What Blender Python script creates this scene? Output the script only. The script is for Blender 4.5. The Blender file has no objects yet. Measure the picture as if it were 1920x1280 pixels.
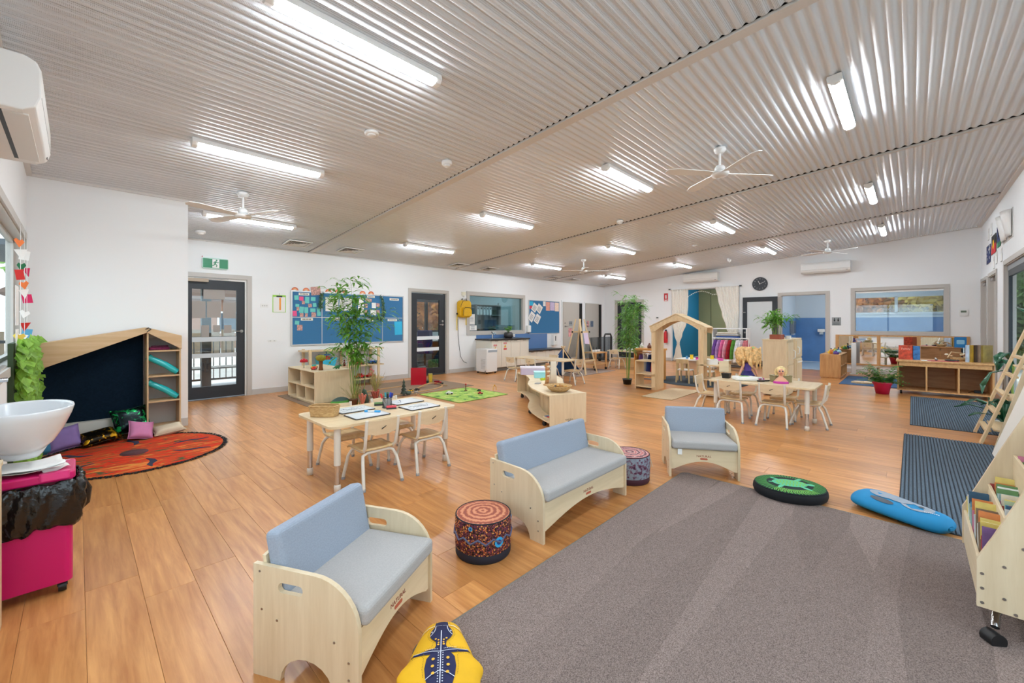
import bpy, bmesh, math, random
from mathutils import Vector, Matrix, noise
PI = math.pi
random.seed(11)
SC = bpy.context.scene
COL = SC.collection
# ---------------------------------------------------------------- camera, sky, exposure
cd = bpy.data.cameras.new('camera')
cd.sensor_width = 36.0
cd.lens = 14.6625
cd.shift_y = -0.01823
cd.clip_start = 0.02
cd.clip_end = 300
cam = bpy.data.objects.new('camera', cd)
COL.objects.link(cam)
cam.location = (0, 0, 1.32)
cam.rotation_euler = (PI/2, 0, math.radians(43.804 - 90))
SC.camera = cam
wd = bpy.data.worlds.new('sky')
SC.world = wd
wd.use_nodes = True
bg = wd.node_tree.nodes['Background']
bg.inputs[0].default_value = (0.88, 0.94, 1.0, 1)
bg.inputs[1].default_value = 3.5
LAMP = 74.0
sl = bpy.data.lights.new('sun', 'SUN'); sl.energy = 4.0; sl.angle = 0.009; sl.color = (1.0, 0.95, 0.88)
sun = bpy.data.objects.new('sun', sl); COL.objects.link(sun); sun.location = (20, 30, 30)
sun.rotation_euler = Vector((-0.38, -0.58, -0.72)).to_track_quat('-Z', 'Y').to_euler()
SC.view_settings.view_transform = 'Standard'
SC.view_settings.look = 'None'
SC.view_settings.gamma = 1
SC.view_settings.use_curve_mapping = False
SC.view_settings.exposure = 0.12
cy = SC.cycles
cy.max_bounces = 6; cy.diffuse_bounces = 4; cy.glossy_bounces = 3
cy.transmission_bounces = 4; cy.transparent_max_bounces = 8
cy.caustics_reflective = False; cy.caustics_refractive = False
cy.sample_clamp_indirect = 6.0

# ---------------------------------------------------------------- helpers
def lin(c):
    r = []
    for v in c[:3]:
        v /= 255.0
        r.append(v/12.92 if v <= 0.04045 else ((v+0.055)/1.055)**2.4)
    return (r[0], r[1], r[2], 1)

MATS = {}
def M(name, col, rough=0.55, metal=0.0, spec=0.5, var=0.0, vs=8.0, bump=0.0, bs=60.0, emis=0.0, alpha=None, trans=0.0):
    if name in MATS: return MATS[name]
    m = bpy.data.materials.new(name); m.use_nodes = True; MATS[name] = m
    nt = m.node_tree; b = nt.nodes['Principled BSDF']
    c = lin(col)
    b.inputs['Base Color'].default_value = c
    b.inputs['Roughness'].default_value = rough
    b.inputs['Metallic'].default_value = metal
    b.inputs['Specular IOR Level'].default_value = spec
    if var or bump:
        tc = nt.nodes.new('ShaderNodeTexCoord')
    if var:
        n = nt.nodes.new('ShaderNodeTexNoise'); n.inputs['Scale'].default_value = vs; n.inputs['Detail'].default_value = 4
        nt.links.new(tc.outputs['Object'], n.inputs['Vector'])
        r = nt.nodes.new('ShaderNodeValToRGB')
        r.color_ramp.elements[0].position = 0.3; r.color_ramp.elements[1].position = 0.7
        r.color_ramp.elements[0].color = tuple(max(0, v*(1-var)) for v in c[:3]) + (1,)
        r.color_ramp.elements[1].color = tuple(min(1, v*(1+var)) for v in c[:3]) + (1,)
        nt.links.new(n.outputs['Fac'], r.inputs[0]); nt.links.new(r.outputs[0], b.inputs['Base Color'])
    if bump:
        n2 = nt.nodes.new('ShaderNodeTexNoise'); n2.inputs['Scale'].default_value = bs; n2.inputs['Detail'].default_value = 3
        nt.links.new(tc.outputs['Object'], n2.inputs['Vector'])
        bp = nt.nodes.new('ShaderNodeBump'); bp.inputs['Strength'].default_value = bump; bp.inputs['Distance'].default_value = 0.01
        nt.links.new(n2.outputs['Fac'], bp.inputs['Height']); nt.links.new(bp.outputs[0], b.inputs['Normal'])
    if emis:
        b.inputs['Emission Color'].default_value = c; b.inputs['Emission Strength'].default_value = emis
    if trans:
        b.inputs['Transmission Weight'].default_value = trans
    return m

def leafmat(name, col, var=0.35, vs=12.0, amt=0.45):
    m = M(name, col, 0.5, var=var, vs=vs); nt = m.node_tree
    if 'Translucent BSDF' in nt.nodes: return m
    b = nt.nodes['Principled BSDF']; o = nt.nodes['Material Output']; t = nt.nodes.new('ShaderNodeBsdfTranslucent'); x = nt.nodes.new('ShaderNodeMixShader')
    x.inputs[0].default_value = amt; nt.links.new(b.inputs['Base Color'].links[0].from_socket, t.inputs[0])
    nt.links.new(b.outputs[0], x.inputs[1]); nt.links.new(t.outputs[0], x.inputs[2]); nt.links.new(x.outputs[0], o.inputs[0])
    return m

def wood(name, c1, c2, axis=0, scale=5.0, stretch=14.0, rough=0.45, spec=0.4, bump=0.0):
    """fine straight grain running along a local axis"""
    if name in MATS: return MATS[name]
    m = bpy.data.materials.new(name); m.use_nodes = True; MATS[name] = m
    nt = m.node_tree; b = nt.nodes['Principled BSDF']
    tc = nt.nodes.new('ShaderNodeTexCoord'); mp = nt.nodes.new('ShaderNodeMapping')
    s = [scale*stretch]*3; s[axis] = scale
    mp.inputs['Scale'].default_value = s
    n = nt.nodes.new('ShaderNodeTexNoise'); n.inputs['Scale'].default_value = 1; n.inputs['Detail'].default_value = 6; n.inputs['Roughness'].default_value = 0.62
    nt.links.new(tc.outputs['Object'], mp.inputs[0]); nt.links.new(mp.outputs[0], n.inputs['Vector'])
    r = nt.nodes.new('ShaderNodeValToRGB')
    r.color_ramp.elements[0].position = 0.3; r.color_ramp.elements[0].color = lin(c2)
    r.color_ramp.elements[1].position = 0.66; r.color_ramp.elements[1].color = lin(c1)
    nt.links.new(n.outputs['Fac'], r.inputs[0]); nt.links.new(r.outputs[0], b.inputs['Base Color'])
    b.inputs['Roughness'].default_value = rough; b.inputs['Specular IOR Level'].default_value = spec
    return m

def glass_mat(name, tint=(235, 242, 244), refl=0.10, tr=0.92):
    if name in MATS: return MATS[name]
    m = bpy.data.materials.new(name); m.use_nodes = True; MATS[name] = m
    nt = m.node_tree; nt.nodes.clear()
    o = nt.nodes.new('ShaderNodeOutputMaterial'); mx = nt.nodes.new('ShaderNodeMixShader')
    t = nt.nodes.new('ShaderNodeBsdfTransparent'); t.inputs[0].default_value = lin(tint)
    g = nt.nodes.new('ShaderNodeBsdfGlossy'); g.inputs['Roughness'].default_value = 0.01
    mx.inputs[0].default_value = refl
    nt.links.new(t.outputs[0], mx.inputs[1]); nt.links.new(g.outputs[0], mx.inputs[2]); nt.links.new(mx.outputs[0], o.inputs[0])
    return m

class MB:
    """collects shapes; build() links them as one mesh object"""
    def __init__(s): s.v = []; s.f = []; s.mi = []; s.m = 0; s.sm = []
    def add(s, vs, fs, smooth=False):
        o = len(s.v); s.v += [tuple(p) for p in vs]
        for f in fs:
            s.f.append(tuple(i+o for i in f)); s.mi.append(s.m); s.sm.append(smooth)
        return s
    def box(s, x0, y0, z0, x1, y1, z1):
        if x0 > x1: x0, x1 = x1, x0
        if y0 > y1: y0, y1 = y1, y0
        if z0 > z1: z0, z1 = z1, z0
        return s.add([(x0,y0,z0),(x1,y0,z0),(x1,y1,z0),(x0,y1,z0),(x0,y0,z1),(x1,y0,z1),(x1,y1,z1),(x0,y1,z1)],
              [(0,3,2,1),(4,5,6,7),(0,1,5,4),(1,2,6,5),(2,3,7,6),(3,0,4,7)])
    def obox(s, c, size, rot=(0,0,0)):
        R = Matrix.Rotation(rot[2],3,'Z') @ Matrix.Rotation(rot[1],3,'Y') @ Matrix.Rotation(rot[0],3,'X')
        h = [q/2 for q in size]; c = Vector(c)
        vs = [c + R @ Vector((sx*h[0], sy*h[1], sz*h[2])) for sz in (-1,1) for sx,sy in ((-1,-1),(1,-1),(1,1),(-1,1))]
        return s.add(vs, [(0,3,2,1),(4,5,6,7),(0,1,5,4),(1,2,6,5),(2,3,7,6),(3,0,4,7)])
    def bar(s, p0, p1, w, t, up=(0,0,1)):
        """rectangular bar between two points; w across, t along up"""
        p0 = Vector(p0); p1 = Vector(p1); d = (p1-p0).normalized(); u = Vector(up)
        a = d.cross(u)
        if a.length < 1e-5: a = d.cross(Vector((1,0,0)))
        a.normalize(); b = a.cross(d)
        vs = [p + a*(sa*w/2) + b*(sb*t/2) for p in (p0,p1) for sa,sb in ((-1,-1),(1,-1),(1,1),(-1,1))]
        return s.add(vs, [(0,3,2,1),(4,5,6,7),(0,1,5,4),(1,2,6,5),(2,3,7,6),(3,0,4,7)])
    def cyl(s, p0, p1, r0, r1=None, n=12, caps=True, smooth=True):
        r1 = r0 if r1 is None else r1
        p0 = Vector(p0); p1 = Vector(p1); d = (p1-p0).normalized()
        a = d.cross(Vector((0,0,1)))
        if a.length < 1e-4: a = Vector((1,0,0))
        a.normalize(); b = d.cross(a)
        vs = []
        for p, r in ((p0,r0),(p1,r1)):
            for i in range(n):
                t = 2*PI*i/n; vs.append(p + a*(r*math.cos(t)) + b*(r*math.sin(t)))
        s.add(vs, [(i, (i+1)%n, n+(i+1)%n, n+i) for i in range(n)], smooth)
        if caps:
            s.add(vs[:n], [tuple(range(n-1,-1,-1))]); s.add(vs[n:], [tuple(range(n))])
        return s
    def tube(s, pts, r, n=8, closed=False):
        P = [Vector(p) for p in pts]; k = len(P); rings = []
        rr = r if isinstance(r, (list, tuple)) else [r]*k
        up = None
        for i in range(k):
            if closed: d = P[(i+1)%k]-P[i-1]
            else: d = P[min(i+1,k-1)]-P[max(i-1,0)]
            d.normalize()
            if up is None:
                up = d.cross(Vector((0,0,1)))
                if up.length < 1e-3: up = d.cross(Vector((0,1,0)))
            up = (up - d*up.dot(d))
            if up.length < 1e-5: up = d.orthogonal()
            up.normalize(); b = d.cross(up)
            rings.append([P[i] + up*(rr[i]*math.cos(2*PI*j/n)) + b*(rr[i]*math.sin(2*PI*j/n)) for j in range(n)])
        vs = [q for g in rings for q in g]; fs = []
        for i in range(k if closed else k-1):
            i2 = (i+1)%k
            for j in range(n): fs.append((i*n+j, i*n+(j+1)%n, i2*n+(j+1)%n, i2*n+j))
        s.add(vs, fs, True)
        if not closed:
            s.add(rings[0], [tuple(range(n-1,-1,-1))]); s.add(rings[-1], [tuple(range(n))])
        return s
    def lathe(s, prof, n=24, c=(0,0,0), sx=1, sy=1, smooth=True):
        vs = []; k = len(prof)
        for r, z in prof:
            for i in range(n):
                t = 2*PI*i/n; vs.append((c[0]+sx*r*math.cos(t), c[1]+sy*r*math.sin(t), c[2]+z))
        fs = [(a*n+i, a*n+(i+1)%n, (a+1)*n+(i+1)%n, (a+1)*n+i) for a in range(k-1) for i in range(n)]
        s.add(vs, fs, smooth)
        if prof[0][0] > 1e-4: s.add(vs[:n], [tuple(range(n-1,-1,-1))])
        if prof[-1][0] > 1e-4: s.add(vs[-n:], [tuple(range(n))])
        return s
    def ball(s, c, r, n=10, m=7, sz=None):
        r = r if isinstance(r, (tuple, list)) else (r, r, r)
        pr = [(math.sin(PI*j/m), -math.cos(PI*j/m)) for j in range(m+1)]
        vs = []
        for a, z in pr:
            for i in range(n):
                t = 2*PI*i/n; vs.append((c[0]+r[0]*a*math.cos(t), c[1]+r[1]*a*math.sin(t), c[2]+r[2]*z))
        return s.add(vs, [(a*n+i, a*n+(i+1)%n, (a+1)*n+(i+1)%n, (a+1)*n+i) for a in range(m) for i in range(n)], True)
    def prism(s, poly, a, b, axis='z'):
        """polygon (2-D) extruded from a to b; axis z: (x,y), axis x: (y,z), axis y: (x,z)"""
        def P(p, t):
            return (p[0],p[1],t) if axis == 'z' else ((t,p[0],p[1]) if axis == 'x' else (p[0],t,p[1]))
        n = len(poly)
        ar = sum(poly[i][0]*poly[(i+1)%n][1]-poly[(i+1)%n][0]*poly[i][1] for i in range(n))
        if (ar < 0) != (axis == 'y'): poly = poly[::-1]
        vs = [P(p,a) for p in poly] + [P(p,b) for p in poly]
        fs = [(i,(i+1)%n,n+(i+1)%n,n+i) for i in range(n)]
        if a > b: fs = [f[::-1] for f in fs]
        c0, c1 = tuple(range(n-1,-1,-1)), tuple(range(n,2*n))
        if a > b: c0, c1 = c0[::-1], c1[::-1]
        return s.add(vs, fs + [c0, c1])
    def disc(s, c, r, n=24, nrm='z', sx=1, sy=1):
        vs = []
        for i in range(n):
            t = 2*PI*i/n; a, b = r*sx*math.cos(t), r*sy*math.sin(t)
            vs.append((c[0]+a,c[1]+b,c[2]) if nrm == 'z' else ((c[0]+a,c[1],c[2]+b) if nrm == 'y' else (c[0],c[1]+a,c[2]+b)))
        return s.add(vs, [tuple(range(n))])
    def grid(s, fn, nu, nv, smooth=True, closed_u=False):
        vs = [fn(i/(nu if closed_u else nu-1), j/(nv-1)) for j in range(nv) for i in range(nu)]
        fs = []
        for j in range(nv-1):
            for i in range(nu if closed_u else nu-1):
                i2 = (i+1) % nu
                fs.append((j*nu+i, j*nu+i2, (j+1)*nu+i2, (j+1)*nu+i))
        return s.add(vs, fs, smooth)
    def mesh(s, name):
        me = bpy.data.meshes.new(name)
        me.from_pydata(s.v, [], s.f)
        me.polygons.foreach_set('material_index', s.mi)
        me.polygons.foreach_set('use_smooth', s.sm)
        me.update()
        return me
    def build(s, name, mat, parent=None, loc=None, rot=None, bev=0, seg=2, sub=0, solid=0, smooth=False):
        me = s.mesh(name)
        for m in (mat if isinstance(mat, (list, tuple)) else [mat]): me.materials.append(m)
        if bev or smooth:
            bm = bmesh.new(); bm.from_mesh(me)
            bmesh.ops.remove_doubles(bm, verts=bm.verts, dist=1e-5)
            bm.to_mesh(me); bm.free()
        if smooth:
            me.polygons.foreach_set('use_smooth', [True]*len(me.polygons))
        o = bpy.data.objects.new(name, me); COL.objects.link(o)
        if parent is not None: o.parent = parent
        if loc is not None: o.location = loc
        if rot is not None: o.rotation_euler = rot
        if solid:
            q = o.modifiers.new('s', 'SOLIDIFY'); q.thickness = solid; q.offset = 0
        if bev:
            q = o.modifiers.new('b', 'BEVEL'); q.width = bev; q.segments = seg; q.limit_method = 'ANGLE'; q.angle_limit = 0.6
        if sub:
            q = o.modifiers.new('u', 'SUBSURF'); q.levels = sub; q.render_levels = sub
        return o

def tag(o, label, cat, group=None, kind=None):
    o['label'] = label; o['category'] = cat
    if group: o['group'] = group
    if kind: o['kind'] = kind
    return o
def thing(name, label, cat, loc=(0,0,0), rz=0.0, group=None, rot=None):
    o = bpy.data.objects.new(name, None); COL.objects.link(o)
    o.empty_display_size = 0.05
    o.location = loc; o.rotation_euler = rot if rot else (0,0,rz)
    return tag(o, label, cat, group)
def struct(o, label=None):
    o['kind'] = 'structure'
    if label: o['label'] = label
    return o
def anchor(name, loc=(0,0,0), label=None):
    o = bpy.data.objects.new(name, None); COL.objects.link(o); o.location = loc; o.empty_display_size = 0.05
    return struct(o, label)
def copy_tree(o, parent=None, loc=None, rz=None, label=None, rot=None):
    c = o.copy(); COL.objects.link(c); c.parent = parent
    if loc is not None: c.location = loc
    if rz is not None: c.rotation_euler = (0,0,rz)
    if rot is not None: c.rotation_euler = rot
    if label: c['label'] = label
    for ch in o.children: copy_tree(ch, c)
    return c
def rrect(x0, y0, x1, y1, r, n=5):
    p = []
    for cx, cy_, a0 in ((x1-r,y1-r,0),(x0+r,y1-r,PI/2),(x0+r,y0+r,PI),(x1-r,y0+r,1.5*PI)):
        for i in range(n+1):
            t = a0 + PI/2*i/n; p.append((cx+r*math.cos(t), cy_+r*math.sin(t)))
    return p
def text(name, s, size, mat, parent, loc, rot, ext=0.0006, align='CENTER', spacing=1.0):
    cu = bpy.data.curves.new(name, 'FONT'); cu.body = s; cu.size = size; cu.extrude = ext
    cu.align_x = align; cu.align_y = 'CENTER'; cu.space_character = spacing; cu.resolution_u = 2
    ob = bpy.data.objects.new('tmp', cu); COL.objects.link(ob)
    bpy.context.view_layer.update()
    me = bpy.data.meshes.new_from_object(ob.evaluated_get(bpy.context.evaluated_depsgraph_get()))
    bpy.data.objects.remove(ob); bpy.data.curves.remove(cu)
    me.materials.clear(); me.materials.append(mat); me.name = name
    o = bpy.data.objects.new(name, me); COL.objects.link(o)
    if parent is not None: o.parent = parent
    o.location = loc; o.rotation_euler = rot
    return o
def sheet(name, mat, pts, parent=None, t=0.002):
    """flat quad card given by four corners, with a little thickness"""
    p = [Vector(q) for q in pts]; n = (p[1]-p[0]).cross(p[2]-p[0]).normalized()*t
    mb = MB(); mb.add(p + [q+n for q in p], [(0,3,2,1),(4,5,6,7),(0,1,5,4),(1,2,6,5),(2,3,7,6),(3,0,4,7)])
    return mb.build(name, mat, parent)
def soft(hx, hy, hz, p=4.0, nu=28, nv=14, dz=None):
    """pillow-like superellipsoid mesh builder"""
    def sg(v, e): return math.copysign(abs(v)**e, v)
    e = 2.0/p
    def fn(u, v):
        a = 2*PI*u; b = -PI/2 + PI*v
        cb = math.cos(b)
        x = hx*sg(math.cos(a), e)*max(cb, 0)**0.55; y = hy*sg(math.sin(a), e)*max(cb, 0)**0.55
        z = hz*sg(math.sin(b), 0.9)
        return (x, y, z + (dz(x, y, z) if dz else 0))
    return MB().grid(fn, nu, nv, True, True)
# ---------------------------------------------------------------- common materials
WALL = M('wall_paint', (240,241,242), 0.7, spec=0.25)
TRIM = M('trim_grey_paint', (192,187,181), 0.5)
WHITE = M('white_plastic', (236,236,234), 0.4)
OFFW = M('white_paper', (238,237,234), 0.8, spec=0.1)
BLACK = M('black_plastic', (22,22,24), 0.45)
CHAR = M('charcoal_frame', (38,42,48), 0.45)
CHROME = M('chrome', (205,207,210), 0.16, 1.0)
STEEL = M('brushed_steel', (165,162,158), 0.35, 1.0)
GLASS = glass_mat('clear_glass', refl=0.07)
GLASSR = glass_mat('reflecting_glass', (228,236,238), refl=0.10)
PLY = wood('pale_birch_ply', (230,210,176), (218,196,160), 2, 3.0, 9.0)
PLYX = wood('pale_birch_ply_along', (230,210,176), (218,196,160), 0, 3.0, 9.0)
PLYE = wood('ply_edge', (221,190,142), (201,164,112), 0, 4.0, 12.0)
PINE = wood('pine', (230,204,164), (214,184,140), 2, 3.0, 9.0)
PINEX = wood('pine_along', (230,204,164), (214,184,140), 0, 3.0, 9.0)
BEECH = wood('beech', (214,166,112), (190,138,86), 2, 3.0, 9.0)
BEECHX = wood('beech_along', (214,166,112), (190,138,86), 0, 3.0, 9.0)
DKWOOD = wood('brown_back_panel', (206,158,112), (182,132,88), 1, 3.0, 8.0)
XL, XR, YB, YF, YN = -0.37, 14.35, 8.735, -1.15, 6.74   # left, far, back, right walls; front of the blank wall
def CZ(y): return 2.735 + 0.08*(8.735 - y)               # the raked ceiling
# ---------------------------------------------------------------- floor of planks
def floor_material():
    m = bpy.data.materials.new('oak_vinyl_planks'); m.use_nodes = True
    nt = m.node_tree; b = nt.nodes['Principled BSDF']
    at = nt.nodes.new('ShaderNodeAttribute'); at.attribute_name = 'tone'
    tc = nt.nodes.new('ShaderNodeTexCoord'); mp = nt.nodes.new('ShaderNodeMapping')
    mp.inputs['Scale'].default_value = (30, 2.2, 1)
    ad = nt.nodes.new('ShaderNodeVectorMath'); ad.operation = 'MULTIPLY_ADD'
    ad.inputs[1].default_value = (1,1,1)
    mul = nt.nodes.new('ShaderNodeMath'); mul.operation = 'MULTIPLY'; mul.inputs[1].default_value = 37.0
    nt.links.new(at.outputs['Fac'], mul.inputs[0])
    nt.links.new(tc.outputs['Object'], mp.inputs[0]); nt.links.new(mp.outputs[0], ad.inputs[0]); nt.links.new(mul.outputs[0], ad.inputs[2])
    n = nt.nodes.new('ShaderNodeTexNoise'); n.inputs['Scale'].default_value = 1; n.inputs['Detail'].default_value = 7; n.inputs['Roughness'].default_value = 0.6; n.inputs['Distortion'].default_value = 0.35
    nt.links.new(ad.outputs[0], n.inputs['Vector'])
    r = nt.nodes.new('ShaderNodeValToRGB'); e = r.color_ramp.elements
    e[0].position = 0.28; e[0].color = lin((178,114,60)); e[1].position = 0.72; e[1].color = lin((222,162,100))
    nt.links.new(n.outputs['Fac'], r.inputs[0])
    r2 = nt.nodes.new('ShaderNodeValToRGB'); e = r2.color_ramp.elements
    e[0].position = 0.0; e[0].color = (0.80,0.77,0.74,1); e[1].position = 1.0; e[1].color = (1.08,1.07,1.06,1)
    nt.links.new(at.outputs['Fac'], r2.inputs[0])
    mx = nt.nodes.new('ShaderNodeMix'); mx.data_type = 'RGBA'; mx.blend_type = 'MULTIPLY'; mx.inputs[0].default_value = 1
    nt.links.new(r.outputs[0], mx.inputs[6]); nt.links.new(r2.outputs[0], mx.inputs[7]); nt.links.new(mx.outputs[2], b.inputs['Base Color'])
    b.inputs['Roughness'].default_value = 0.30; b.inputs['Specular IOR Level'].default_value = 0.5
    bp = nt.nodes.new('ShaderNodeBump'); bp.inputs['Strength'].default_value = 0.08; bp.inputs['Distance'].default_value = 0.002
    nt.links.new(n.outputs['Fac'], bp.inputs['Height']); nt.links.new(bp.outputs[0], b.inputs['Normal'])
    return m
FLM = floor_material()
SUBF = M('floor_underlay', (70,42,24), 0.8)
fl_o = struct(MB().box(XL-0.1, YF-0.1, -0.15, XR+0.1, YB+0.1, -0.004).build('floor', SUBF), 'warm oak-look plank floor running through the whole room')
PW, PL = 0.198, 1.26
planks = []
rf = random.Random(5)
nrow = int((XR-XL)/PW)+1
for i in range(nrow):
    x0 = XL + i*PW; x1 = min(x0+PW, XR)
    if x1-x0 < 0.02: continue
    y = YF - rf.random()*PL
    while y < YB:
        a, b_ = max(y, YF), min(y+PL, YB)
        if b_-a > 0.02: planks.append((x0, x1, a, b_, rf.random()))
        y += PL
def pk(p):
    cx, cy_ = (p[0]+p[1])/2, (p[2]+p[3])/2
    fw = 0.7218*cx + 0.6921*cy_; rt = 0.6921*cx - 0.7218*cy_
    seen = fw > 0.3 and abs(rt)/fw < 1.45
    return (0 if seen else 1, fw)
planks.sort(key=pk)
def plank_mesh(mb, p):
    g = 0.0004; x0, x1, y0, y1 = p[0]+g, p[1]-g, p[2]+g, p[3]-g; c = 0.001
    mb.add([(x0,y0,-0.004),(x1,y0,-0.004),(x1,y1,-0.004),(x0,y1,-0.004),(x0,y0,-c),(x1,y0,-c),(x1,y1,-c),(x0,y1,-c),
            (x0+c,y0+c,0),(x1-c,y0+c,0),(x1-c,y1-c,0),(x0+c,y1-c,0)],
           [(0,1,5,4),(1,2,6,5),(2,3,7,6),(3,0,4,7),(4,5,9,8),(5,6,10,9),(6,7,11,10),(7,4,8,11),(8,9,10,11)])
def tone_attr(o, tones):
    a = o.data.attributes.new('tone', 'FLOAT', 'POINT'); a.data.foreach_set('value', tones)
for p in planks[:295]:
    mb = MB(); plank_mesh(mb, p); tone_attr(mb.build('plank', FLM, fl_o), [p[4]]*12)
mb = MB(); tn = []
for p in planks[295:]: plank_mesh(mb, p); tn += [p[4]]*12
o = mb.build('far_planks', FLM, fl_o); o['kind'] = 'stuff'; tone_attr(o, tn)

# ---------------------------------------------------------------- walls
def wall(name, label, axis, c0, c1, lo, hi, zfun, openings, mat=WALL):
    """wall slab between c0 and c1 on its axis, along lo..hi, with rectangular openings (a, b, z0, z1)"""
    mb = MB(); cuts = sorted(set([lo, hi] + [q for o in openings for q in o[:2]]))
    for a, b in zip(cuts[:-1], cuts[1:]):
        zs = sorted([(o[2], o[3]) for o in openings if o[0] <= a+1e-6 and o[1] >= b-1e-6])
        z = 0.0
        segs = []
        for z0, z1 in zs:
            if z0 > z+1e-6: segs.append((z, z0, False))
            z = z1
        segs.append((z, None, True))
        for z0, z1, top in segs:
            za = z1 if not top else zfun(a); zb = z1 if not top else zfun(b)
            if axis == 'x':
                q = [(c0,a),(c1,a),(c1,b),(c0,b)]
            else:
                q = [(a,c0),(b,c0),(b,c1),(a,c1)]
            zz = [za,za,zb,zb] if axis == 'x' else [za,zb,zb,za]
            vs = [(x,y,z0) for x,y in q] + [(x,y,zt) for (x,y),zt in zip(q,zz)]
            mb.add(vs, [(0,3,2,1),(4,5,6,7),(0,1,5,4),(1,2,6,5),(2,3,7,6),(3,0,4,7)])
    return struct(mb.build(name, mat), label)
D1 = (1.20, 2.14, 0.0, 2.10); D2 = (5.58, 6.64, 0.0, 2.08)
KW = (7.42, 9.58, 1.08, 2.08)
GD1 = (11.62, 12.70, 0.0, 2.06); GD2 = (12.98, 14.02, 0.0, 2.06)
wall('wall_back', 'long white wall with the pinboard, doors and kitchen window', 'y', YB, YB+0.12, 0.99, XR+0.12, lambda x: CZ(YB)+0.02, [D1, D2, KW])
WD = (7.16, 8.18, 0.0, 2.10); AL = (3.95, 6.06, 0.0, 2.44); BD = (1.72, 2.78, 0.0, 2.12); BW = (-0.56, 1.10, 1.09, 2.16)
wall('wall_far', 'white far wall with the clock, curtained alcove and washroom doorway', 'x', XR, XR+0.12, YF-0.12, YB, lambda y: CZ(y)+0.02, [WD, AL, BD, BW])
SD = (6.6, 10.95, 0.0, 2.30)
RD1 = (11.95, 13.00, 0.0, 2.26); RD2 = (13.32, 14.26, 0.0, 2.24)
RW1 = (0.3, 5.6, 0.25, 2.35)
wall('wall_right', 'white side wall under the flags, with doors and glazed sliders', 'y', YF-0.12, YF, XL-0.12, XR, lambda x: CZ(YF)+0.02, [SD, RD1, RD2, RW1])
LW = (3.5, 6.46, 0.98, 2.16); LW2 = (-0.8, 2.6, 0.6, 2.3)
wall('wall_left', 'white side wall carrying the near air conditioner and window', 'x', XL-0.12, XL, YF, YB, lambda y: CZ(y)+0.02, [LW, LW2])
mb = MB(); mb.add([(XL,YN,0),(0.99,YN,0),(0.99,YB+0.12,0),(XL,YB+0.12,0),(XL,YN,CZ(YN)),(0.99,YN,CZ(YN)),(0.99,YB+0.12,CZ(YB)-0.0),(XL,YB+0.12,CZ(YB))],
    [(0,3,2,1),(4,5,6,7),(0,1,5,4),(1,2,6,5),(2,3,7,6),(3,0,4,7)])
struct(mb.build('wall_front', WALL), 'blank white wall section behind the toy house board')
# baseboards
BBM = M('vinyl_skirting', (196,193,189), 0.5)
def baseboard(name, runs):
    mb = MB()
    for r in runs: mb.box(*r)
    struct(mb.build(name, BBM))
t = 0.012
baseboard('baseboard_back', [(0.99,YB-t,0,1.12,YB,0.10),(2.22,YB-t,0,5.50,YB,0.10),(6.73,YB-t,0,7.6,YB,0.10),(11.0,YB-t,0,11.55,YB,0.10),(12.76,YB-t,0,12.92,YB,0.10)])
baseboard('baseboard_far', [(XR-t,8.26,0,XR,YB-0.012,0.10),(XR-t,6.06,0,XR,7.08,0.10),(XR-t,2.87,0,XR,3.95,0.10),(XR-t,YF+t,0,XR,1.64,0.10)])
baseboard('baseboard_right', [(-0.3,YF,0,6.5,YF+t,0.10),(11.05,YF,0,11.87,YF+t,0.10),(13.07,YF,0,13.25,YF+t,0.10)])
baseboard('baseboard_left', [(XL,YF+t,0,XL+t,YN,0.10)])
baseboard('baseboard_front', [(XL+t,YN-t,0,0.99,YN,0.10)])
# ---------------------------------------------------------------- ceiling of corrugated sheets
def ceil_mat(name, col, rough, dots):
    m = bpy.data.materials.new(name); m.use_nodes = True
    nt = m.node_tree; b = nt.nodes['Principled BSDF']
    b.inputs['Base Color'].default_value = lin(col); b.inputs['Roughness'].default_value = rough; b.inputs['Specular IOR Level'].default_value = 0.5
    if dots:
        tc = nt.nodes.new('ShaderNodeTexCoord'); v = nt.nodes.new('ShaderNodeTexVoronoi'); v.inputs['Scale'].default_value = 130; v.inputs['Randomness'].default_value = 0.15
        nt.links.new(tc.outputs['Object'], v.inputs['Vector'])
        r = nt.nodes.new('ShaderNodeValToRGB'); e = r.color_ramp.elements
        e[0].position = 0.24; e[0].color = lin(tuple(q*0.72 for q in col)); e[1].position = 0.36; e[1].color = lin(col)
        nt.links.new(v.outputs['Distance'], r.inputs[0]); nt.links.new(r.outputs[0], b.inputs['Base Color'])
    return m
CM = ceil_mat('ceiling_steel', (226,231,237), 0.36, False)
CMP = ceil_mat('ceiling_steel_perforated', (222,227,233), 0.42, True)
DARK = M('gap_shade_black', (16,15,15), 0.9)  # black sheet over the ceiling, painted in as shade for the batten gaps
BATM = M('ceiling_batten', (218,214,210), 0.45)
mb = MB(); z0, z1 = CZ(YF-0.12)+0.05, CZ(YB+0.12)+0.05
mb.add([(XL-0.12,YF-0.12,z0),(XR+0.12,YF-0.12,z0),(XR+0.12,YB+0.12,z1),(XL-0.12,YB+0.12,z1)] + [(x,y,z+0.08) for x,y,z in ((XL-0.12,YF-0.12,z0),(XR+0.12,YF-0.12,z0),(XR+0.12,YB+0.12,z1),(XL-0.12,YB+0.12,z1))],
    [(0,3,2,1),(4,5,6,7),(0,1,5,4),(1,2,6,5),(2,3,7,6),(3,0,4,7)])
ceil_o = struct(mb.build('ceiling', DARK), 'raked ceiling of corrugated beige steel sheets between battens')
BX = [3.25, 6.93, 10.92]
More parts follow.
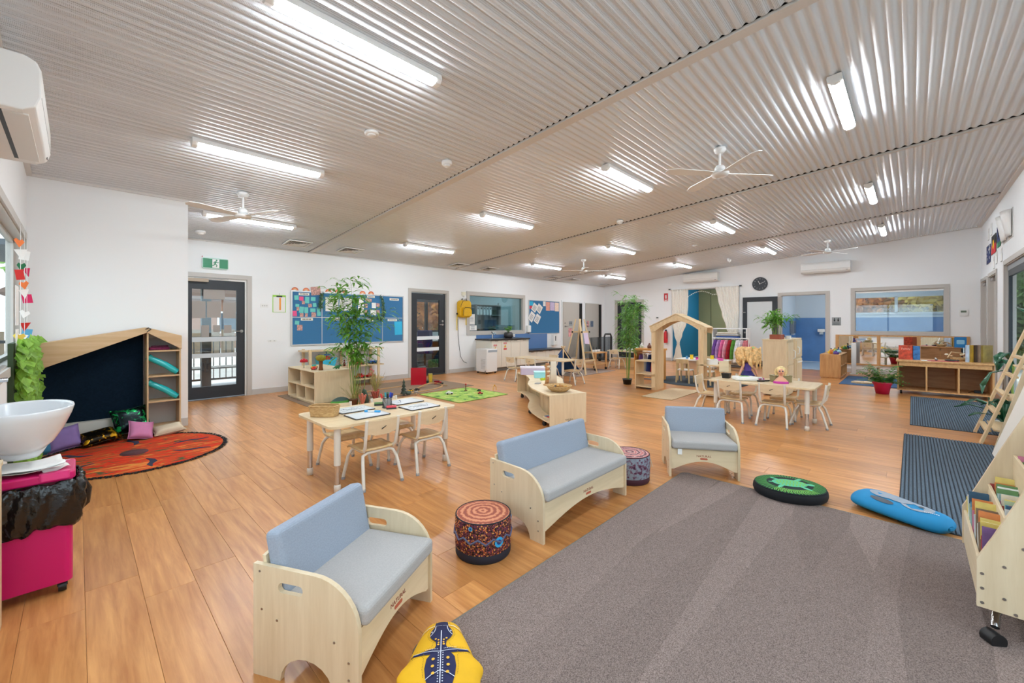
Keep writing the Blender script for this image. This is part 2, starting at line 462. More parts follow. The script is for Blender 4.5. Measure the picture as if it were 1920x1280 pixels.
def sheet_bay(x0, x1, mat):
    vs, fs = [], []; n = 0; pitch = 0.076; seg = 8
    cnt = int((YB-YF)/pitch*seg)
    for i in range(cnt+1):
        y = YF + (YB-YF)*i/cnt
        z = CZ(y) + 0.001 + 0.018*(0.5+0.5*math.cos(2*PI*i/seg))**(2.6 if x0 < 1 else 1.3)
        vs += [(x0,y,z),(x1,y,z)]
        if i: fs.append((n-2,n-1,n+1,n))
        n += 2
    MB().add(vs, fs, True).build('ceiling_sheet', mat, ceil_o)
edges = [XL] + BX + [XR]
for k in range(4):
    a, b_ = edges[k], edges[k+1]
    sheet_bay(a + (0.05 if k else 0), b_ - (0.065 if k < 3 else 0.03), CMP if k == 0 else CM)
for k, x in enumerate(BX + [XR-0.012]):
    w = 0.05 if k == 0 else 0.024
    if k == 3: w = 0.012
    mb = MB(); mb.add([(x-w,YF,CZ(YF)-0.010),(x+w,YF,CZ(YF)-0.010),(x+w,YB,CZ(YB)-0.010),(x-w,YB,CZ(YB)-0.010),(x-w,YF,CZ(YF)+0.012),(x+w,YF,CZ(YF)+0.012),(x+w,YB,CZ(YB)+0.012),(x-w,YB,CZ(YB)+0.012)],
        [(0,3,2,1),(4,5,6,7),(0,1,5,4),(1,2,6,5),(2,3,7,6),(3,0,4,7)])
    mb.build('batten', BATM, ceil_o)
# edge trims where the ceiling meets the walls
mb = MB(); mb.bar((XL,YF+0.03,CZ(YF)-0.005),(XR,YF+0.03,CZ(YF)-0.005),0.06,0.03); struct(mb.build('trim_1', BATM))
mb = MB(); mb.bar((XL+0.02,YF,CZ(YF)-0.008),(XL+0.02,YN,CZ(YN)-0.008),0.04,0.03); struct(mb.build('trim_2', BATM))
mb = MB(); mb.bar((XL,YN-0.012,CZ(YN)-0.008),(0.99,YN-0.012,CZ(YN)-0.008),0.024,0.03); mb.bar((0.99,YB-0.012,CZ(YB)-0.01),(XR,YB-0.012,CZ(YB)-0.01),0.024,0.02); struct(mb.build('trim_3', BATM))
# ---------------------------------------------------------------- frames round openings
def architrave(mb, axis, face, a, b, z0, z1, w=0.07, t=0.018, sill=False, depth=0.12):
    """frame on the room face of a wall; face = wall coordinate, the room lies on the side of sign(t)"""
    f0, f1 = face, face + t
    def bx(p, q, r, s_):
        if axis == 'y': mb.box(p, f0, r, q, f1, s_)
        else: mb.box(f0, p, r, f1, q, s_)
    bx(a-w, a, (z0-w) if sill else z0, z1+w); bx(b, b+w, (z0-w) if sill else z0, z1+w); bx(a, b, z1, z1+w)
    if sill: bx(a, b, z0-w, z0)
    # reveal lining
    r0, r1 = (face, face - math.copysign(depth, t))
    def rb(p, q, r, s_):
        if axis == 'y': mb.box(p, r0, r, q, r1, s_)
        else: mb.box(r0, p, r, r1, q, s_)
    g = 0.014
    rb(a, a+g, z0, z1); rb(b-g, b, z0, z1); rb(a, b, z1-g, z1)
    if sill: rb(a, b, z0, z0+g)
def lever(parent, loc, axis, sgn, d, mat=STEEL):
    """round rose with a lever; d = +-1 direction of the lever along the wall"""
    mb = MB(); x, y, z = loc
    if axis == 'y':
        mb.cyl((x,y,z),(x,y+sgn*0.012,z),0.026,n=16); mb.cyl((x,y,z),(x,y+sgn*0.05,z),0.009); mb.tube([(x,y+sgn*0.05,z),(x+d*0.03,y+sgn*0.052,z),(x+d*0.12,y+sgn*0.05,z)],0.009)
    else:
        mb.cyl((x,y,z),(x+sgn*0.012,y,z),0.026,n=16); mb.cyl((x,y,z),(x+sgn*0.05,y,z),0.009); mb.tube([(x+sgn*0.05,y,z),(x+sgn*0.052,y+d*0.03,z),(x+sgn*0.05,y+d*0.12,z)],0.009)
    return mb.build('door_handle', mat, parent)
# ---------------------------------------------------------------- doors and windows of the back wall
BAND = M('frosted_band', (206,212,216), 0.6)
d1 = anchor('door_1', (0,0,0), 'black framed glass exit door with papers taped on it')
mb = MB(); architrave(mb, 'y', YB, 1.20, 2.14, 0, 2.10, 0.075, -0.018); mb.build('door_frame', TRIM, d1)
mb = MB(); mb.box(1.215,YB+0.005,0,1.235,YB+0.03,2.085); mb.box(2.11,YB+0.005,0,2.126,YB+0.03,2.085); mb.box(1.235,YB+0.005,2.06,2.11,YB+0.03,2.085); mb.build('door_stop', WHITE, d1)
y0, y1 = YB+0.03, YB+0.075
mb = MB(); mb.box(1.235,y0,0.02,1.34,y1,2.06); mb.box(1.985,y0,0.02,2.11,y1,2.06); mb.box(1.34,y0,1.90,1.985,y1,2.06); mb.box(1.34,y0,0.02,1.985,y1,0.22); mb.build('leaf_frame', CHAR, d1)
MB().box(1.34,y0+0.018,0.22,1.985,y0+0.024,1.90).build('pane', GLASS, d1)
for a, b_ in ((0.995,1.075),(0.715,0.79)): MB().box(1.34,y0+0.014,a,1.985,y0+0.017,b_).build('frosted_strip', BAND, d1)
lever(d1, (2.06,y0,1.35-0.18), 'y', -1, -1)
mb = MB(); mb.box(1.24,YB-0.04,2.02,1.56,YB+0.03,2.075); mb.build('door_closer', M('closer_tan',(176,158,138),0.4), d1)
mb = MB(); mb.bar((1.36,YB-0.03,2.085),(1.85,YB-0.015,2.085),0.02,0.008); mb.build('closer_arm', STEEL, d1)

d2 = anchor('door_2', (0,0,0), 'charcoal framed glass office door with two frosted strips')
mb = MB(); architrave(mb, 'y', YB, 5.58, 6.64, 0, 2.08, 0.075, -0.018); mb.build('door_frame', TRIM, d2)
mb = MB(); mb.box(5.60,y0,0.02,5.77,y1,2.05); mb.box(6.44,y0,0.02,6.62,y1,2.05); mb.box(5.77,y0,1.90,6.44,y1,2.05); mb.box(5.77,y0,0.02,6.44,y1,0.18); mb.build('leaf_frame', CHAR, d2)
MB().box(5.77,y0+0.018,0.18,6.44,y0+0.024,1.90).build('pane', GLASSR, d2)
for a, b_ in ((0.90,0.985),(0.615,0.70)): MB().box(5.77,y0+0.013,a,6.44,y0+0.017,b_).build('frosted_strip', M('frosted_band_white',(232,238,242),0.5), d2)
lever(d2, (6.54,y0,1.27), 'y', -1, -1)
mb = MB(); mb.cyl((6.54,y0,1.36),(6.54,y0-0.015,1.36),0.028,n=16); mb.build('lock_rose', STEEL, d2)

w1 = anchor('window_1', (0,0,0), 'internal kitchen window with grey frame above the bench')
mb = MB(); architrave(mb, 'y', YB, 7.42, 9.58, 1.08, 2.08, 0.10, -0.02, True); mb.build('window_frame', TRIM, w1)
MB().box(7.434,YB+0.05,1.094,9.566,YB+0.056,2.066).build('pane', glass_mat('office_glass',(196,218,222),refl=0.12), w1)

def grey_door(nm, label, a, b_, z1, hx):
    d = anchor(nm, (0,0,0), label)
    mb = MB(); mb.box(a-0.06,YB-0.016,0,a,YB,z1+0.05); mb.box(b_,YB-0.016,0,b_+0.06,YB,z1+0.05); mb.box(a,YB-0.016,z1,b_,YB,z1+0.05); mb.build('door_frame', WALL, d)
    MB().box(a+0.006,YB-0.03,0.01,b_-0.006,YB-0.001,z1-0.006).build('leaf', M('grey_door_paint',(190,184,175),0.5), d)
    mb = MB(); mb.box(b_-0.02,YB-0.11,0.02,b_+0.05,YB-0.03,z1-0.03); mb.build('finger_guard', BLACK, d)
    lever(d, (hx,YB-0.03,1.20), 'y', -1, 1); MB().cyl((hx,YB-0.03,1.31),(hx,YB-0.045,1.31),0.026,n=14).build('lock_rose', STEEL, d)
    return d
grey_door('door_3', 'grey washroom door beside the noticeboard', 11.62, 12.62, 2.05, 11.74)
grey_door('door_4', 'grey washroom door nearest the room corner', 13.0, 13.92, 2.05, 13.1)
# ---------------------------------------------------------------- far wall: garden door, alcove, washroom doorway, window
d5 = anchor('door_5', (0,0,0), 'black framed glass garden door behind the slim bamboo')
mb = MB(); architrave(mb, 'x', XR, 7.16, 8.18, 0, 2.10, 0.085, -0.018); mb.build('door_frame', TRIM, d5)
x0, x1 = XR+0.03, XR+0.075
mb = MB(); mb.box(x0,7.175,0.02,x1,7.30,2.08); mb.box(x0,8.02,0.02,x1,8.165,2.08); mb.box(x0,7.30,1.94,x1,8.02,2.08); mb.box(x0,7.30,0.02,x1,8.02,0.2); mb.build('leaf_frame', CHAR, d5)
MB().box(x0+0.018,7.30,0.2,x0+0.024,8.02,1.94).build('pane', GLASSR, d5)
lever(d5, (x0,7.24,1.05), 'x', -1, 1)
d6 = anchor('door_6', (0,0,0), 'charcoal framed frosted door folded back against the far wall')
mb = MB(); architrave(mb, 'x', XR, 1.72, 2.78, 0, 2.12, 0.085, -0.018); mb.build('door_frame', TRIM, d6)
mb = MB(); xx, xy = XR-0.10, XR-0.055
mb.box(xx,2.86,0.02,xy,2.99,2.10); mb.box(xx,3.66,0.02,xy,3.78,2.10); mb.box(xx,2.99,1.96,xy,3.66,2.10); mb.box(xx,2.99,0.02,xy,3.66,0.18); mb.build('leaf_frame', CHAR, d6)
MB().box(xx+0.012,2.99,0.18,xx+0.03,3.66,1.96).build('frosted_pane', M('frosted_glass',(206,210,211),0.35), d6)
lever(d6, (xx,3.72,1.02), 'x', -1, -1); MB().box(xx-0.02,3.70,1.63,xx,3.79,1.65).build('strike', STEEL, d6)
w2 = anchor('window_2', (0,0,0), 'internal grey framed window into the washroom above the mirrors')
mb = MB(); architrave(mb, 'x', XR, -0.56, 1.10, 1.09, 2.16, 0.085, -0.02, True); mb.build('window_frame', TRIM, w2)
MB().box(XR+0.05,-0.546,1.104,XR+0.056,1.086,2.146).build('pane', GLASS, w2)
mb = MB(); mb.box(XR+0.02,-0.546,2.10,XR+0.05,1.086,2.146); mb.build('blind_rail', WHITE, w2)
# ---------------------------------------------------------------- right wall: two doors, the slider; left window, added near windows
def right_door(nm, label, a, b_, z1):
    d = anchor(nm, (0,0,0), label)
    mb = MB(); architrave(mb, 'y', YF, a, b_, 0, z1, 0.07, 0.018); mb.build('door_frame', TRIM, d)
    MB().box(a+0.014,YF-0.10,0.01,b_-0.014,YF-0.06,z1-0.014).build('leaf', M('grey_door_paint',(190,184,175),0.5), d)
    lever(d, (a+0.10,YF-0.06,1.05), 'y', 1, 1)
    mb = MB(); mb.box(b_-0.42,YF-0.06,z1-0.10,b_-0.14,YF-0.005,z1-0.04); mb.build('door_closer', STEEL, d)
right_door('door_7', 'narrow grey door in the side wall beyond the sliders', 11.95, 13.00, 2.26)
right_door('door_8', 'grey side door closest to the far corner', 13.32, 14.26, 2.24)
d9 = anchor('door_9', (0,0,0), 'dark framed glazed sliding doors behind the ladder shelf')
mb = MB(); architrave(mb, 'y', YF, 6.6, 10.95, 0, 2.30, 0.08, 0.02); mb.build('door_frame', TRIM, d9)
mb = MB(); mb.box(6.62,YF-0.10,2.2,10.93,YF-0.02,2.28); mb.build('door_track', M('track_grey',(150,154,158),0.4,0.6), d9)
for k in range(3):
    a = 6.62 + k*1.42; b_ = a+1.44; yy = YF-0.045-0.03*(k%2)
    mb = MB(); mb.box(a,yy-0.02,0.02,a+0.08,yy+0.02,2.2); mb.box(b_-0.08,yy-0.02,0.02,b_,yy+0.02,2.2); mb.box(a+0.08,yy-0.02,2.1,b_-0.08,yy+0.02,2.2); mb.box(a+0.08,yy-0.02,0.02,b_-0.08,yy+0.02,0.12); mb.build('sliding_leaf', CHAR, d9)
    MB().box(a+0.08,yy-0.004,0.12,b_-0.08,yy+0.004,2.1).build('pane', GLASS, d9)
def plain_window(nm, label, axis, face, t, a, b_, z0, z1, bars):
    w = anchor(nm, (0,0,0), label)
    mb = MB(); architrave(mb, axis, face, a, b_, z0, z1, 0.07, t, True); mb.build('window_frame', TRIM, w)
    f = face - math.copysign(0.085, t)
    mb = MB()
    for p in bars:
        if axis == 'y': mb.box(p-0.03,f-0.02,z0+0.014,p+0.03,f+0.02,z1-0.014)
        else: mb.box(f-0.02,p-0.03,z0+0.014,f+0.02,p+0.03,z1-0.014)
    for zz in (z0+0.03, z1-0.03):
        if axis == 'y': mb.box(a+0.014,f-0.02,zz-0.016,b_-0.014,f+0.02,zz+0.016)
        else: mb.box(f-0.02,a+0.014,zz-0.016,f+0.02,b_-0.014,zz+0.016)
    mb.build('sash', TRIM, w)
    if axis == 'y': MB().box(a+0.014,f-0.004,z0+0.014,b_-0.014,f+0.004,z1-0.014).build('pane', GLASS, w)
    else: MB().box(f-0.004,a+0.014,z0+0.014,f+0.004,b_-0.014,z1-0.014).build('pane', GLASS, w)
plain_window('window_3', 'side window strung with paper hearts above the leaf screen', 'x', XL, 0.018, 3.5, 6.46, 0.98, 2.16, (3.53,5.0,6.42))
plain_window('window_4_added', 'wide unseen window near the bookcase, added for daylight', 'y', YF, 0.018, 0.3, 5.6, 0.25, 2.35, (0.33,2.0,3.8,5.57))  # out-of-view opening, added to let in an even daylight fill
plain_window('window_5_added', 'unseen window beside the camera corner, added for daylight', 'x', XL, 0.018, -0.8, 2.6, 0.6, 2.3, (-0.77,0.9,2.57))  # another added opening out of view, for daylight near the camera
# ---------------------------------------------------------------- rooms seen through the openings
def room(nm, x0, x1, y0, y1, z1, mats, skip, hole=None):
    """plain box room as thin slabs; mats: floor, ceiling, x0, x1, y0, y1; hole = (side, a, b, za, zb)"""
    t = 0.05
    def slab(tag_, m, q):
        mb = MB()
        for b in q: mb.box(*b)
        struct(mb.build(nm % tag_, m))
    slab('floor', mats[0], [(x0,y0,-0.06,x1,y1,-0.004)]); slab('ceiling', mats[1], [(x0-t,y0-t,z1,x1+t,y1+t,z1+t)])
    for side, m in zip(('a','b','c','d'), mats[2:]):
        if side in skip: continue
        lo, hi = (y0, y1) if side in 'ab' else (x0-t, x1+t)
        segs = [(lo,hi,0,z1)]
        if hole and hole[0] == side:
            _, a, b, za, zb = hole; segs = [(lo,a,0,z1),(b,hi,0,z1),(a,b,0,za),(a,b,zb,z1)]
        q = []
        for a, b, za, zb in segs:
            if side == 'a': q.append((x0-t,a,za,x0,b,zb))
            if side == 'b': q.append((x1,a,za,x1+t,b,zb))
            if side == 'c': q.append((a,y0-t,za,b,y0,zb))
            if side == 'd': q.append((a,y1,za,b,y1+t,zb))
        slab({'a':'wall_near','b':'wall_far','c':'wall_south','d':'wall_north'}[side], m, q)
OFW = M('office_wall', (200,208,208), 0.7); OFF = M('office_carpet', (92,98,98), 0.9, var=0.2, vs=40)
room('%s_office', 5.0, 13.6, YB+0.12, 12.2, 2.6, (OFF, OFW, OFW, OFW, OFW, OFW), 'c', ('d', 7.3, 9.5, 1.05, 2.1))
BLUEW = M('washroom_blue_panel', (104,148,196), 0.35, var=0.08, vs=3); WW = M('washroom_white', (232,236,238), 0.6)
room('%s_washroom', XR+0.12, 17.4, -1.15, 2.95, 2.7, (M('washroom_floor',(176,190,200),0.4), WW, WW, WW, WW, WW), 'a', ('b', -0.95, 1.75, 1.62, 2.13))
mb = MB(); mb.box(17.385,-1.15,0,17.399,2.95,1.49); mb.box(XR+0.13,2.936,0,17.385,2.949,1.49); mb.box(XR+0.13,-1.149,0,17.385,-1.136,1.49); struct(mb.build('wall_panel_washroom', BLUEW))
w6 = anchor('window_6', (0,0,0), 'high strip window in the washroom showing trees outside')
mb = MB(); x = 17.37
for p in (-0.95, 0.35, 1.42, 1.75): mb.box(x,p-0.035,1.62,x+0.06,p+0.035,2.13)
mb.box(x,-0.98,1.58,x+0.06,1.78,1.645); mb.box(x,-0.98,2.11,x+0.06,1.78,2.17); mb.build('window_frame', WHITE, w6)
MB().box(x+0.03,-0.95,1.62,x+0.034,1.75,2.13).build('pane', GLASS, w6)
TEAL = M('alcove_teal_wall', (20,122,166), 0.5); OLIVE = M('alcove_olive_panel', (146,146,106), 0.55); CARP = M('alcove_ceiling', (214,214,212), 0.6)
room('%s_alcove', XR+0.12, 17.05, 3.88, 6.10, 2.62, (FLM, CARP, WALL, OLIVE, WALL, TEAL), 'a')
mb = MB()
for yy in (4.2, 4.92, 5.64): mb.box(17.035,yy-0.005,0.02,17.05,yy+0.005,2.6)
struct(mb.build('wall_seams_alcove', M('olive_seam',(84,84,58),0.7)))
# the alcove and washroom share ceiling lamps with the room's kind
# ---------------------------------------------------------------- ceiling fixtures
LENS = bpy.data.materials.new('lit_diffuser'); LENS.use_nodes = True
_b = LENS.node_tree.nodes['Principled BSDF']; _b.inputs['Base Color'].default_value = (0.9,0.9,0.9,1)
_b.inputs['Emission Color'].default_value = (0.86,0.94,1.0,1); _b.inputs['Emission Strength'].default_value = LAMP
SL = math.atan(0.08)
def make_light(L=1.2):
    o = thing('ceiling_light', 'x', 'ceiling light')
    prof = [(-0.052,0.0),(-0.049,-0.03),(-0.03,-0.052),(0.0,-0.06),(0.03,-0.052),(0.049,-0.03),(0.052,0.0)]
    MB().prism([(-0.049,-0.03),(-0.042,-0.046),(-0.024,-0.058),(0.0,-0.062),(0.024,-0.058),(0.042,-0.046),(0.049,-0.03)], 0.045, L-0.045, 'x').build('diffuser', LENS, o)
    MB().prism([(-0.052,0.0),(-0.0505,-0.032),(0.0505,-0.032),(0.052,0.0)], 0.045, L-0.045, 'x').build('housing', WHITE, o)
    for a, b in ((0,0.045),(L-0.045,L)):
        MB().prism([(y*1.04,z*1.04) for y,z in prof], a, b, 'x').build('end_cap', WHITE, o)
    MB().box(0.0,-0.05,0.0,L,0.05,0.012).build('mounting_tray', WHITE, o)
    return o
lt = make_light()
rows = [(0.47,'flags-side row'),(2.66,'second row from the flags'),(4.86,'third row from the flags'),(7.08,'pinboard-side row')]
cols = [(0.74,'nearest the camera'),(4.38,'past the first batten'),(8.14,'past the second batten'),(11.72,'at the clock end')]
first = True
for j, (y, rl) in enumerate(rows):
    for i, (x, cl) in enumerate(cols):
        if j == 3 and i == 0: x = 1.2
        o = lt if first else copy_tree(lt); first = False
        o.location = (x, y, CZ(y) - 0.013); o.rotation_euler = (-SL, 0, 0)
        o['label'] = 'lit white ceiling tube light, %s, %s' % (rl, cl); o['group'] = 'ceiling tube lights'
# lamps inside the side rooms; the office ones are added to brighten it
for nm, lab, x, y, z in (('office_fill_light','added tube light brightening the office behind the kitchen window',9.6,10.4,2.6),('office_fill_light','added tube light brightening the far end of the office',11.6,11.0,2.6),('office_fill_light','added tube light brightening the office behind its glass door',6.4,10.6,2.6),('washroom_light','lit tube light in the blue washroom',15.3,0.9,2.7),('alcove_light','lit tube light inside the curtained alcove',15.2,4.5,2.62)):
    o = copy_tree(lt, None, (x,y,z-0.013), 0, lab); o.name = nm
    if 'group' in o: del o['group']
FANW = M('fan_white', (232,232,231), 0.45)
def make_fan(drop=0.20):
    o = thing('ceiling_fan', 'x', 'ceiling fan')
    MB().lathe([(0.0,0),(0.062,0.0),(0.066,-0.02),(0.05,-0.05),(0.028,-0.062),(0.0,-0.062)],20).build('canopy', FANW, o)
    MB().cyl((0,0,-0.05),(0,0,-drop),0.013,n=10).build('downrod', FANW, o)
    MB().lathe([(0.0,-drop),(0.04,-drop),(0.055,-drop-0.02),(0.058,-drop-0.07),(0.0,-drop-0.07)],20).build('motor_cover', FANW, o)
    MB().lathe([(0.0,-drop-0.07),(0.085,-drop-0.072),(0.098,-drop-0.085),(0.085,-drop-0.115),(0.04,-drop-0.125),(0.0,-drop-0.126)],24).build('hub', FANW, o)
    bm = None
    for k in range(4):
        if bm is None:
            mb = MB(); c = math.cos(0.2); s_ = math.sin(0.2)
            pts = [(0.07,-0.028),(0.16,-0.045),(0.52,-0.066),(0.62,-0.05),(0.645,-0.01),(0.63,0.04),(0.52,0.062),(0.16,0.045),(0.07,0.028)]
            tp = [(x, y*c, y*s_) for x,y in pts]; bt = [(x,y,z-0.007) for x,y,z in tp]; n = len(pts)
            mb.add(tp+bt, [tuple(range(n)), tuple(range(2*n-1,n-1,-1))] + [(i,n+i,n+(i+1)%n,(i+1)%n) for i in range(n)])
            bm = mb.build('blade', FANW, o)
        else:
            q = bm.copy(); COL.objects.link(q); bm2 = q; bm2.parent = o
        (bm if k == 0 else q).location = (0,0,-drop-0.085); (bm if k == 0 else q).rotation_euler = (0,0,0.6+k*PI/2)
    return o
fan = make_fan()
for k, (x, y, rz, lab) in enumerate(((1.44,6.05,-0.25,'white four-blade ceiling fan in front of the lit tube nearest the exit sign'),(5.07,1.58,0.28,'large white four-blade ceiling fan on the flags side of the ceiling'),(9.03,6.10,0.1,'small distant white ceiling fan on the kitchen side'),(12.55,1.47,0.5,'white ceiling fan beside the far air conditioner over the washroom doorway'))):
    o = fan if k == 0 else copy_tree(fan)
    o.location = (x,y,CZ(y)+0.0); o.rotation_euler = (0,0,rz); o['label'] = lab; o['group'] = 'ceiling fans'
def detector(name, label, cat, x, y, r, hgt, grp=None):
    o = thing(name, label, cat, (x,y,CZ(y)), 0, grp, (-SL,0,0))
    MB().lathe([(0,0.004),(r,0.004),(r,-hgt*0.45),(r*0.86,-hgt*0.7),(0.0,-hgt*0.7)],20).build('base', WHITE, o)
    MB().lathe([(0,-hgt*0.7),(r*0.62,-hgt*0.7),(r*0.5,-hgt),(0.0,-hgt)],18).build('sensor_cap', WHITE, o)
detector('smoke_detector','flat white ceiling sensor left of the round detector','detector',1.95,3.73,0.065,0.03)
detector('smoke_detector','round white smoke detector just before the first batten','detector',2.88,3.78,0.058,0.055)
detector('smoke_detector','white ceiling sensor above the exit door','detector',1.36,8.19,0.07,0.05)
detector('smoke_detector','round white smoke detector just before the second batten','detector',6.68,3.75,0.058,0.055)
detector('smoke_detector','flat white ceiling disc just past the second batten','detector',7.69,3.29,0.05,0.02)
detector('smoke_detector','tiny white disc before the third batten','detector',10.03,3.68,0.06,0.03)
o = thing('emergency_spotlight','white twin-head emergency spotlight on the ceiling near the clock','spotlight',(12.7,3.74,CZ(3.74)-0.012),0.3)
MB().box(-0.06,-0.03,-0.04,0.06,0.03,0).build('body', WHITE, o)
for s_ in (-1,1): MB().cyl((s_*0.07,0,-0.03),(s_*0.10,-0.05,-0.07),0.03,0.04,n=14).build('lamp_head', WHITE, o)
VENT = M('vent_white', (234,232,228), 0.5)
def make_vent():
    o = thing('ceiling_vent','x','air vent')
    mb = MB(); s = 0.2
    for a in ((-s,-s,s,-s+0.03),(-s,s-0.03,s,s),(-s,-s+0.03,-s+0.03,s-0.03),(s-0.03,-s+0.03,s,s-0.03)): mb.box(a[0],a[1],-0.012,a[2],a[3],0.004)
    mb.build('frame', VENT, o)
    MB().box(-0.17,-0.17,0.0,0.17,0.17,0.004).build('backing', M('vent_shadow',(170,166,160),0.7), o)
    for k, r in enumerate((0.145,0.105,0.065)):
        mb = MB()
        p, q = r, r-0.026
        for sx in (0,1,2,3):
            R = Matrix.Rotation(sx*PI/2,3,'Z')
            mb.add([R@Vector(v) for v in ((-p,-p,-0.012),(p,-p,-0.012),(q,-q,0.0),(-q,-q,0.0))],[(0,1,2,3)])
        mb.build('louver', VENT, o)
    return o
vt = make_vent()
for k, (x, y, lab) in enumerate(((2.79,8.12,'square ceiling vent above the clipboard'),(3.79,8.12,'square ceiling vent just past the first batten'),(6.62,8.2,'square ceiling vent just before the second batten'),(7.65,8.2,'square ceiling vent above the yellow backpack'),(10.45,8.25,'distant ceiling vent before the third batten'),(11.5,8.25,'distant ceiling vent past the third batten'),(13.9,8.36,'ceiling vent in the far corner of the ceiling'))):
    o = vt if k == 0 else copy_tree(vt)
    o.location = (x,y,CZ(y)-0.012); o.rotation_euler = (-SL,0,0); o['label'] = lab; o['group'] = 'ceiling vents'
# ---------------------------------------------------------------- wall air conditioners
ACW = M('ac_white', (235,235,233), 0.4)
def aircon(label, loc, rz, W=1.09, H=0.29, Dp=0.24, open_=False):
    o = thing('air_conditioner', label, 'air conditioner', loc, rz)
    pr = [(0,0.0),(0,H),(-Dp*0.75,H),(-Dp*0.93,H*0.93),(-Dp,H*0.78),(-Dp,H*0.30),(-Dp*0.92,H*0.10),(-Dp*0.72,0.0)]
    MB().prism(pr, -W/2, W/2, 'x').build('body', ACW, o, bev=0.008)
    MB().box(-W/2+0.06,-Dp*0.80,-0.004,W/2-0.10,-Dp*0.42,0.004).build('louver', M('ac_louver',(226,224,220),0.4), o)
    MB().box(-W/2+0.06,-Dp*0.42,-0.003,W/2-0.10,-Dp*0.34,0.002).build('air_slot', BLACK, o)
    MB().box(-W/2+0.01,-Dp-0.001,H*0.30,W/2-0.01,-Dp+0.004,H*0.31).build('panel_gap', M('ac_gap',(150,150,148),0.6), o)
    MB().box(W/2-0.09,-Dp*0.95,H*0.12,W/2-0.05,-Dp*0.93,H*0.16).build('indicator', M('grey_mark',(120,120,122),0.5), o)
    return o
aircon('white wall air conditioner seen end-on above the hearts window', (XL,3.86,2.42), PI/2)
aircon('white wall air conditioner above the curtained alcove', (XR,5.02,2.67), -PI/2)
aircon('white wall air conditioner beside the far ceiling fan, above the washroom doorway', (XR,1.72,2.70), -PI/2)
# ---------------------------------------------------------------- things on the back wall
def card(name, label, cat, mat, x0, z0, x1, z1, y, tilt=0.0, group=None, t=0.002):
    """flat paper on the back wall; its back is at y"""
    cx, cz = (x0+x1)/2, (z0+z1)/2
    mb = MB(); mb.box(x0-cx,-t,z0-cz,x1-cx,0,z1-cz)
    o = mb.build(name, mat, None, (cx,y,cz), (0,tilt,0))
    return tag(o, label, cat, group)
GREEN = M('exit_green', (22,128,84), 0.4)
o = thing('exit_sign','green and white running-man exit sign above the glass exit door','exit sign',(1.66,YB,2.345))
MB().prism(rrect(-0.19,-0.095,0.19,0.095,0.03),-0.03,0.0,'y').build('housing', M('exit_clear',(196,222,212),0.25), o)
MB().box(-0.178,-0.036,-0.078,0.178,-0.03,0.078).build('face', GREEN, o)
MB().box(-0.048,-0.040,-0.074,0.052,-0.036,0.074).build('doorway_symbol', WHITE, o)
mb = MB(); y = -0.043; g = 0.014
mb.disc((0.012,y,0.055),0.013,12,'y')
for a, b_, w in (((0.004,0.036),(-0.012,-0.005),0.022),((-0.012,-0.005),(0.018,-0.03),0.014),((0.018,-0.03),(0.008,-0.06),0.013),((-0.014,-0.006),(-0.03,-0.036),0.014),((-0.03,-0.036),(-0.055,-0.04),0.012),((0.004,0.034),(0.028,0.014),0.011),((0.028,0.014),(0.042,0.024),0.010),((0.0,0.034),(-0.024,0.022),0.011),((-0.024,0.022),(-0.03,0.0),0.010)):
    d = Vector((b_[0]-a[0],b_[1]-a[1])).normalized(); n = Vector((-d[1],d[0]))*w/2
    mb.add([(a[0]+n[0],y,a[1]+n[1]),(a[0]-n[0],y,a[1]-n[1]),(b_[0]-n[0],y,b_[1]-n[1]),(b_[0]+n[0],y,b_[1]+n[1])],[(0,1,2,3)])
mb.build('running_figure', GREEN, o, solid=0.001)
MB().cyl((-0.185,-0.02,0.098),(-0.185,-0.02,0.115),0.006).build('test_button', M('red_dot',(190,60,60)), o)
POST = M('poster_back', (160,153,147), 0.6)
for nm, lab, q in (('poster','landscape sheet at the top of the exit door glass',(1.50,1.73,1.81,1.93)),('poster','square sheet at the hinge side of the exit door glass',(1.345,1.40,1.53,1.69)),('poster','middle square sheet on the exit door glass',(1.55,1.41,1.75,1.69)),('poster','square sheet beside the exit door lever',(1.78,1.40,1.975,1.68)),('poster','narrow small sheet low on the exit door glass',(1.47,1.07,1.58,1.28)),('poster','smallest middle sheet low on the exit door glass',(1.64,1.16,1.74,1.28)),('poster','small sheet under the exit door lever',(1.80,1.14,1.91,1.28))):
    card(nm, lab, 'poster', POST, *q, YB+0.046, 0, 'papers on the exit door')
o = thing('light_switch','double white switch plate beside the exit door frame','switch',(2.425,YB,1.64))
MB().box(-0.065,-0.008,-0.035,0.065,0,0.035).build('plate', WHITE, o)
for a in (-0.035,0.0,0.035): MB().box(a-0.010,-0.012,-0.012,a+0.010,-0.008,0.012).build('rocker', M('switch_grey',(205,205,203),0.4), o)
o = thing('wall_socket','white power socket plate low beside the exit door','socket',(2.555,YB,0.98))
MB().box(-0.075,-0.008,-0.02,0.075,0,0.02).build('plate', WHITE, o)
for a in (-0.035,0.035): MB().box(a-0.012,-0.012,-0.008,a+0.012,-0.008,0.008).build('outlet', M('socket_grey',(190,190,188),0.5), o)
o = thing('clipboard','lime edged clipboard with an orange striped sheet hanging by the pinboard','clipboard',(2.675,YB,1.685))
MB().box(-0.115,-0.006,-0.165,0.115,-0.001,0.165).build('board', M('lime_plastic',(150,205,70),0.4), o)
MB().box(-0.104,-0.008,-0.158,0.104,-0.006,0.13).build('paper', OFFW, o)
MB().box(0.0,-0.010,-0.12,0.028,-0.008,0.11).build('orange_stripe', M('orange_paper',(238,150,50),0.6), o)
MB().box(-0.05,-0.016,0.125,0.05,-0.006,0.15).build('clip', CHAR, o)
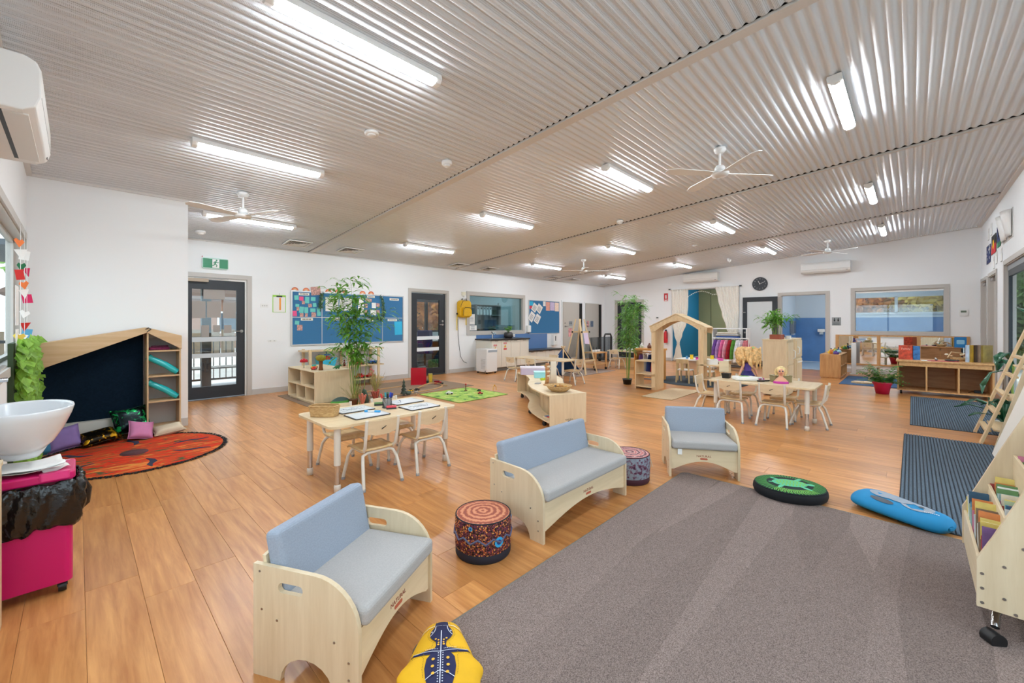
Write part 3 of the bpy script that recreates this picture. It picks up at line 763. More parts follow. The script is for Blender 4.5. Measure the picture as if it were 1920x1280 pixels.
MB().cyl((0,-0.003,0.15),(0,-0.003,0.20),0.003).build('hook', STEEL, o)
# pinboard
FELT = M('blue_felt', (70,122,166), 0.95, spec=0.05, var=0.10, vs=120, bump=0.3, bs=300)
ALU = M('aluminium', (208,209,211), 0.35, 0.7)
pb = thing('pinboard','long blue felt pinboard divided into panels behind the bamboo','pinboard',(0,YB,0))
cx = [2.905, 3.47, 4.20, 4.82, 5.345]
for i in range(4):
    for z0, z1 in ((0.895,1.425),(1.437,1.93)):
        MB().box(cx[i]+0.006,-0.016,z0,cx[i+1]-0.006,0,z1).build('felt_panel', FELT, pb)
mb = MB(); mb.box(2.88,-0.022,0.87,5.37,0,0.895); mb.box(2.88,-0.022,1.93,5.37,0,1.955); mb.box(2.88,-0.022,0.895,2.905,0,1.93); mb.box(5.345,-0.022,0.895,5.37,0,1.93); mb.build('frame', ALU, pb)
mb = MB()
for x in cx[1:4]: mb.box(x-0.006,-0.019,0.895,x+0.006,0,1.93)
mb.box(2.905,-0.019,1.425,5.345,0,1.437); mb.build('divider', ALU, pb)
TEALP = M('teal_note', (120,208,200), 0.8, spec=0.1); PINKP = M('pink_note', (238,100,148), 0.8, spec=0.1)
PHO = M('photo_print', (196,150,140), 0.5, var=0.55, vs=38); BLUP = M('cyan_sheet', (70,184,224), 0.8, spec=0.1)
STRP = M('cream_strip', (240,236,222), 0.8)
pm = {'teal':TEALP,'pink':PINKP,'photo':PHO,'strip':STRP,'white':OFFW,'blue':BLUP}
pins = [('teal',2.94,1.77,3.02,1.86),('pink',3.03,1.76,3.11,1.84),('photo',3.08,1.69,3.135,1.755),('teal',3.14,1.71,3.22,1.84),('teal',3.25,1.76,3.34,1.84),('photo',3.20,1.63,3.27,1.70),('teal',3.29,1.64,3.36,1.72),('teal',2.96,1.635,3.03,1.69),('photo',2.98,1.56,3.03,1.63),('pink',2.91,1.45,2.985,1.555),('teal',3.03,1.515,3.115,1.64),('teal',3.125,1.515,3.2,1.63),('photo',3.14,1.44,3.19,1.51),('teal',3.24,1.54,3.34,1.61),('photo',3.26,1.43,3.35,1.53),('teal',3.37,1.46,3.44,1.63),('photo',3.04,1.44,3.11,1.51),('teal',2.95,1.285,3.03,1.36),('photo',2.99,1.17,3.09,1.28),
 ('strip',3.02,1.865,3.22,1.915),('strip',3.06,1.365,3.29,1.415),('strip',3.70,1.37,3.88,1.42),('strip',4.42,1.355,4.60,1.41),('strip',4.95,1.36,5.19,1.41),('strip',5.00,1.84,5.24,1.89),('strip',4.45,1.88,4.63,1.92),
 ('white',3.54,1.56,3.81,1.85),('white',3.83,1.58,4.10,1.85),('white',4.24,1.68,4.37,1.87),('white',4.24,1.50,4.37,1.67),('photo',4.40,1.79,4.56,1.86),('photo',4.39,1.65,4.46,1.74),('photo',4.38,1.51,4.46,1.61),('white',4.56,1.65,4.66,1.77),('photo',4.67,1.68,4.75,1.76),('white',4.53,1.49,4.66,1.61),('photo',4.67,1.51,4.75,1.61),('blue',5.13,1.04,5.33,1.35),('photo',3.25,1.88,3.44,2.05)]
wh = {'teal':('teal sticky note','note'),'pink':('pink note','note'),'photo':('small photo print','photo'),'strip':('cream title strip','label strip'),'white':('white printed sheet','paper'),'blue':('large bright cyan sheet','paper')}
rp = random.Random(3); cnt = {}
ordi = ['first','second','third','fourth','fifth','sixth','seventh','eighth','ninth','tenth','eleventh','twelfth','thirteenth','fourteenth']
tot = {k: sum(1 for p in pins if p[0] == k) for k in pm}
order = {k: sorted([p for p in pins if p[0] == k], key=lambda p: p[1]) for k in pm}
for p in pins:
    k = p[0]; i = order[k].index(p)
    row = 'upper' if p[2] > 1.43 else 'lower'
    lab = '%s on the blue pinboard, %s from the exit door' % (wh[k][0], ordi[i]) if tot[k] > 1 else '%s pinned on the lower end panel of the blue pinboard' % wh[k][0]
    o = card('pinned_'+{'teal':'note','pink':'note','photo':'photo','strip':'title_strip','white':'sheet','blue':'sheet'}[k], lab, wh[k][1], pm[k], *p[1:], YB-0.0165 if p[4] < 1.99 else YB-0.023, rp.uniform(-0.12,0.12) if k not in ('strip','white') else 0, 'papers on the blue pinboard')
    if k == 'strip':
        w = p[3]-p[1]; mb = MB()
        for q in range(6): mb.box(-w*0.36+q*w*0.125,-0.0028,-0.008,-w*0.36+q*w*0.125+w*0.085,-0.002,0.010)
        mb.build('lettering', M('print_grey',(70,60,60),0.8), o)
    if k == 'white' and p[1] < 4.2:
        mb = MB()
        for q in range(5): mb.box(-0.09,-0.0028,0.10-q*0.05,0.09-0.03*(q%2),-0.002,0.115-q*0.05)
        mb.build('lettering', M('print_light',(150,150,155),0.8), o)
for i, q in enumerate(((2.89,1.955,3.02),(3.10,1.955,3.23),(3.54,1.955,3.67),(3.74,1.955,3.88),(3.90,1.955,4.01),(4.28,1.955,4.42),(4.48,1.955,4.62))):
    r = (q[2]-q[0])/2
    o = thing('paper_rainbow','paper rainbow on top of the pinboard frame, %s from the exit door' % ordi[i],'paper rainbow',((q[0]+q[2])/2,YB-0.004,q[1]),0,'paper rainbows along the pinboard')
    for k, (ra, rb, c) in enumerate(((1,0.72,(214,112,84)),(0.72,0.46,(238,160,110)),(0.46,0.22,(232,190,160)))):
        n = 10; pts = [(r*ra*math.cos(PI*a/n), r*ra*math.sin(PI*a/n)) for a in range(n+1)] + [(r*rb*math.cos(PI*a/n), r*rb*math.sin(PI*a/n)) for a in range(n,-1,-1)]
        mb = MB(); vs = [(x,-0.002,z) for x,z in pts] + [(x,0,z) for x,z in pts]; m_ = len(pts)
        for a in range(n):
            b0, b1 = m_-1-a, m_-2-a
            mb.add([vs[a],vs[a+1],vs[b1],vs[b0]],[(0,1,2,3)])
        mb.build('arc', M('rainbow_%d' % (k+(3 if i%2 else 0)), tuple(min(255,v+(14 if i%2 else 0)) for v in c), 0.8), o, solid=0.002)
LEAFD = M('garland_green', (62,98,58), 0.7, var=0.35, vs=30)
def garland(label, pts, n=260, spread=0.03, seed=1, mat=LEAFD, ln=0.035):
    R = random.Random(seed); mb = MB(); P = [Vector(p) for p in pts]
    for i in range(n):
        k = R.randrange(len(P)-1); c = P[k].lerp(P[k+1], R.random()) + Vector((R.gauss(0,spread*0.6), -abs(R.gauss(0,0.012)), R.gauss(0,spread*0.6)))
        d = Vector((R.uniform(-1,1), R.uniform(-0.6,0), R.uniform(-1,1))).normalized(); s = d.cross(Vector((0,1,0.2))).normalized()
        l = ln*R.uniform(0.6,1.2); w = l*0.22
        mb.add([c, c+d*l*0.5+s*w, c+d*l, c+d*l*0.5-s*w],[(0,1,2,3)])
    mb.tube(pts, 0.004, 5)
    return mb
o = thing('leaf_garland','hanging green leaf garland down the right of the framed photos on the pinboard','garland',(0,0,0))
q = garland('', [(4.775,YB-0.03,1.92),(4.82,YB-0.035,1.75),(4.84,YB-0.035,1.56),(4.80,YB-0.035,1.40),(4.70,YB-0.035,1.43),(4.42,YB-0.03,1.45)], 420, 0.035, 3).build('leaf_strand', LEAFD, o); q['kind'] = 'stuff'
o = thing('leaf_garland','short green leaf garland hanging left of the white sheets on the pinboard','garland',(0,0,0))
q = garland('', [(3.46,YB-0.03,1.92),(3.43,YB-0.035,1.75),(3.44,YB-0.035,1.60)], 200, 0.035, 4).build('leaf_strand', LEAFD, o); q['kind'] = 'stuff'
# backpack, cord and portable air conditioner
YEL = M('yellow_canvas', (226,176,14), 0.6, var=0.06, vs=20); NAVY = M('navy_strap', (34,34,44), 0.7)
bp_ = thing('backpack','yellow backpack hanging on the wall beside the kitchen window','backpack',(7.17,YB,1.46))
MB().prism(rrect(-0.20,0.0,0.20,0.46,0.10,6),-0.16,-0.012,'y').build('main_body', YEL, bp_, bev=0.03, seg=3)
MB().prism(rrect(-0.14,0.03,0.17,0.27,0.06,6),-0.215,-0.15,'y').build('front_pocket', YEL, bp_, bev=0.02, seg=3)
MB().tube([(-0.13,-0.218,0.06),(-0.13,-0.222,0.2),(-0.08,-0.222,0.262),(0.1,-0.222,0.262),(0.16,-0.222,0.2)],0.006,6).build('zip', NAVY, bp_)
MB().tube([(-0.19,-0.12,0.1),(-0.17,-0.165,0.32),(-0.1,-0.165,0.44),(0.05,-0.16,0.455)],0.006,6).build('zip', NAVY, bp_)
for a in (-0.07,0.05): MB().tube([(a,-0.06,0.44),(a,-0.06,0.50),(a+0.04,-0.06,0.51),(a+0.05,-0.06,0.45)],0.010,6).build('carry_loop', NAVY, bp_)
for a, l in ((-0.19,0.34),(0.12,0.20)): MB().tube([(a,-0.03,0.06),(a-0.02,-0.04,-0.06),(a-0.015,-0.035,-l)],0.013,6).build('strap', M('yellow_strap',(232,200,70),0.7), bp_)
MB().ball((-0.21,-0.05,0.10),0.025).build('buckle', BLACK, bp_)
MB().cyl((0,0,0.42),(0,-0.05,0.42),0.008).build('hook', STEEL, bp_)
o = tag(MB().tube([(7.02,YB-0.008,1.42),(7.03,YB-0.008,1.0),(7.06,YB-0.01,0.7),(7.10,YB-0.02,0.42),(7.17,YB-0.06,0.28),(7.25,YB-0.1,0.24)],0.006,6).build('wall_cable', M('cord_grey',(96,98,100),0.6)),'thin grey power cord running down the wall to the portable cooler','cord')
o = thing('wall_sensor','small cream wall alarm unit above the yellow backpack','sensor',(7.21,YB,2.09))
MB().box(-0.06,-0.03,-0.04,0.06,0,0.06).build('body', M('cream_plastic',(232,226,204),0.5), o)
MB().lathe([(0.0,-0.075),(0.03,-0.06),(0.045,-0.04),(0.0,-0.04)],12,(0,-0.02,0)).build('lens', WHITE, o)
pa = thing('portable_air_conditioner','white portable air conditioner standing against the wall by the bench','air conditioner',(7.30,8.10,0))
MB().box(-0.02,-0.22,0.04,0.36,0.20,0.64).build('body', WHITE, pa, bev=0.02, seg=3)
MB().box(0.03,-0.224,0.555,0.35,-0.216,0.615).build('air_outlet', M('outlet_grey',(168,176,184),0.5), pa)
mb = MB()
for k in range(8): mb.box(-0.024,-0.16,0.12+k*0.035,-0.016,0.0,0.135+k*0.035)
mb.build('side_grille', M('grille_grey',(196,196,194),0.5), pa)
for a in (0.02,0.32):
    for b_ in (-0.18,0.16): MB().cyl((a-0.012,b_,0.022),(a+0.012,b_,0.022),0.022,n=12).build('caster', BLACK, pa)
MB().box(-0.024,-0.18,0.06,-0.018,-0.15,0.085).build('switch', CHAR, pa)
# kitchen bench
CAB = M('bench_laminate', (226,219,205), 0.45); TOPD = M('dark_worktop', (42,36,34), 0.35); TOE = M('toe_kick', (120,118,116), 0.5)
kb = thing('kitchen_bench','tall cream kitchen cabinet run with dark worktop under the internal window','bench',(0,0,0))
MB().box(7.66,8.13,0.10,9.17,YB-0.001,0.845).build('carcass', CAB, kb)
MB().box(7.69,8.18,0,9.15,YB-0.02,0.10).build('toe_kick', TOE, kb)
MB().box(7.62,8.07,0.845,9.19,YB-0.001,0.88).build('worktop', TOPD, kb, bev=0.004)
for k in range(4):
    a = 7.67+k*0.375
    d = MB().box(a,8.108,0.11,a+0.367,8.13,0.835).build('door', CAB, kb, bev=0.002)
    MB().box(a+0.13,8.096,0.815,a+0.24,8.108,0.832).build('pull', STEEL, d)
SPL = M('blue_splashback', (92,130,182), 0.4)
struct(MB().box(7.67,YB-0.012,0.88,9.19,YB-0.001,0.995).build('wall_splashback_tall', SPL))
lb = thing('low_bench','low cream child-height bench with dark worktop past the tall cabinets','bench',(0,0,0))
MB().box(9.19,8.2,0.10,10.92,YB-0.001,0.465).build('carcass', CAB, lb); MB().box(9.2,8.24,0,10.9,YB-0.02,0.10).build('toe_kick', TOE, lb)
MB().box(9.19,8.14,0.465,10.95,YB-0.001,0.50).build('worktop', TOPD, lb, bev=0.004)
for k in range(4):
    a = 9.2+k*0.43
    d = MB().box(a,8.18,0.11,a+0.42,8.2,0.455).build('door', CAB, lb, bev=0.002)
    MB().box(a+0.14,8.168,0.435,a+0.26,8.18,0.452).build('pull', STEEL, d)
struct(MB().box(9.19,YB-0.012,0.50,10.78,YB-0.001,0.995).build('wall_splashback_low', SPL))
def hazard(label, x, z):
    o = thing('warning_sticker', label, 'sticker', (x,8.106,z))
    RED = M('sticker_red',(206,60,56),0.5)
    MB().box(-0.06,-0.002,0.06,0.06,0,0.10).build('top_band', RED, o); MB().box(-0.06,-0.002,-0.10,0.06,0,-0.06).build('bottom_band', RED, o)
    MB().prism([(-0.045,-0.035),(0.045,-0.035),(0.0,0.045)],-0.002,0,'y').build('triangle', M('sticker_yellow',(226,170,50),0.5), o)
    text('word','WARNING',0.022,WHITE,o,(0,-0.0025,0.08),(PI/2,0,0))
hazard('red banded warning sticker on the first cabinet door', 7.80, 0.63); hazard('red banded warning sticker higher on the cabinet run', 8.18, 0.68)
o = thing('tap','chrome mixer tap on the tall kitchen worktop','tap',(8.02,8.45,0.88))
MB().cyl((0,0,0),(0,0,0.14),0.02,n=12).build('body', CHROME, o); MB().tube([(0,0,0.12),(0,-0.06,0.15),(0,-0.14,0.13)],0.012).build('spout', CHROME, o); MB().bar((0,0,0.14),(0.02,0.05,0.19),0.02,0.01).build('lever', BLACK, o)
o = thing('potted_plant','small leafy plant in a dark pot on the kitchen worktop','potted plant',(8.66,8.45,0.88))
MB().lathe([(0,0),(0.10,0),(0.14,0.04),(0.13,0.14),(0.10,0.17),(0.0,0.16)],18).build('pot', M('dark_glaze',(58,52,52),0.3,var=0.3), o)
R = random.Random(9); mb = MB()
for k in range(16):
    a = R.uniform(0,2*PI); e = R.uniform(0.05,0.16); z = R.uniform(0.22,0.34)
    mb.tube([(0,0,0.15),(e*0.5*math.cos(a),e*0.5*math.sin(a),z*0.8),(e*math.cos(a),e*math.sin(a),z)],0.004,4)
    mb.ball((e*math.cos(a),e*math.sin(a),z),(0.045,0.045,0.012),6,4)
q = mb.build('leaves', M('bright_leaf',(92,150,58),0.5,var=0.2), o); q['kind'] = 'stuff'
o = thing('power_board','white double power outlet on the blue splashback','socket',(9.13,YB-0.012,0.935))
MB().box(-0.09,-0.012,-0.035,0.09,0,0.04).build('plate', WHITE, o)
for a in (-0.045,0.045): MB().box(a-0.02,-0.016,-0.015,a+0.02,-0.012,0.015).build('outlet', M('socket_grey',(190,190,188),0.5), o)
o = thing('soap_dispenser','white wall soap dispenser beside the kitchen window frame','dispenser',(9.80,YB,1.0))
MB().box(-0.07,-0.11,0.02,0.07,0,0.24).build('body', WHITE, o, bev=0.02); MB().box(-0.03,-0.10,0.0,0.03,-0.04,0.02).build('nozzle', CHAR, o)
o = thing('towel_dispenser','white paper towel dispenser above the low bench end','dispenser',(11.12,YB,0.52))
MB().box(-0.11,-0.10,0.05,0.11,0,0.42).build('body', WHITE, o, bev=0.01); MB().box(-0.02,-0.104,0.2,0.02,-0.098,0.36).build('window', CHAR, o); MB().box(-0.08,-0.07,0.03,0.08,-0.02,0.05).build('towel', OFFW, o)
for lab, q in (('tall white notice taped inside the kitchen window',(7.445,1.27,7.66,1.56)),('wide white notice low in the kitchen window corner',(7.455,1.11,7.73,1.25))):
    o = card('window_notice', lab, 'notice', OFFW, *q, YB+0.049)
    mb = MB()
    for k in range(4): mb.box(-0.07,-0.003,0.04-k*0.03,0.06,-0.002,0.05-k*0.03)
    mb.build('lettering', M('print_light',(150,150,155),0.8), o)
# noticeboard
nb = thing('noticeboard','blue felt noticeboard with diamond hung sheets above the low bench','noticeboard',(0,YB,0))
MB().box(9.88,-0.016,0.98,11.42,0,2.03).build('felt_panel', FELT, nb)
mb = MB(); mb.box(9.86,-0.02,0.965,11.44,0,0.98); mb.box(9.86,-0.02,2.03,11.44,0,2.045); mb.box(9.86,-0.02,0.98,9.88,0,2.03); mb.box(11.42,-0.02,0.98,11.44,0,2.03); mb.build('frame', ALU, nb)
for lab, mt, q in (('cyan card in the top corner of the noticeboard',BLUP,(9.89,1.87,10.06,2.0)),('red edged card under the cyan card on the noticeboard',M('card_red',(214,70,84),0.7),(9.89,1.76,10.02,1.86)),('small white card at the top middle of the noticeboard',OFFW,(10.56,1.87,10.69,2.02)),('coral printed sheet on the noticeboard',M('card_coral',(232,168,150),0.7,var=0.2,vs=30),(10.71,1.72,10.91,2.01)),('lilac printed sheet on the noticeboard',M('card_lilac',(206,190,222),0.7,var=0.15,vs=30),(10.93,1.73,11.16,2.01)),('peach printed sheet at the end of the noticeboard',M('card_peach',(240,214,196),0.7,var=0.15,vs=30),(11.18,1.71,11.40,2.01))):
    card('notice_card', lab, 'card', mt, *q, YB-0.0165)
for i, Q in enumerate((((10.102,1.97),(10.306,1.858),(10.151,1.64),(9.966,1.753)),((10.333,1.956),(10.542,1.822),(10.383,1.601),(10.2,1.737)),((9.973,1.701),(10.168,1.576),(9.985,1.32),(9.81,1.467)),((10.24,1.625),(10.44,1.515),(10.273,1.266),(10.07,1.384)))):
    y = YB-0.02-0.003*i
    o = tag(sheet('diamond_notice', OFFW, [(a,y,b) for a,b in Q[::-1]]), 'white sheet hung as a diamond on the noticeboard, %s' % ('upper one by the cyan card','upper one furthest from the window','lowest by the window','lower one in the middle')[i], 'notice', 'diamond sheets')
    c = Vector((sum(a for a,_ in Q)/4, y-0.003, sum(b for _,b in Q)/4)); u = Vector((Q[1][0]-Q[0][0],0,Q[1][1]-Q[0][1])); w = Vector((Q[3][0]-Q[0][0],0,Q[3][1]-Q[0][1]))
    mb = MB()
    for k in range(4):
        a = c - u*0.33 + w*(-0.2+0.16*k); mb.add([a,a+u*0.62,a+u*0.62+w*0.07,a+w*0.07],[(0,1,2,3)])
    mb.build('lettering', M('print_light',(150,150,155),0.8), o)
for lab, mt, q in (('grey restroom symbol plate on the first washroom door',M('plate_grey',(150,154,156),0.5),(11.97,1.21,12.17,1.38)),('red and white notice on the first washroom door',M('notice_redwhite',(226,150,150),0.6,var=0.5,vs=12),(11.94,0.83,12.15,1.13)),('small red notice on the corner washroom door',M('notice_redwhite',(226,150,150),0.6,var=0.5,vs=12),(13.09,1.16,13.22,1.39)),('blue grey plate on the corner washroom door',M('plate_blue',(96,108,128),0.5,var=0.3,vs=20),(13.33,1.17,13.52,1.39))):
    o = card('door_sign', lab, 'sign', mt, *q, YB-0.0305)
    if 'symbol' in lab:
        for a in (-0.04,0.04):
            mb = MB(); mb.cyl((a,-0.003,0.05),(a,-0.004,0.05),0.013,n=10); mb.box(a-0.016,-0.004,-0.02,a+0.016,-0.0025,0.03); mb.build('figure_symbol', BLACK, o)
# ---------------------------------------------------------------- builders shared by the furniture
def plate_mesh(outer, holes, t, fn, me_name='panel'):
    """flat panel with holes; fn maps (a, b, c) with c = -t/2..t/2 to local space; material 1 goes on the edges"""
    cu = bpy.data.curves.new('tmp', 'CURVE'); cu.dimensions = '2D'; cu.fill_mode = 'BOTH'; cu.extrude = t/2
    for poly in [outer] + list(holes):
        sp = cu.splines.new('POLY'); sp.points.add(len(poly)-1)
        for i, p in enumerate(poly): sp.points[i].co = (p[0], p[1], 0, 1)
        sp.use_cyclic_u = True
    ob = bpy.data.objects.new('tmp', cu); COL.objects.link(ob)
    bpy.context.view_layer.update()
    dg = bpy.context.evaluated_depsgraph_get()
    me = bpy.data.meshes.new_from_object(ob.evaluated_get(dg))
    bpy.data.objects.remove(ob); bpy.data.curves.remove(cu)
    for p in me.polygons:
        p.material_index = 1 if abs(p.normal.z) < 0.5 else 0
        p.use_smooth = False
    for v in me.vertices: v.co = Vector(fn(v.co.x, v.co.y, v.co.z))
    bm = bmesh.new(); bm.from_mesh(me); bmesh.ops.remove_doubles(bm, verts=bm.verts, dist=1e-5); bmesh.ops.recalc_face_normals(bm, faces=bm.faces); bm.to_mesh(me); bm.free()
    me.name = me_name
    me.materials.clear()
    return me
def mesh_obj(name, me, mats, parent=None, loc=None):
    if not me.materials:
        for m in mats: me.materials.append(m)
    o = bpy.data.objects.new(name, me); COL.objects.link(o)
    if parent is not None: o.parent = parent
    if loc is not None: o.location = loc
    return o
def arc(cx, cy_, r, a0, a1, n=8, ry=None):
    ry = r if ry is None else ry
    return [(cx+r*math.cos(a0+(a1-a0)*i/n), cy_+ry*math.sin(a0+(a1-a0)*i/n)) for i in range(n+1)]
CREAM = M('cream_tube_enamel', (222,216,204), 0.38)
SEATW = wood('seat_ply', (224,196,148), (204,170,118), 1, 4.0, 10.0, 0.38)
CAPG = M('foot_cap_grey', (150,152,156), 0.5)
def make_chair():
    """child chair on bent tubes; faces +y"""
    o = thing('child_chair', 'x', 'chair')
    def U(y0, y1, w0, w1):
        pts = [(-w0,y0,0.014),(-w1-0.004,y0*0.35+y1*0.65,0.205),(-w1+0.012,y1,0.252),(-w1+0.05,y1,0.270),(w1-0.05,y1,0.270),(w1-0.012,y1,0.252),(w1+0.004,y0*0.35+y1*0.65,0.205),(w0,y0,0.014)]
        return pts
    for y0, y1, w0, w1 in ((-0.195,-0.105,0.170,0.145),(0.195,0.115,0.160,0.135)):
        lg = MB().tube(U(y0,y1,w0,w1), 0.0135, 8).build('leg_frame', CREAM, o)
        for s_ in (-1,1): MB().cyl((s_*w0,y0,0),(s_*(w0-0.002),y0-math.copysign(0.004,y0),0.022),0.0155,n=10).build('foot_cap', CAPG, lg)
    for s_ in (-1,1):
        MB().tube([(s_*0.120,0.12,0.283),(s_*0.125,-0.06,0.283),(s_*0.130,-0.115,0.290),(s_*0.135,-0.145,0.325),(s_*0.138,-0.165,0.42),(s_*0.138,-0.182,0.540),(s_*0.138,-0.183,0.548)], 0.0135, 8).build('back_upright', CREAM, o)
    def st(u, v):
        x = -0.145+0.29*u; y = -0.125+0.28*v
        return (x, y, 0.298 - 0.012*math.exp(-((y+0.04)/0.09)**2)*(1-(x/0.16)**2) - 0.02*max(0,(y-0.11)/0.045)**2)
    mb = MB().grid(st, 9, 9)
    mb.build('seat', SEATW, o, solid=0.012)
    out = arc(0,0.0,0.0,0,0,1)
    pr = [(-0.125,0.12),(-0.125,0.02),(-0.09,0.0),(0.09,0.0),(0.125,0.02),(0.125,0.12)]
    def bk(a, b, c): return (a, -0.163 - 0.016*(1-(a/0.125)**2) + c - 0.02*b/0.12, 0.418+b)
    n = 8; mb = MB(); f, b_ = [], []
    for i in range(n+1):
        a = -0.128 + 0.256*i/n; lo = 0.0 if abs(a) < 0.09 else 0.012
        for lst, c in ((f,0.006),(b_,-0.006)): lst.append((bk(a,lo,c), bk(a,0.122,c)))
    for i in range(n):
        mb.add([f[i][0],f[i+1][0],f[i+1][1],f[i][1]],[(3,2,1,0)],True); mb.add([b_[i][0],b_[i+1][0],b_[i+1][1],b_[i][1]],[(0,1,2,3)],True)
        mb.add([f[i][1],f[i+1][1],b_[i+1][1],b_[i][1]],[(0,1,2,3)]); mb.add([f[i][0],f[i+1][0],b_[i+1][0],b_[i][0]],[(3,2,1,0)])
    mb.add([f[0][0],f[0][1],b_[0][1],b_[0][0]],[(0,1,2,3)]); mb.add([f[n][0],f[n][1],b_[n][1],b_[n][0]],[(3,2,1,0)])
    bo = mb.build('backrest', PLYX, o)
    MB().prism([(-0.022,-0.012),(-0.004,-0.004),(0.022,0.012),(0.020,0.016),(0.0,0.006),(-0.018,-0.002)],-0.2005,-0.1985,'y').build('mark', BLACK, bo, (0,0,0.475))
    return o
CHAIR = [None]
def chair(x, y, rz, label, group, far=False):
    if CHAIR[0] is None: CHAIR[0] = make_chair(); o = CHAIR[0]
    else: o = copy_tree(CHAIR[0])
    o.location = (x,y,0.0); o.rotation_euler = (0,0,rz); o['label'] = label; o['group'] = group
    return o
TOPM = wood('table_laminate', (228,206,170), (212,186,146), 0, 2.5, 9.0, 0.35)
def table(label, x0, y0, x1, y1, h=0.53, grp=None, mat=None):
    o = thing('activity_table', label, 'table', ((x0+x1)/2,(y0+y1)/2,0), 0, grp)
    hx, hy = (x1-x0)/2, (y1-y0)/2
    MB().prism(rrect(-hx,-hy,hx,hy,0.07), h-0.022, h).build('tabletop', mat or TOPM, o, bev=0.003)
    for sx in (-1,1):
        for sy in (-1,1):
            px_, py_ = sx*(hx-0.085), sy*(hy-0.085)
            l = MB().cyl((px_,py_,0.21),(px_,py_,h-0.022),0.026,n=14).build('leg', CREAM, o)
            MB().cyl((px_,py_,0.05),(px_,py_,0.215),0.021,n=14).build('height_sleeve', CHROME, l)
            MB().lathe([(0,0),(0.026,0),(0.026,0.05),(0.021,0.06),(0,0.06)],14,(px_,py_,0)).build('foot', CREAM, l)
    return o
CUSH = M('blue_grey_linen', (154,163,177), 0.9, spec=0.15, var=0.07, vs=160, bump=0.25, bs=420)
CUSHT = M('grey_linen_seat', (176,173,171), 0.9, spec=0.15, var=0.06, vs=160, bump=0.25, bs=420)
LOGO = M('logo_red_brown', (140,60,40), 0.6)
PLYF = wood('pale_maple_veneer', (222,203,172), (208,186,152), 2, 2.2, 12.0, 0.42)
def cushion_block(w, d, t_):
    mb = MB(); mb.box(-w/2,-d/2,0,w/2,d/2,t_); return mb
def seat_unit(name, label, W, loc, rz, cat):
    """low plywood armchair or sofa; faces -y"""
    o = thing(name, label, cat, loc, rz)
    D = 0.23
    prof = [(D,0.0),(D,0.415)] + arc(-D+0.19,0.235,0.19,PI/2,PI,9,0.175) + [(-D,0.0),(-D+0.085,0.0)] + arc(-0.01,0.0,0.115,PI,0,10,0.10) + [(D-0.075,0.0)]
    hole = rrect(0.005,0.325,0.115,0.362,0.018,4)
    for s_ in (-1,1):
        me = plate_mesh(prof, [hole], 0.018, lambda a,b,c,s_=s_: (s_*(W/2-0.009)+c, a, b))
        p = mesh_obj('side_panel', me, [PLYF, PLYE], o)
        for yy, zz in ((0.20,0.39),(0.19,0.25),(0.12,0.22),(-0.13,0.19),(-0.19,0.13),(-0.19,0.07)):
            MB().cyl((s_*W/2,yy,zz),(s_*(W/2+0.0015),yy,zz),0.0045,n=8).build('screw', STEEL, p)
        for yy in (0.19,-0.20): MB().cyl((s_*(W/2-0.009),yy,0),(s_*(W/2-0.009),yy,-0.0005),0.007,n=8)
    iw = W/2-0.018
    n = 14
    fr = [(-iw,0.235),(-iw,0.065)] + [(-iw+0.02+(2*iw-0.04)*i/n, 0.065+0.075*math.sin(PI*i/n)) for i in range(n+1)] + [(iw,0.065),(iw,0.235)]
    me = plate_mesh(fr, [], 0.018, lambda a,b,c: (a, -D+0.022+c, b)); f = mesh_obj('front_panel', me, [PLYX, PLYE], o)
    g = thing('tmp','','') if False else None
    text('logo_word','NATURAL',0.026,LOGO,f,(0,-D+0.0125,0.185),(PI/2,0,0),0.0005)
    MB().prism(rrect(-0.03,0.155,0.03,0.170,0.007,3),-D+0.0115,-D+0.013,'y').build('logo_badge', M('logo_red',(186,92,66),0.6), f)
    MB().box(-iw,-D+0.02,0.225,iw,D-0.06,0.243).build('seat_board', PLYX, o)
    bd = [(-iw,0.09),(-iw,0.44)] + [(-iw+2*iw*i/10, 0.44+0.028*math.sin(PI*i/10)) for i in range(11)] + [(iw,0.44),(iw,0.09)]
    tl = 0.22
    me = plate_mesh(bd, [], 0.015, lambda a,b,c: (a, D-0.075+(b-0.24)*tl+c, b)); mesh_obj('back_panel', me, [PLYX, PLYE], o)
    def puff(w, d, t_, nm, mat):
        mb = MB(); mb.box(-w/2,-d/2,-t_/2,w/2,d/2,t_/2)
        return mb.build(nm, mat, o, bev=min(t_*0.38,0.022), seg=4)
    s = puff(2*iw-0.006, 0.40, 0.072, 'seat_cushion', CUSHT); s.location = (0,-0.050,0.280)
    b = puff(2*iw-0.006, 0.255, 0.075, 'back_cushion', CUSH); b.location = (0,0.146,0.405); b.rotation_euler = (PI/2-tl*0.95,0,0)
    if 'white tag' in label: MB().box(-iw+0.05,-D-0.004,0.195,-iw+0.085,-D-0.002,0.243).build('fabric_tag', OFFW, s, (0,0.05,-0.28))
    return o
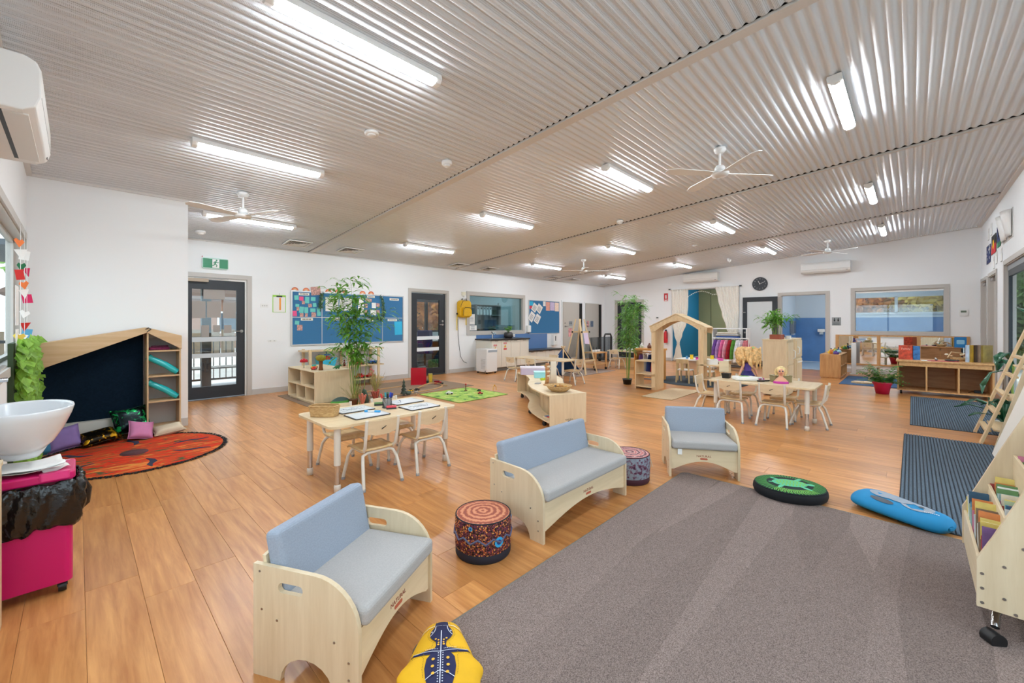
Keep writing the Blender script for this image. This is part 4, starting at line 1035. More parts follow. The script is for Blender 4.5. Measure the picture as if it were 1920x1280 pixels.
def cubby(o, x0, y0, x1, y1, z0, z1, rows, mat, t=0.016, back=True, front='-y', back_mat=None):
    """open shelf carcass as parts; rows = [(z, [divider x ...])], front of the shelf at y0"""
    MB().box(x0,y0,z0,x0+t,y1,z1).build('side_panel', mat, o, bev=0.002); MB().box(x1-t,y0,z0,x1,y1,z1).build('side_panel', mat, o, bev=0.002)
    MB().box(x0,y0,z1,x1,y1,z1+t).build('top_panel', mat, o, bev=0.002); MB().box(x0+t,y0,z0,x1-t,y1,z0+t).build('bottom_panel', mat, o)
    if back: MB().box(x0+t,y1-0.008,z0+t,x1-t,y1,z1).build('back_panel', back_mat or mat, o)
    zs = [r[0] for r in rows] + [z1]
    for k, (z, divs) in enumerate(rows):
        if z > z0+t+1e-4: MB().box(x0+t,y0+0.004,z-t,x1-t,y1-0.008,z).build('shelf', mat, o)
        zt = (zs[k+1]-t) if k+1 < len(rows) else z1
        for d in divs: MB().box(d-t/2,y0+0.004,z,d+t/2,y1-0.008,zt).build('divider', mat, o)
# ---------------------------------------------------------------- left corner: toy house board, rug, cushions, basin, bin
ph = thing('toy_house_board','wide house-shaped play panel with navy felt and a pitched wooden roof','play panel',(0,0,0))
NFELT = M('navy_felt', (20,34,48), 0.95, spec=0.05, var=0.15, vs=60)
HW = wood('house_wood', (212,180,140), (196,160,116), 0, 2.0, 12.0); HWZ = wood('house_wood_up', (212,180,140), (196,160,116), 2, 2.0, 12.0)
MB().prism([(-0.27,0.22),(0.55,0.22),(0.55,1.20),(-0.27,0.86)],6.69,6.715,'y').build('felt_panel', NFELT, ph)
MB().prism([(-0.36,1.09),(0.565,1.265),(0.565,1.205),(-0.36,0.80)],6.44,6.458,'y').build('roof_board', HW, ph, bev=0.003)
MB().prism([(0.565,1.265),(0.885,1.165),(0.885,1.0),(0.565,1.205)],6.44,6.458,'y').build('roof_board', HW, ph, bev=0.003)
MB().prism([(-0.36,1.075),(0.565,1.25),(0.565,1.265),(-0.36,1.09)],6.458,6.72,'y').build('roof_top', HW, ph); MB().prism([(0.565,1.25),(0.885,1.15),(0.885,1.165),(0.565,1.265)],6.458,6.72,'y').build('roof_top', HW, ph)
MB().box(-0.36,6.60,0.10,0.56,6.715,0.22).build('base_board', M('pale_base',(214,210,202),0.6), ph)
MB().box(-0.31,6.45,0.0,-0.275,6.72,0.95).build('end_panel', M('pale_base',(214,210,202),0.6), ph)
sh = [('side_panel',(0.565,6.458,0.02,0.58,6.72,1.235)),('side_panel',(0.865,6.458,0.02,0.88,6.72,1.15))]
for nm, b in sh: MB().box(*b).build(nm, HWZ, ph)
for z in (0.08,0.385,0.685,0.985): MB().box(0.58,6.46,z-0.008,0.865,6.72,z+0.008).build('shelf', HW, ph)
MB().box(0.58,6.71,0.02,0.865,6.72,1.13).build('back_panel', M('shelf_back_grey',(176,172,168),0.6), ph)
mb = MB(); mb.tube([(0.55,6.435,1.245),(0.575,6.43,1.262),(0.60,6.435,1.25),(0.565,6.435,1.215)],0.005,6); mb.build('latch', CHAR, ph)
TQ = M('turquoise_plastic', (40,184,188), 0.2, spec=0.6)
for lab, z in (('upper turquoise plastic tube leaning in the toy house shelf',0.693),('lower turquoise plastic tube leaning in the toy house shelf',0.393)):
    o = thing('toy_tube', lab, 'toy tube', (0.72,6.55,z), 0, 'turquoise tubes')
    mb = MB().tube([(-0.125,0.0,0.215),(-0.11,0.0,0.20),(0.02,-0.02,0.12),(0.10,-0.03,0.05),(0.125,-0.03,0.032)],[0.026,0.033,0.036,0.036,0.03],12); mb.build('tube_body', TQ, o)
    MB().tube([(-0.138,0.0,0.226),(-0.118,0.0,0.208)],0.035,12).build('end_rim', TQ, o); MB().tube([(0.118,-0.03,0.038),(0.132,-0.03,0.028)],0.034,12).build('end_rim', TQ, o)
o = thing('knitted_strip','dark magenta knitted strip on the top toy house shelf','textile',(0.68,6.55,0.993))
MB().prism(rrect(-0.09,-0.05,0.10,0.05,0.02),0,0.035).build('fold', M('magenta_knit',(112,28,66),0.9,var=0.4,vs=60), o, bev=0.01)
MB().prism(rrect(-0.07,-0.04,0.09,0.04,0.02),0.035,0.055).build('fold', M('plum_knit',(80,26,50),0.9,var=0.4,vs=60), o, bev=0.008)
# round rug
def rug_red():
    m = bpy.data.materials.new('painted_rug'); m.use_nodes = True; nt = m.node_tree; b = nt.nodes['Principled BSDF']; b.inputs['Roughness'].default_value = 0.9; b.inputs['Specular IOR Level'].default_value = 0.1
    tc = nt.nodes.new('ShaderNodeTexCoord'); mp = nt.nodes.new('ShaderNodeMapping'); mp.inputs['Scale'].default_value = (3.2,14,1); mp.inputs['Rotation'].default_value = (0,0,0.5)
    n = nt.nodes.new('ShaderNodeTexNoise'); n.inputs['Scale'].default_value = 1; n.inputs['Detail'].default_value = 5; n.inputs['Distortion'].default_value = 1.2
    nt.links.new(tc.outputs['Object'], mp.inputs[0]); nt.links.new(mp.outputs[0], n.inputs['Vector'])
    r = nt.nodes.new('ShaderNodeValToRGB'); e = r.color_ramp.elements
    e[0].position = 0.33; e[0].color = lin((58,84,60)); e[1].position = 0.68; e[1].color = lin((228,110,60))
    for p, c in ((0.40,(96,86,50)),(0.43,(190,44,30)),(0.50,(214,62,36)),(0.56,(150,84,44)),(0.59,(206,54,34)),(0.64,(196,140,64))):
        q = e.new(p); q.color = lin(c)
    nt.links.new(n.outputs['Fac'], r.inputs[0]); nt.links.new(r.outputs[0], b.inputs['Base Color'])
    return m
rr = thing('round_rug','round red painted rug with a shaggy black fringe in the left corner','rug',(0.40,5.68,0))
MB().lathe([(0,0.0),(0.745,0.0),(0.745,0.006),(0.735,0.009),(0,0.009)],56).build('pile', rug_red(), rr)
MB().lathe([(0,0.009),(0.11,0.009),(0.11,0.0105),(0,0.0105)],28,sx=1.0,sy=1.15).build('centre_disc', M('rug_centre',(84,44,48),0.9,var=0.3,vs=90), rr)
FR = M('black_fringe', (16,16,18), 0.95)
R = random.Random(2); mb = MB()
for k in range(640):
    a = 2*PI*k/640 + R.uniform(-0.01,0.01); r = 0.738; l = R.uniform(0.03,0.06); w = 0.008; z = R.uniform(0.008,0.018)
    c, s_ = math.cos(a), math.sin(a); a2 = a + R.uniform(-0.04,0.04); c2, s2 = math.cos(a2), math.sin(a2)
    p0 = Vector((r*c,r*s_,0.008)); p1 = Vector(((r+l*0.6)*c2,(r+l*0.6)*s2,z)); p2 = Vector(((r+l)*c2,(r+l)*s2,0.002)); t_ = Vector((-s_,c,0))*w
    mb.add([p0-t_,p0+t_,p1+t_,p1-t_,p2],[(0,1,2,3),(3,2,4)])
q = mb.build('fringe', FR, rr); q['kind'] = 'stuff'
DKM = M('rug_navy_motif', (34,38,62), 0.9)
def swoosh(pts, w):
    mb = MB(); P = [Vector((a,b,0.0098)) for a,b in pts]; n = len(P); L, Rr = [], []
    for i, p in enumerate(P):
        d = (P[min(i+1,n-1)]-P[max(i-1,0)]).normalized(); s_ = Vector((-d.y,d.x,0)); ww = w*math.sin(PI*(i+0.35)/(n-0.3))
        L.append(p+s_*ww); Rr.append(p-s_*ww)
    for i in range(n-1): mb.add([L[i],Rr[i],Rr[i+1],L[i+1]],[(0,1,2,3)])
    return mb
for a, d in ((0.3,1),(1.5,-1),(2.6,1),(3.7,-1),(4.9,1),(5.7,-1)):
    c, s_ = math.cos(a), math.sin(a)
    pts = [(c*r-d*s_*k, s_*r+d*c*k) for r, k in ((0.34,0.0),(0.42,0.02),(0.50,0.01),(0.57,-0.04),(0.66,-0.05))]
    swoosh(pts, 0.028).build('boomerang_motif', DKM, rr, solid=0.0015)
# scatter cushions
def pillow(name, label, loc, size, rot, mat, tag_col=None):
    o = thing(name, label, 'cushion', loc, 0, 'scatter cushions by the toy house', rot)
    hx, hy, hz = size
    def fn(u, v, s_):
        x, y = -1+2*u, -1+2*v
        k = (1-x**4)*(1-y**4); pin = 1-0.12*(x*x*(1-y*y)+0)*0
        ex = hx*(x - 0.10*x*(1-abs(y))*0); 
        xx = hx*x*(1-0.10*(1-y*y)); yy = hy*y*(1-0.10*(1-x*x))
        return (xx, yy, s_*hz*max(k,0)**0.42)
    mb = MB(); mb.grid(lambda u,v: fn(u,v,1),13,13); mb.grid(lambda u,v: fn(1-u,v,-1),13,13)
    mb.build('cover', mat, o, smooth=True)
    pts = [fn(u,0,0) for u in (0,.25,.5,.75)] + [fn(1,v,0) for v in (0,.25,.5,.75)] + [fn(u,1,0) for u in (1,.75,.5,.25)] + [fn(0,v,0) for v in (1,.75,.5,.25)]
    MB().tube(pts,0.004,5,True).build('seam', mat, o)
    return o
PUR = M('lilac_cotton', (136,112,170), 0.85, var=0.06, vs=12); PNK = M('pink_cotton', (206,128,170), 0.85, var=0.06, vs=12)
CRM = M('cream_cotton', (204,186,160), 0.85, var=0.08, vs=10); TBL = M('teal_cotton', (52,112,148), 0.8, var=0.1, vs=14)
def sequin(name, c1, c2, c3):
    m = bpy.data.materials.new(name); m.use_nodes = True; nt = m.node_tree; b = nt.nodes['Principled BSDF']; b.inputs['Roughness'].default_value = 0.25; b.inputs['Metallic'].default_value = 0.7
    tc = nt.nodes.new('ShaderNodeTexCoord'); n = nt.nodes.new('ShaderNodeTexNoise'); n.inputs['Scale'].default_value = 14; n.inputs['Detail'].default_value = 3; n.inputs['Distortion'].default_value = 1.5
    nt.links.new(tc.outputs['Object'], n.inputs['Vector']); r = nt.nodes.new('ShaderNodeValToRGB'); e = r.color_ramp.elements
    e[0].position = 0.42; e[0].color = lin(c1); e[1].position = 0.68; e[1].color = lin(c3); q = e.new(0.55); q.color = lin(c2)
    nt.links.new(n.outputs['Fac'], r.inputs[0]); nt.links.new(r.outputs[0], b.inputs['Base Color'])
    v = nt.nodes.new('ShaderNodeTexVoronoi'); v.inputs['Scale'].default_value = 120; nt.links.new(tc.outputs['Object'], v.inputs['Vector'])
    bp = nt.nodes.new('ShaderNodeBump'); bp.inputs['Strength'].default_value = 0.8; bp.inputs['Distance'].default_value = 0.006; nt.links.new(v.outputs['Color'], bp.inputs['Height']); nt.links.new(bp.outputs[0], b.inputs['Normal'])
    return m
pillow('scatter_cushion','teal cushion wedged behind the lilac cushion under the basin',(-0.27,6.28,0.10),(0.11,0.11,0.05),(1.25,0,0.2),TBL)
pillow('scatter_cushion','lilac cotton cushion leaning at the left edge of the round rug',(-0.10,6.32,0.125),(0.135,0.12,0.05),(1.2,-0.12,0.25),PUR)
pillow('scatter_cushion','black and gold sequin cushion lying on the round rug',(0.16,6.36,0.085),(0.17,0.115,0.055),(0.35,-0.12,0.35),sequin('gold_sequins',(20,16,8),(40,30,8),(216,160,20)))
pillow('scatter_cushion','green sequin cushion leaning on the navy felt',(0.43,6.52,0.20),(0.165,0.15,0.06),(1.05,-0.10,0.15),sequin('green_sequins',(6,14,22),(8,40,34),(40,200,110)))
pillow('scatter_cushion','pink cotton cushion standing on the round rug edge',(0.50,6.30,0.105),(0.115,0.11,0.045),(0.95,0.25,0.2),PNK)
pillow('scatter_cushion','cream cushion lying by the toy house shelf',(0.75,6.36,0.062),(0.15,0.10,0.045),(0.25,-0.1,0.1),CRM)
# leaf screen on the side wall
lv = thing('leaf_screen','artificial green leaf screen hanging under the hearts window','leaf screen',(0,0,0))
IVY = leafmat('ivy_leaf', (150,196,80), 0.3, 18)
R = random.Random(21); mb = MB()
for k in range(950):
    y = R.uniform(5.0,6.52); z = R.uniform(0.03,1.2); x = XL + R.uniform(0.03,0.10)
    c = Vector((x,y,z)); l = R.uniform(0.07,0.11); nn = Vector((R.uniform(0.5,1.0),R.uniform(-1.0,-0.3),R.uniform(-0.1,0.7))).normalized(); d = nn.cross(Vector((R.uniform(-1,1),R.uniform(-1,1),R.uniform(-0.2,0.2)))).normalized(); d = Vector((abs(d.x)*0.6,d.y,-abs(d.z))).normalized(); s_ = nn.cross(d).normalized()
    w = l*0.42
    mb.add([c,c+d*l*0.4+s_*w+nn*0.008,c+d*l,c+d*l*0.4-s_*w+nn*0.008,c+d*l*0.45],[(0,1,4),(1,2,4),(2,3,4),(3,0,4)])
q = mb.build('leaves', IVY, lv); q['kind'] = 'stuff'
MB().box(XL+0.002,4.98,0.03,XL+0.03,6.54,1.16).build('backing', M('dark_leaf_backing',(40,58,28),0.8), lv)
for y in (5.3,5.9,6.35): MB().tube([(XL+0.07,y,0.1),(XL+0.08,y+0.02,0.6),(XL+0.07,y-0.01,1.15)],0.008,6).build('vine', M('vine_brown',(96,64,36),0.8), lv)
# paper hearts and pennants on the hearts window
R = random.Random(14); cols = [('white',(240,240,238)),('red',(206,44,40)),('magenta',(198,30,84)),('green',(30,112,72)),('sky blue',(96,170,210)),('orange',(236,126,66)),('yellow',(240,206,90)),('lilac',(196,180,216))]
spots = [(4.75,1.98,5),(4.9,1.90,0),(5.25,1.93,0),(4.95,1.80,3),(5.55,1.80,2),(4.8,1.72,1),(5.2,1.66,5),(5.25,1.58,0),(5.55,1.55,2),(5.25,1.40,0),(5.28,1.28,1),(5.5,1.22,4),(4.75,1.20,6),(5.0,1.18,0),(5.2,1.08,7),(4.95,1.04,3),(4.9,0.98+0.04,0),(5.45,1.02,0)]
gar = []
for lab, y in (('paper heart and pennant string at the near side of the hearts window',5.42),('paper heart and pennant string in the middle of the hearts window',5.80),('paper heart and pennant string next to the far frame of the hearts window',6.06)):
    g = thing('paper_garland', lab, 'garland', (XL+0.04,y,2.2), 0, 'paper strings in the side window'); gar.append(g)
    MB().tube([(-0.022,0,0.0),(0,0,-0.03),(0,0,-1.2)],0.0015,4).build('string', OFFW, g)
for k, (y, z, c) in enumerate(spots):
    nm, cc = cols[c]; s = 0.042; g = gar[0 if y < 5.1 else (1 if y < 5.4 else 2)]
    if k % 3 == 0: pts = [(0,-s),(s*0.9,s*0.3),(s*0.55,s*0.8),(0.0,s*0.45),(-s*0.55,s*0.8),(-s*0.9,s*0.3)]; kind = 'heart'
    elif k % 3 == 1: pts = [(-s,s),(s,s),(0,-s)]; kind = 'pennant'
    else: pts = [(-s*0.8,-s),(s*0.8,-s),(s*0.8,s),(-s*0.8,s)]; kind = 'card'
    MB().prism(pts,-0.001,0.001,'y').build('paper_'+kind, M('paper_'+nm.replace(' ','_'),cc,0.8), g, (0.0,y+0.55-g.location.y,z-2.2), (R.uniform(-0.2,0.2),R.uniform(-0.3,0.3),R.uniform(0.3,1.0)))
for lab, y, z0, z1 in (('tall white notice taped at the near edge of the side window',5.12,1.30,1.62),('lower white notice taped at the near edge of the side window',5.15,1.02,1.27)):
    o = MB().box(XL+0.03,y,z0,XL+0.033,y+0.24,z1).build('window_sheet', OFFW); tag(o, lab, 'notice')
# basin
sk = thing('wash_basin','white oval ceramic basin at the left edge of the room','basin',(-0.188,3.17,0.69))
CER = M('white_ceramic', (226,230,234), 0.12, spec=0.6)
pr = [(0.0,0.0),(0.42,0.002),(0.60,0.035),(0.80,0.10),(0.95,0.17),(1.0,0.205),(0.985,0.213),(0.95,0.203),(0.85,0.14),(0.6,0.07),(0.3,0.05),(0.0,0.045)]
MB().lathe(pr,44,sx=0.18,sy=0.25).build('bowl', CER, sk)
MB().lathe([(0.0,-0.035),(0.06,-0.035),(0.07,-0.02),(0.085,0.01),(0.0,0.01)],22).build('pedestal', CER, sk)
MB().tube([(-0.15,0.02,0.19),(-0.15,0.02,0.31),(-0.12,0.03,0.35),(-0.05,0.05,0.35)],0.012,8).build('tap', CHROME, sk)
MB().bar((-0.15,0.02,0.33),(-0.06,0.06,0.42),0.03,0.006).build('tap_lever', STEEL, sk)
MB().cyl((-0.04,-0.02,0.046),(-0.04,-0.02,0.051),0.022,n=14).build('plug', CHROME, sk)
# pink bin with liner and papers
bn = thing('rubbish_tub','hot pink wheeled tub with a black liner bag under the basin','bin',(-0.17,3.10,0)); bn.scale = (1,1,0.92)
HP = M('hot_pink_plastic', (206,14,104), 0.35, spec=0.5)
MB().prism(rrect(-0.155,-0.10,0.155,0.155,0.03),0.055,0.56).build('tub', HP, bn)
def linerf(u, v):
    a = 2*PI*u; c, s_ = math.cos(a), math.sin(a)
    R0 = 1/max(abs(c)/0.175, abs(s_)/0.15); R0 = min(R0, 0.205)
    k = 0.008*math.sin(a*17+v*9)+0.006*math.sin(a*31-v*23)
    prf = [(0.96,0.585),(1.03,0.60),(1.10,0.57),(1.13,0.50),(1.10,0.43),(1.02,0.365),(0.94,0.355)]
    q = v*(len(prf)-1); i = min(int(q),len(prf)-2); f = q-i
    r = prf[i][0]*(1-f)+prf[i+1][0]*f; z = prf[i][1]*(1-f)+prf[i+1][1]*f
    return (c*(R0*r+k*(1 if 0.1<v<0.95 else 0.2)), 0.027+s_*(R0*r+k), z+0.012*math.sin(a*5+1)*(v>0.6)+0.006*math.sin(a*13))
MB().grid(linerf,96,15,True,True).build('bin_liner', M('black_bag',(12,12,14),0.22,spec=0.6,bump=0.5,bs=30), bn)
MB().tube([(0.185,0.0,0.56),(0.205,0.0,0.50),(0.20,0.01,0.42),(0.17,0.01,0.38)],[0.016,0.02,0.018,0.01],8).build('liner_knot', MATS['black_bag'], bn)
lid = MB().prism(rrect(-0.165,-0.115,0.165,0.165,0.03),0.60,0.645).build('lid', HP, bn, bev=0.008)
MB().prism(rrect(0.045,-0.125,0.145,-0.09,0.012),0.615,0.652).build('lid_handle', M('pink_clear',(226,60,130),0.3), lid)
for a, b_ in ((0.12,-0.07),(0.12,0.12),(-0.12,-0.07),(-0.12,0.12)):
    c = MB().cyl((a-0.014,b_,0.027),(a+0.014,b_,0.027),0.027,n=14).build('caster', BLACK, bn); MB().box(a-0.018,b_-0.012,0.03,a+0.018,b_+0.012,0.06).build('caster_fork', CHAR, c)
for k, (lab, dx, dy, rz, w, d) in enumerate((('large white paper sheet topmost on the pink tub lid',-0.02,0.0,0.12,0.30,0.20),('crumpled white paper sheet under the top sheet on the pink tub',0.0,-0.03,-0.25,0.28,0.17),('small offcut of paper at the corner of the pink tub lid',0.10,-0.06,0.5,0.10,0.06))):
    z = 0.622-0.009*k
    def pf(u, v): 
        x, y = (u-0.5)*w, (v-0.5)*d
        return (x, y, 0.010*math.sin(u*7+k)*(u) + 0.006*math.sin(v*9+k*2))
    o = MB().grid(pf,14,10).build('loose_paper', OFFW, None, (-0.18+dx,3.12+dy,z), (0,0,rz), solid=0.0012); tag(o, lab, 'paper')
o = thing('side_cabinet','pale wooden cabinet end cut off by the left picture edge','cabinet',(-0.30,2.84,0))
MB().box(-0.06,-0.05,0.0,0.072,0.03,0.70).build('side_panel', PLY, o, bev=0.003); MB().box(-0.06,-0.055,0.70,0.076,0.035,0.722).build('top_panel', PLYX, o, bev=0.003)
o = thing('paint_bottle','small dark and tan striped bottle beneath the basin rim','bottle',(-0.315,3.62,0))
MB().cyl((0,0,0.0),(0,0,0.55),0.03,n=14).build('stand', WHITE, o); MB().lathe([(0,0.55),(0.03,0.55),(0.03,0.63),(0.012,0.66),(0,0.66)],14).build('bottle', M('plum_glass',(70,36,56),0.3), o)
# ---------------------------------------------------------------- seats, stools and floor cushions around the carpet
seat_unit('child_armchair','closest small plywood armchair with pale blue cushions, back to the drawing table',0.56,(0.815,1.72,0),math.radians(28),'armchair')
seat_unit('child_sofa','two-seat plywood sofa with pale blue cushions beside the carpet',1.0,(2.415,1.81,0),0.0,'sofa')
seat_unit('child_armchair','small plywood armchair with a white tag, facing the camera at the carpet corner',0.56,(3.87,1.39,0),math.radians(-58.3),'armchair')
def dots_mat(name, cols, scale, rim, rings):
    m = bpy.data.materials.new(name); m.use_nodes = True; nt = m.node_tree; b = nt.nodes['Principled BSDF']; b.inputs['Roughness'].default_value = 0.8; b.inputs['Specular IOR Level'].default_value = 0.2
    tc = nt.nodes.new('ShaderNodeTexCoord'); v = nt.nodes.new('ShaderNodeTexVoronoi'); v.inputs['Scale'].default_value = scale
    nt.links.new(tc.outputs['Object'], v.inputs['Vector'])
    sp = nt.nodes.new('ShaderNodeSeparateColor'); nt.links.new(v.outputs['Color'], sp.inputs[0])
    r = nt.nodes.new('ShaderNodeValToRGB'); r.color_ramp.interpolation = 'CONSTANT'; e = r.color_ramp.elements
    e[0].position = 0; e[0].color = lin(cols[0])
    for i, c in enumerate(cols[1:]):
        q = e[1] if i == 0 else e.new(0.5); q.position = (i+1)/len(cols); q.color = lin(c)
    nt.links.new(sp.outputs[0], r.inputs[0])
    mx = nt.nodes.new('ShaderNodeMix'); mx.data_type = 'RGBA'
    st = nt.nodes.new('ShaderNodeMath'); st.operation = 'GREATER_THAN'; st.inputs[1].default_value = rim
    nt.links.new(v.outputs['Distance'], st.inputs[0]); nt.links.new(st.outputs[0], mx.inputs[0]); nt.links.new(r.outputs[0], mx.inputs[6]); mx.inputs[7].default_value = lin(rings)
    nt.links.new(mx.outputs[2], b.inputs['Base Color'])
    return m
def ring_mat(name, c1, c2, c3, scale):
    m = bpy.data.materials.new(name); m.use_nodes = True; nt = m.node_tree; b = nt.nodes['Principled BSDF']; b.inputs['Roughness'].default_value = 0.8; b.inputs['Specular IOR Level'].default_value = 0.2
    tc = nt.nodes.new('ShaderNodeTexCoord'); w = nt.nodes.new('ShaderNodeTexWave'); w.wave_type = 'RINGS'; w.rings_direction = 'Z'; w.inputs['Scale'].default_value = scale; w.inputs['Distortion'].default_value = 2.5; w.inputs['Detail'].default_value = 3; w.inputs['Detail Scale'].default_value = 6
    nt.links.new(tc.outputs['Object'], w.inputs['Vector']); r = nt.nodes.new('ShaderNodeValToRGB'); e = r.color_ramp.elements
    e[0].position = 0.2; e[0].color = lin(c1); e[1].position = 0.8; e[1].color = lin(c3); q = e.new(0.5); q.color = lin(c2)
    nt.links.new(w.outputs['Fac'], r.inputs[0]); nt.links.new(r.outputs[0], b.inputs['Base Color'])
    return m
def ottoman(label, loc, r, h, side, top, band):
    o = thing('ottoman', label, 'ottoman', loc)
    MB().lathe([(r*0.98,0.045),(r,0.06),(r*1.01,h*0.6),(r,h-0.012),(r*0.965,h)],40).build('side_cover', side, o)
    MB().lathe([(0,h+0.008),(r*0.5,h+0.007),(r*0.88,h+0.003),(r*0.967,h-0.001)],40).build('top_cover', top, o)
    MB().lathe([(0,0.0),(r*0.95,0.0),(r*0.985,0.01),(r*0.985,0.048),(r*0.97,0.05)],40).build('base_band', band, o)
    MB().tube([(r*0.97*math.cos(2*PI*k/40),r*0.97*math.sin(2*PI*k/40),h-0.001) for k in range(40)],0.004,5,True).build('piping', band, o)
    return o
NV = M('navy_fabric', (30,28,40), 0.8)
ot = ottoman('round stool covered in dotted orange and black Aboriginal pattern fabric',(1.635,1.80,0),0.162,0.222,
    dots_mat('dot_art',[(196,104,56),(120,60,46),(214,150,84),(104,52,70),(190,70,54),(84,56,44),(60,60,80)],120,0.6,(40,28,28)), ring_mat('dot_art_top',(150,84,70),(188,112,80),(206,140,108),9.0), NV)
for a, z, r in ((-1.75,0.115,0.028),(-0.95,0.205,0.012),(-2.75,0.195,0.012)):
    c, s_ = math.cos(a), math.sin(a)
    mb = MB(); p = Vector((0.1635*c,0.1635*s_,z)); mb.cyl(p,p+Vector((c,s_,0))*0.001,r,n=18); mb.build('blue_circle', M('dot_blue',(50,160,214),0.7), ot)
    mb = MB(); mb.cyl(p+Vector((c,s_,0))*0.001,p+Vector((c,s_,0))*0.002,r*0.5,n=14); mb.build('circle_centre', M('dot_navy',(30,60,130),0.7), ot)
pts = [(0.1655*math.cos(a),0.1655*math.sin(a),0.125+0.014*math.sin(k*PI/2*1.0)) for k, a in enumerate([2*PI*i/48 for i in range(48)])]
MB().tube(pts,0.006,5,True).build('zigzag_band', M('dot_slate',(90,92,120),0.8), ot)
o2 = ottoman('round stool with purple swirl fabric and tassels partly behind the sofa',(3.235,1.725,0),0.165,0.225,
    ring_mat('swirl_art',(44,28,44),(104,60,82),(132,142,154),7.0), ring_mat('swirl_art_top',(190,120,120),(222,190,180),(120,80,90),6.0), M('plum_fabric',(62,22,36),0.8))
for k in range(3): MB().tube([(0.15,-0.07,0.20),(0.175,-0.085-0.01*k,0.15),(0.18+0.006*k,-0.09-0.012*k,0.08)],0.003,5).build('tassel', M('tassel_cream',(214,196,170),0.8), o2)
# carpet
def carpet_mat():
    m = bpy.data.materials.new('taupe_carpet'); m.use_nodes = True; nt = m.node_tree; b = nt.nodes['Principled BSDF']; b.inputs['Roughness'].default_value = 0.95; b.inputs['Specular IOR Level'].default_value = 0.08
    tc = nt.nodes.new('ShaderNodeTexCoord'); n = nt.nodes.new('ShaderNodeTexNoise'); n.inputs['Scale'].default_value = 260; n.inputs['Detail'].default_value = 3
    nt.links.new(tc.outputs['Object'], n.inputs['Vector'])
    mp = nt.nodes.new('ShaderNodeMapping'); mp.inputs['Scale'].default_value = (0.34,4.2,1); mp.inputs['Rotation'].default_value = (0,0,0.12)
    n2 = nt.nodes.new('ShaderNodeTexVoronoi'); n2.inputs['Scale'].default_value = 1.0; n2.inputs['Randomness'].default_value = 0.8
    nt.links.new(tc.outputs['Object'], mp.inputs[0]); nt.links.new(mp.outputs[0], n2.inputs['Vector'])
    sp = nt.nodes.new('ShaderNodeSeparateColor'); nt.links.new(n2.outputs['Color'], sp.inputs[0])
    r = nt.nodes.new('ShaderNodeValToRGB'); e = r.color_ramp.elements; e[0].position = 0.3; e[0].color = lin((98,84,79)); e[1].position = 0.7; e[1].color = lin((164,147,140))
    nt.links.new(n.outputs['Fac'], r.inputs[0])
    r2 = nt.nodes.new('ShaderNodeMapRange'); r2.inputs[3].default_value = 0.82; r2.inputs[4].default_value = 1.12; nt.links.new(sp.outputs[0], r2.inputs[0])
    mx = nt.nodes.new('ShaderNodeVectorMath'); mx.operation = 'SCALE'; nt.links.new(r.outputs[0], mx.inputs[0]); nt.links.new(r2.outputs[0], mx.inputs[3]); nt.links.new(mx.outputs[0], b.inputs['Base Color'])
    bp = nt.nodes.new('ShaderNodeBump'); bp.inputs['Strength'].default_value = 0.6; bp.inputs['Distance'].default_value = 0.006; nt.links.new(n.outputs['Fac'], bp.inputs['Height']); nt.links.new(bp.outputs[0], b.inputs['Normal'])
    return m
cp = thing('carpet_rug','large taupe carpet rug with vacuum marks in the foreground','rug',(0,0,0))
MB().prism(rrect(0.92,-1.05,3.68,1.45,0.05),0.0,0.014).build('pile', carpet_mat(), cp)
MB().tube([(a,b,0.007) for a,b in rrect(0.92,-1.05,3.68,1.45,0.05)],0.0085,6,True).build('bound_edge', M('edge_binding',(118,112,102),0.8), cp)
# ribbed entrance mats
RIB = M('ribbed_mat', (98,110,122), 0.95, spec=0.08, var=0.28, vs=160, bump=0.4, bs=300)
GROOVE = M('mat_groove', (46,50,56), 0.95)
def ribbed(label, x0, x1, y0, y1, pitch=0.024):
    o = thing('door_mat', label, 'mat', (0,0,0))
    MB().box(x0,y0,0.0,x1,y1,0.004).build('backing', GROOVE, o)
    mb = MB(); n = int((y1-y0)/pitch)
    for k in range(n):
        a = y0+0.006+k*pitch; mb.prism([(a,0.004),(a+0.004,0.010),(a+pitch-0.009,0.010),(a+pitch-0.006,0.004)],x0+0.004,x1-0.004,'x')
    q = mb.build('ribs', RIB, o); q['kind'] = 'stuff'
ribbed('longer grey-blue ribbed mat leading away beside the blue cushion',3.78,6.80,-1.04,0.07)
ribbed('shorter grey-blue ribbed mat in front of the three-bay toy counter',7.45,10.35,-1.04,0.02)
# turtle cushion
TG = M('turtle_dark', (12,34,34), 0.85)
tc_ = thing('turtle_cushion','round black floor cushion printed with a green turtle','floor cushion',(3.765,0.675,0))
ra, rb, hh = 0.245, 0.215, 0.095; tr = math.radians(20)
tc_.rotation_euler = (0,0,-1.1)
def puffz(x, y): 
    q = min(1.0,(x/ra)**2+(y/rb)**2); return hh*(0.86+0.14*(1-q)**0.5)
MB().lathe([(0.0,0.0),(0.88,0.0),(0.97,0.02),(1.0,0.045),(0.985,0.07),(0.95,0.082)],44,sx=ra,sy=rb).build('side_band', M('black_fabric',(14,16,22),0.85), tc_)
MB().lathe([(q, hh*(0.86+0.14*(1-q*q)**0.5)) if q > 0 else (0.0, hh) for q in (0.955,0.9,0.8,0.65,0.5,0.3,0.15,0.0)][::-1],44,sx=ra,sy=rb).build('top_cover', TG, tc_)
def drape(mb, pts, zf, dz=0.0018):
    vs = [(x,y,zf(x,y)+dz) for x,y in pts]; mb.add(vs,[tuple(range(len(vs)))])
G1 = M('turtle_leaf_green',(70,140,70),0.85); G2 = M('turtle_lime',(126,190,84),0.85); G3 = M('turtle_mint',(96,190,150),0.85)
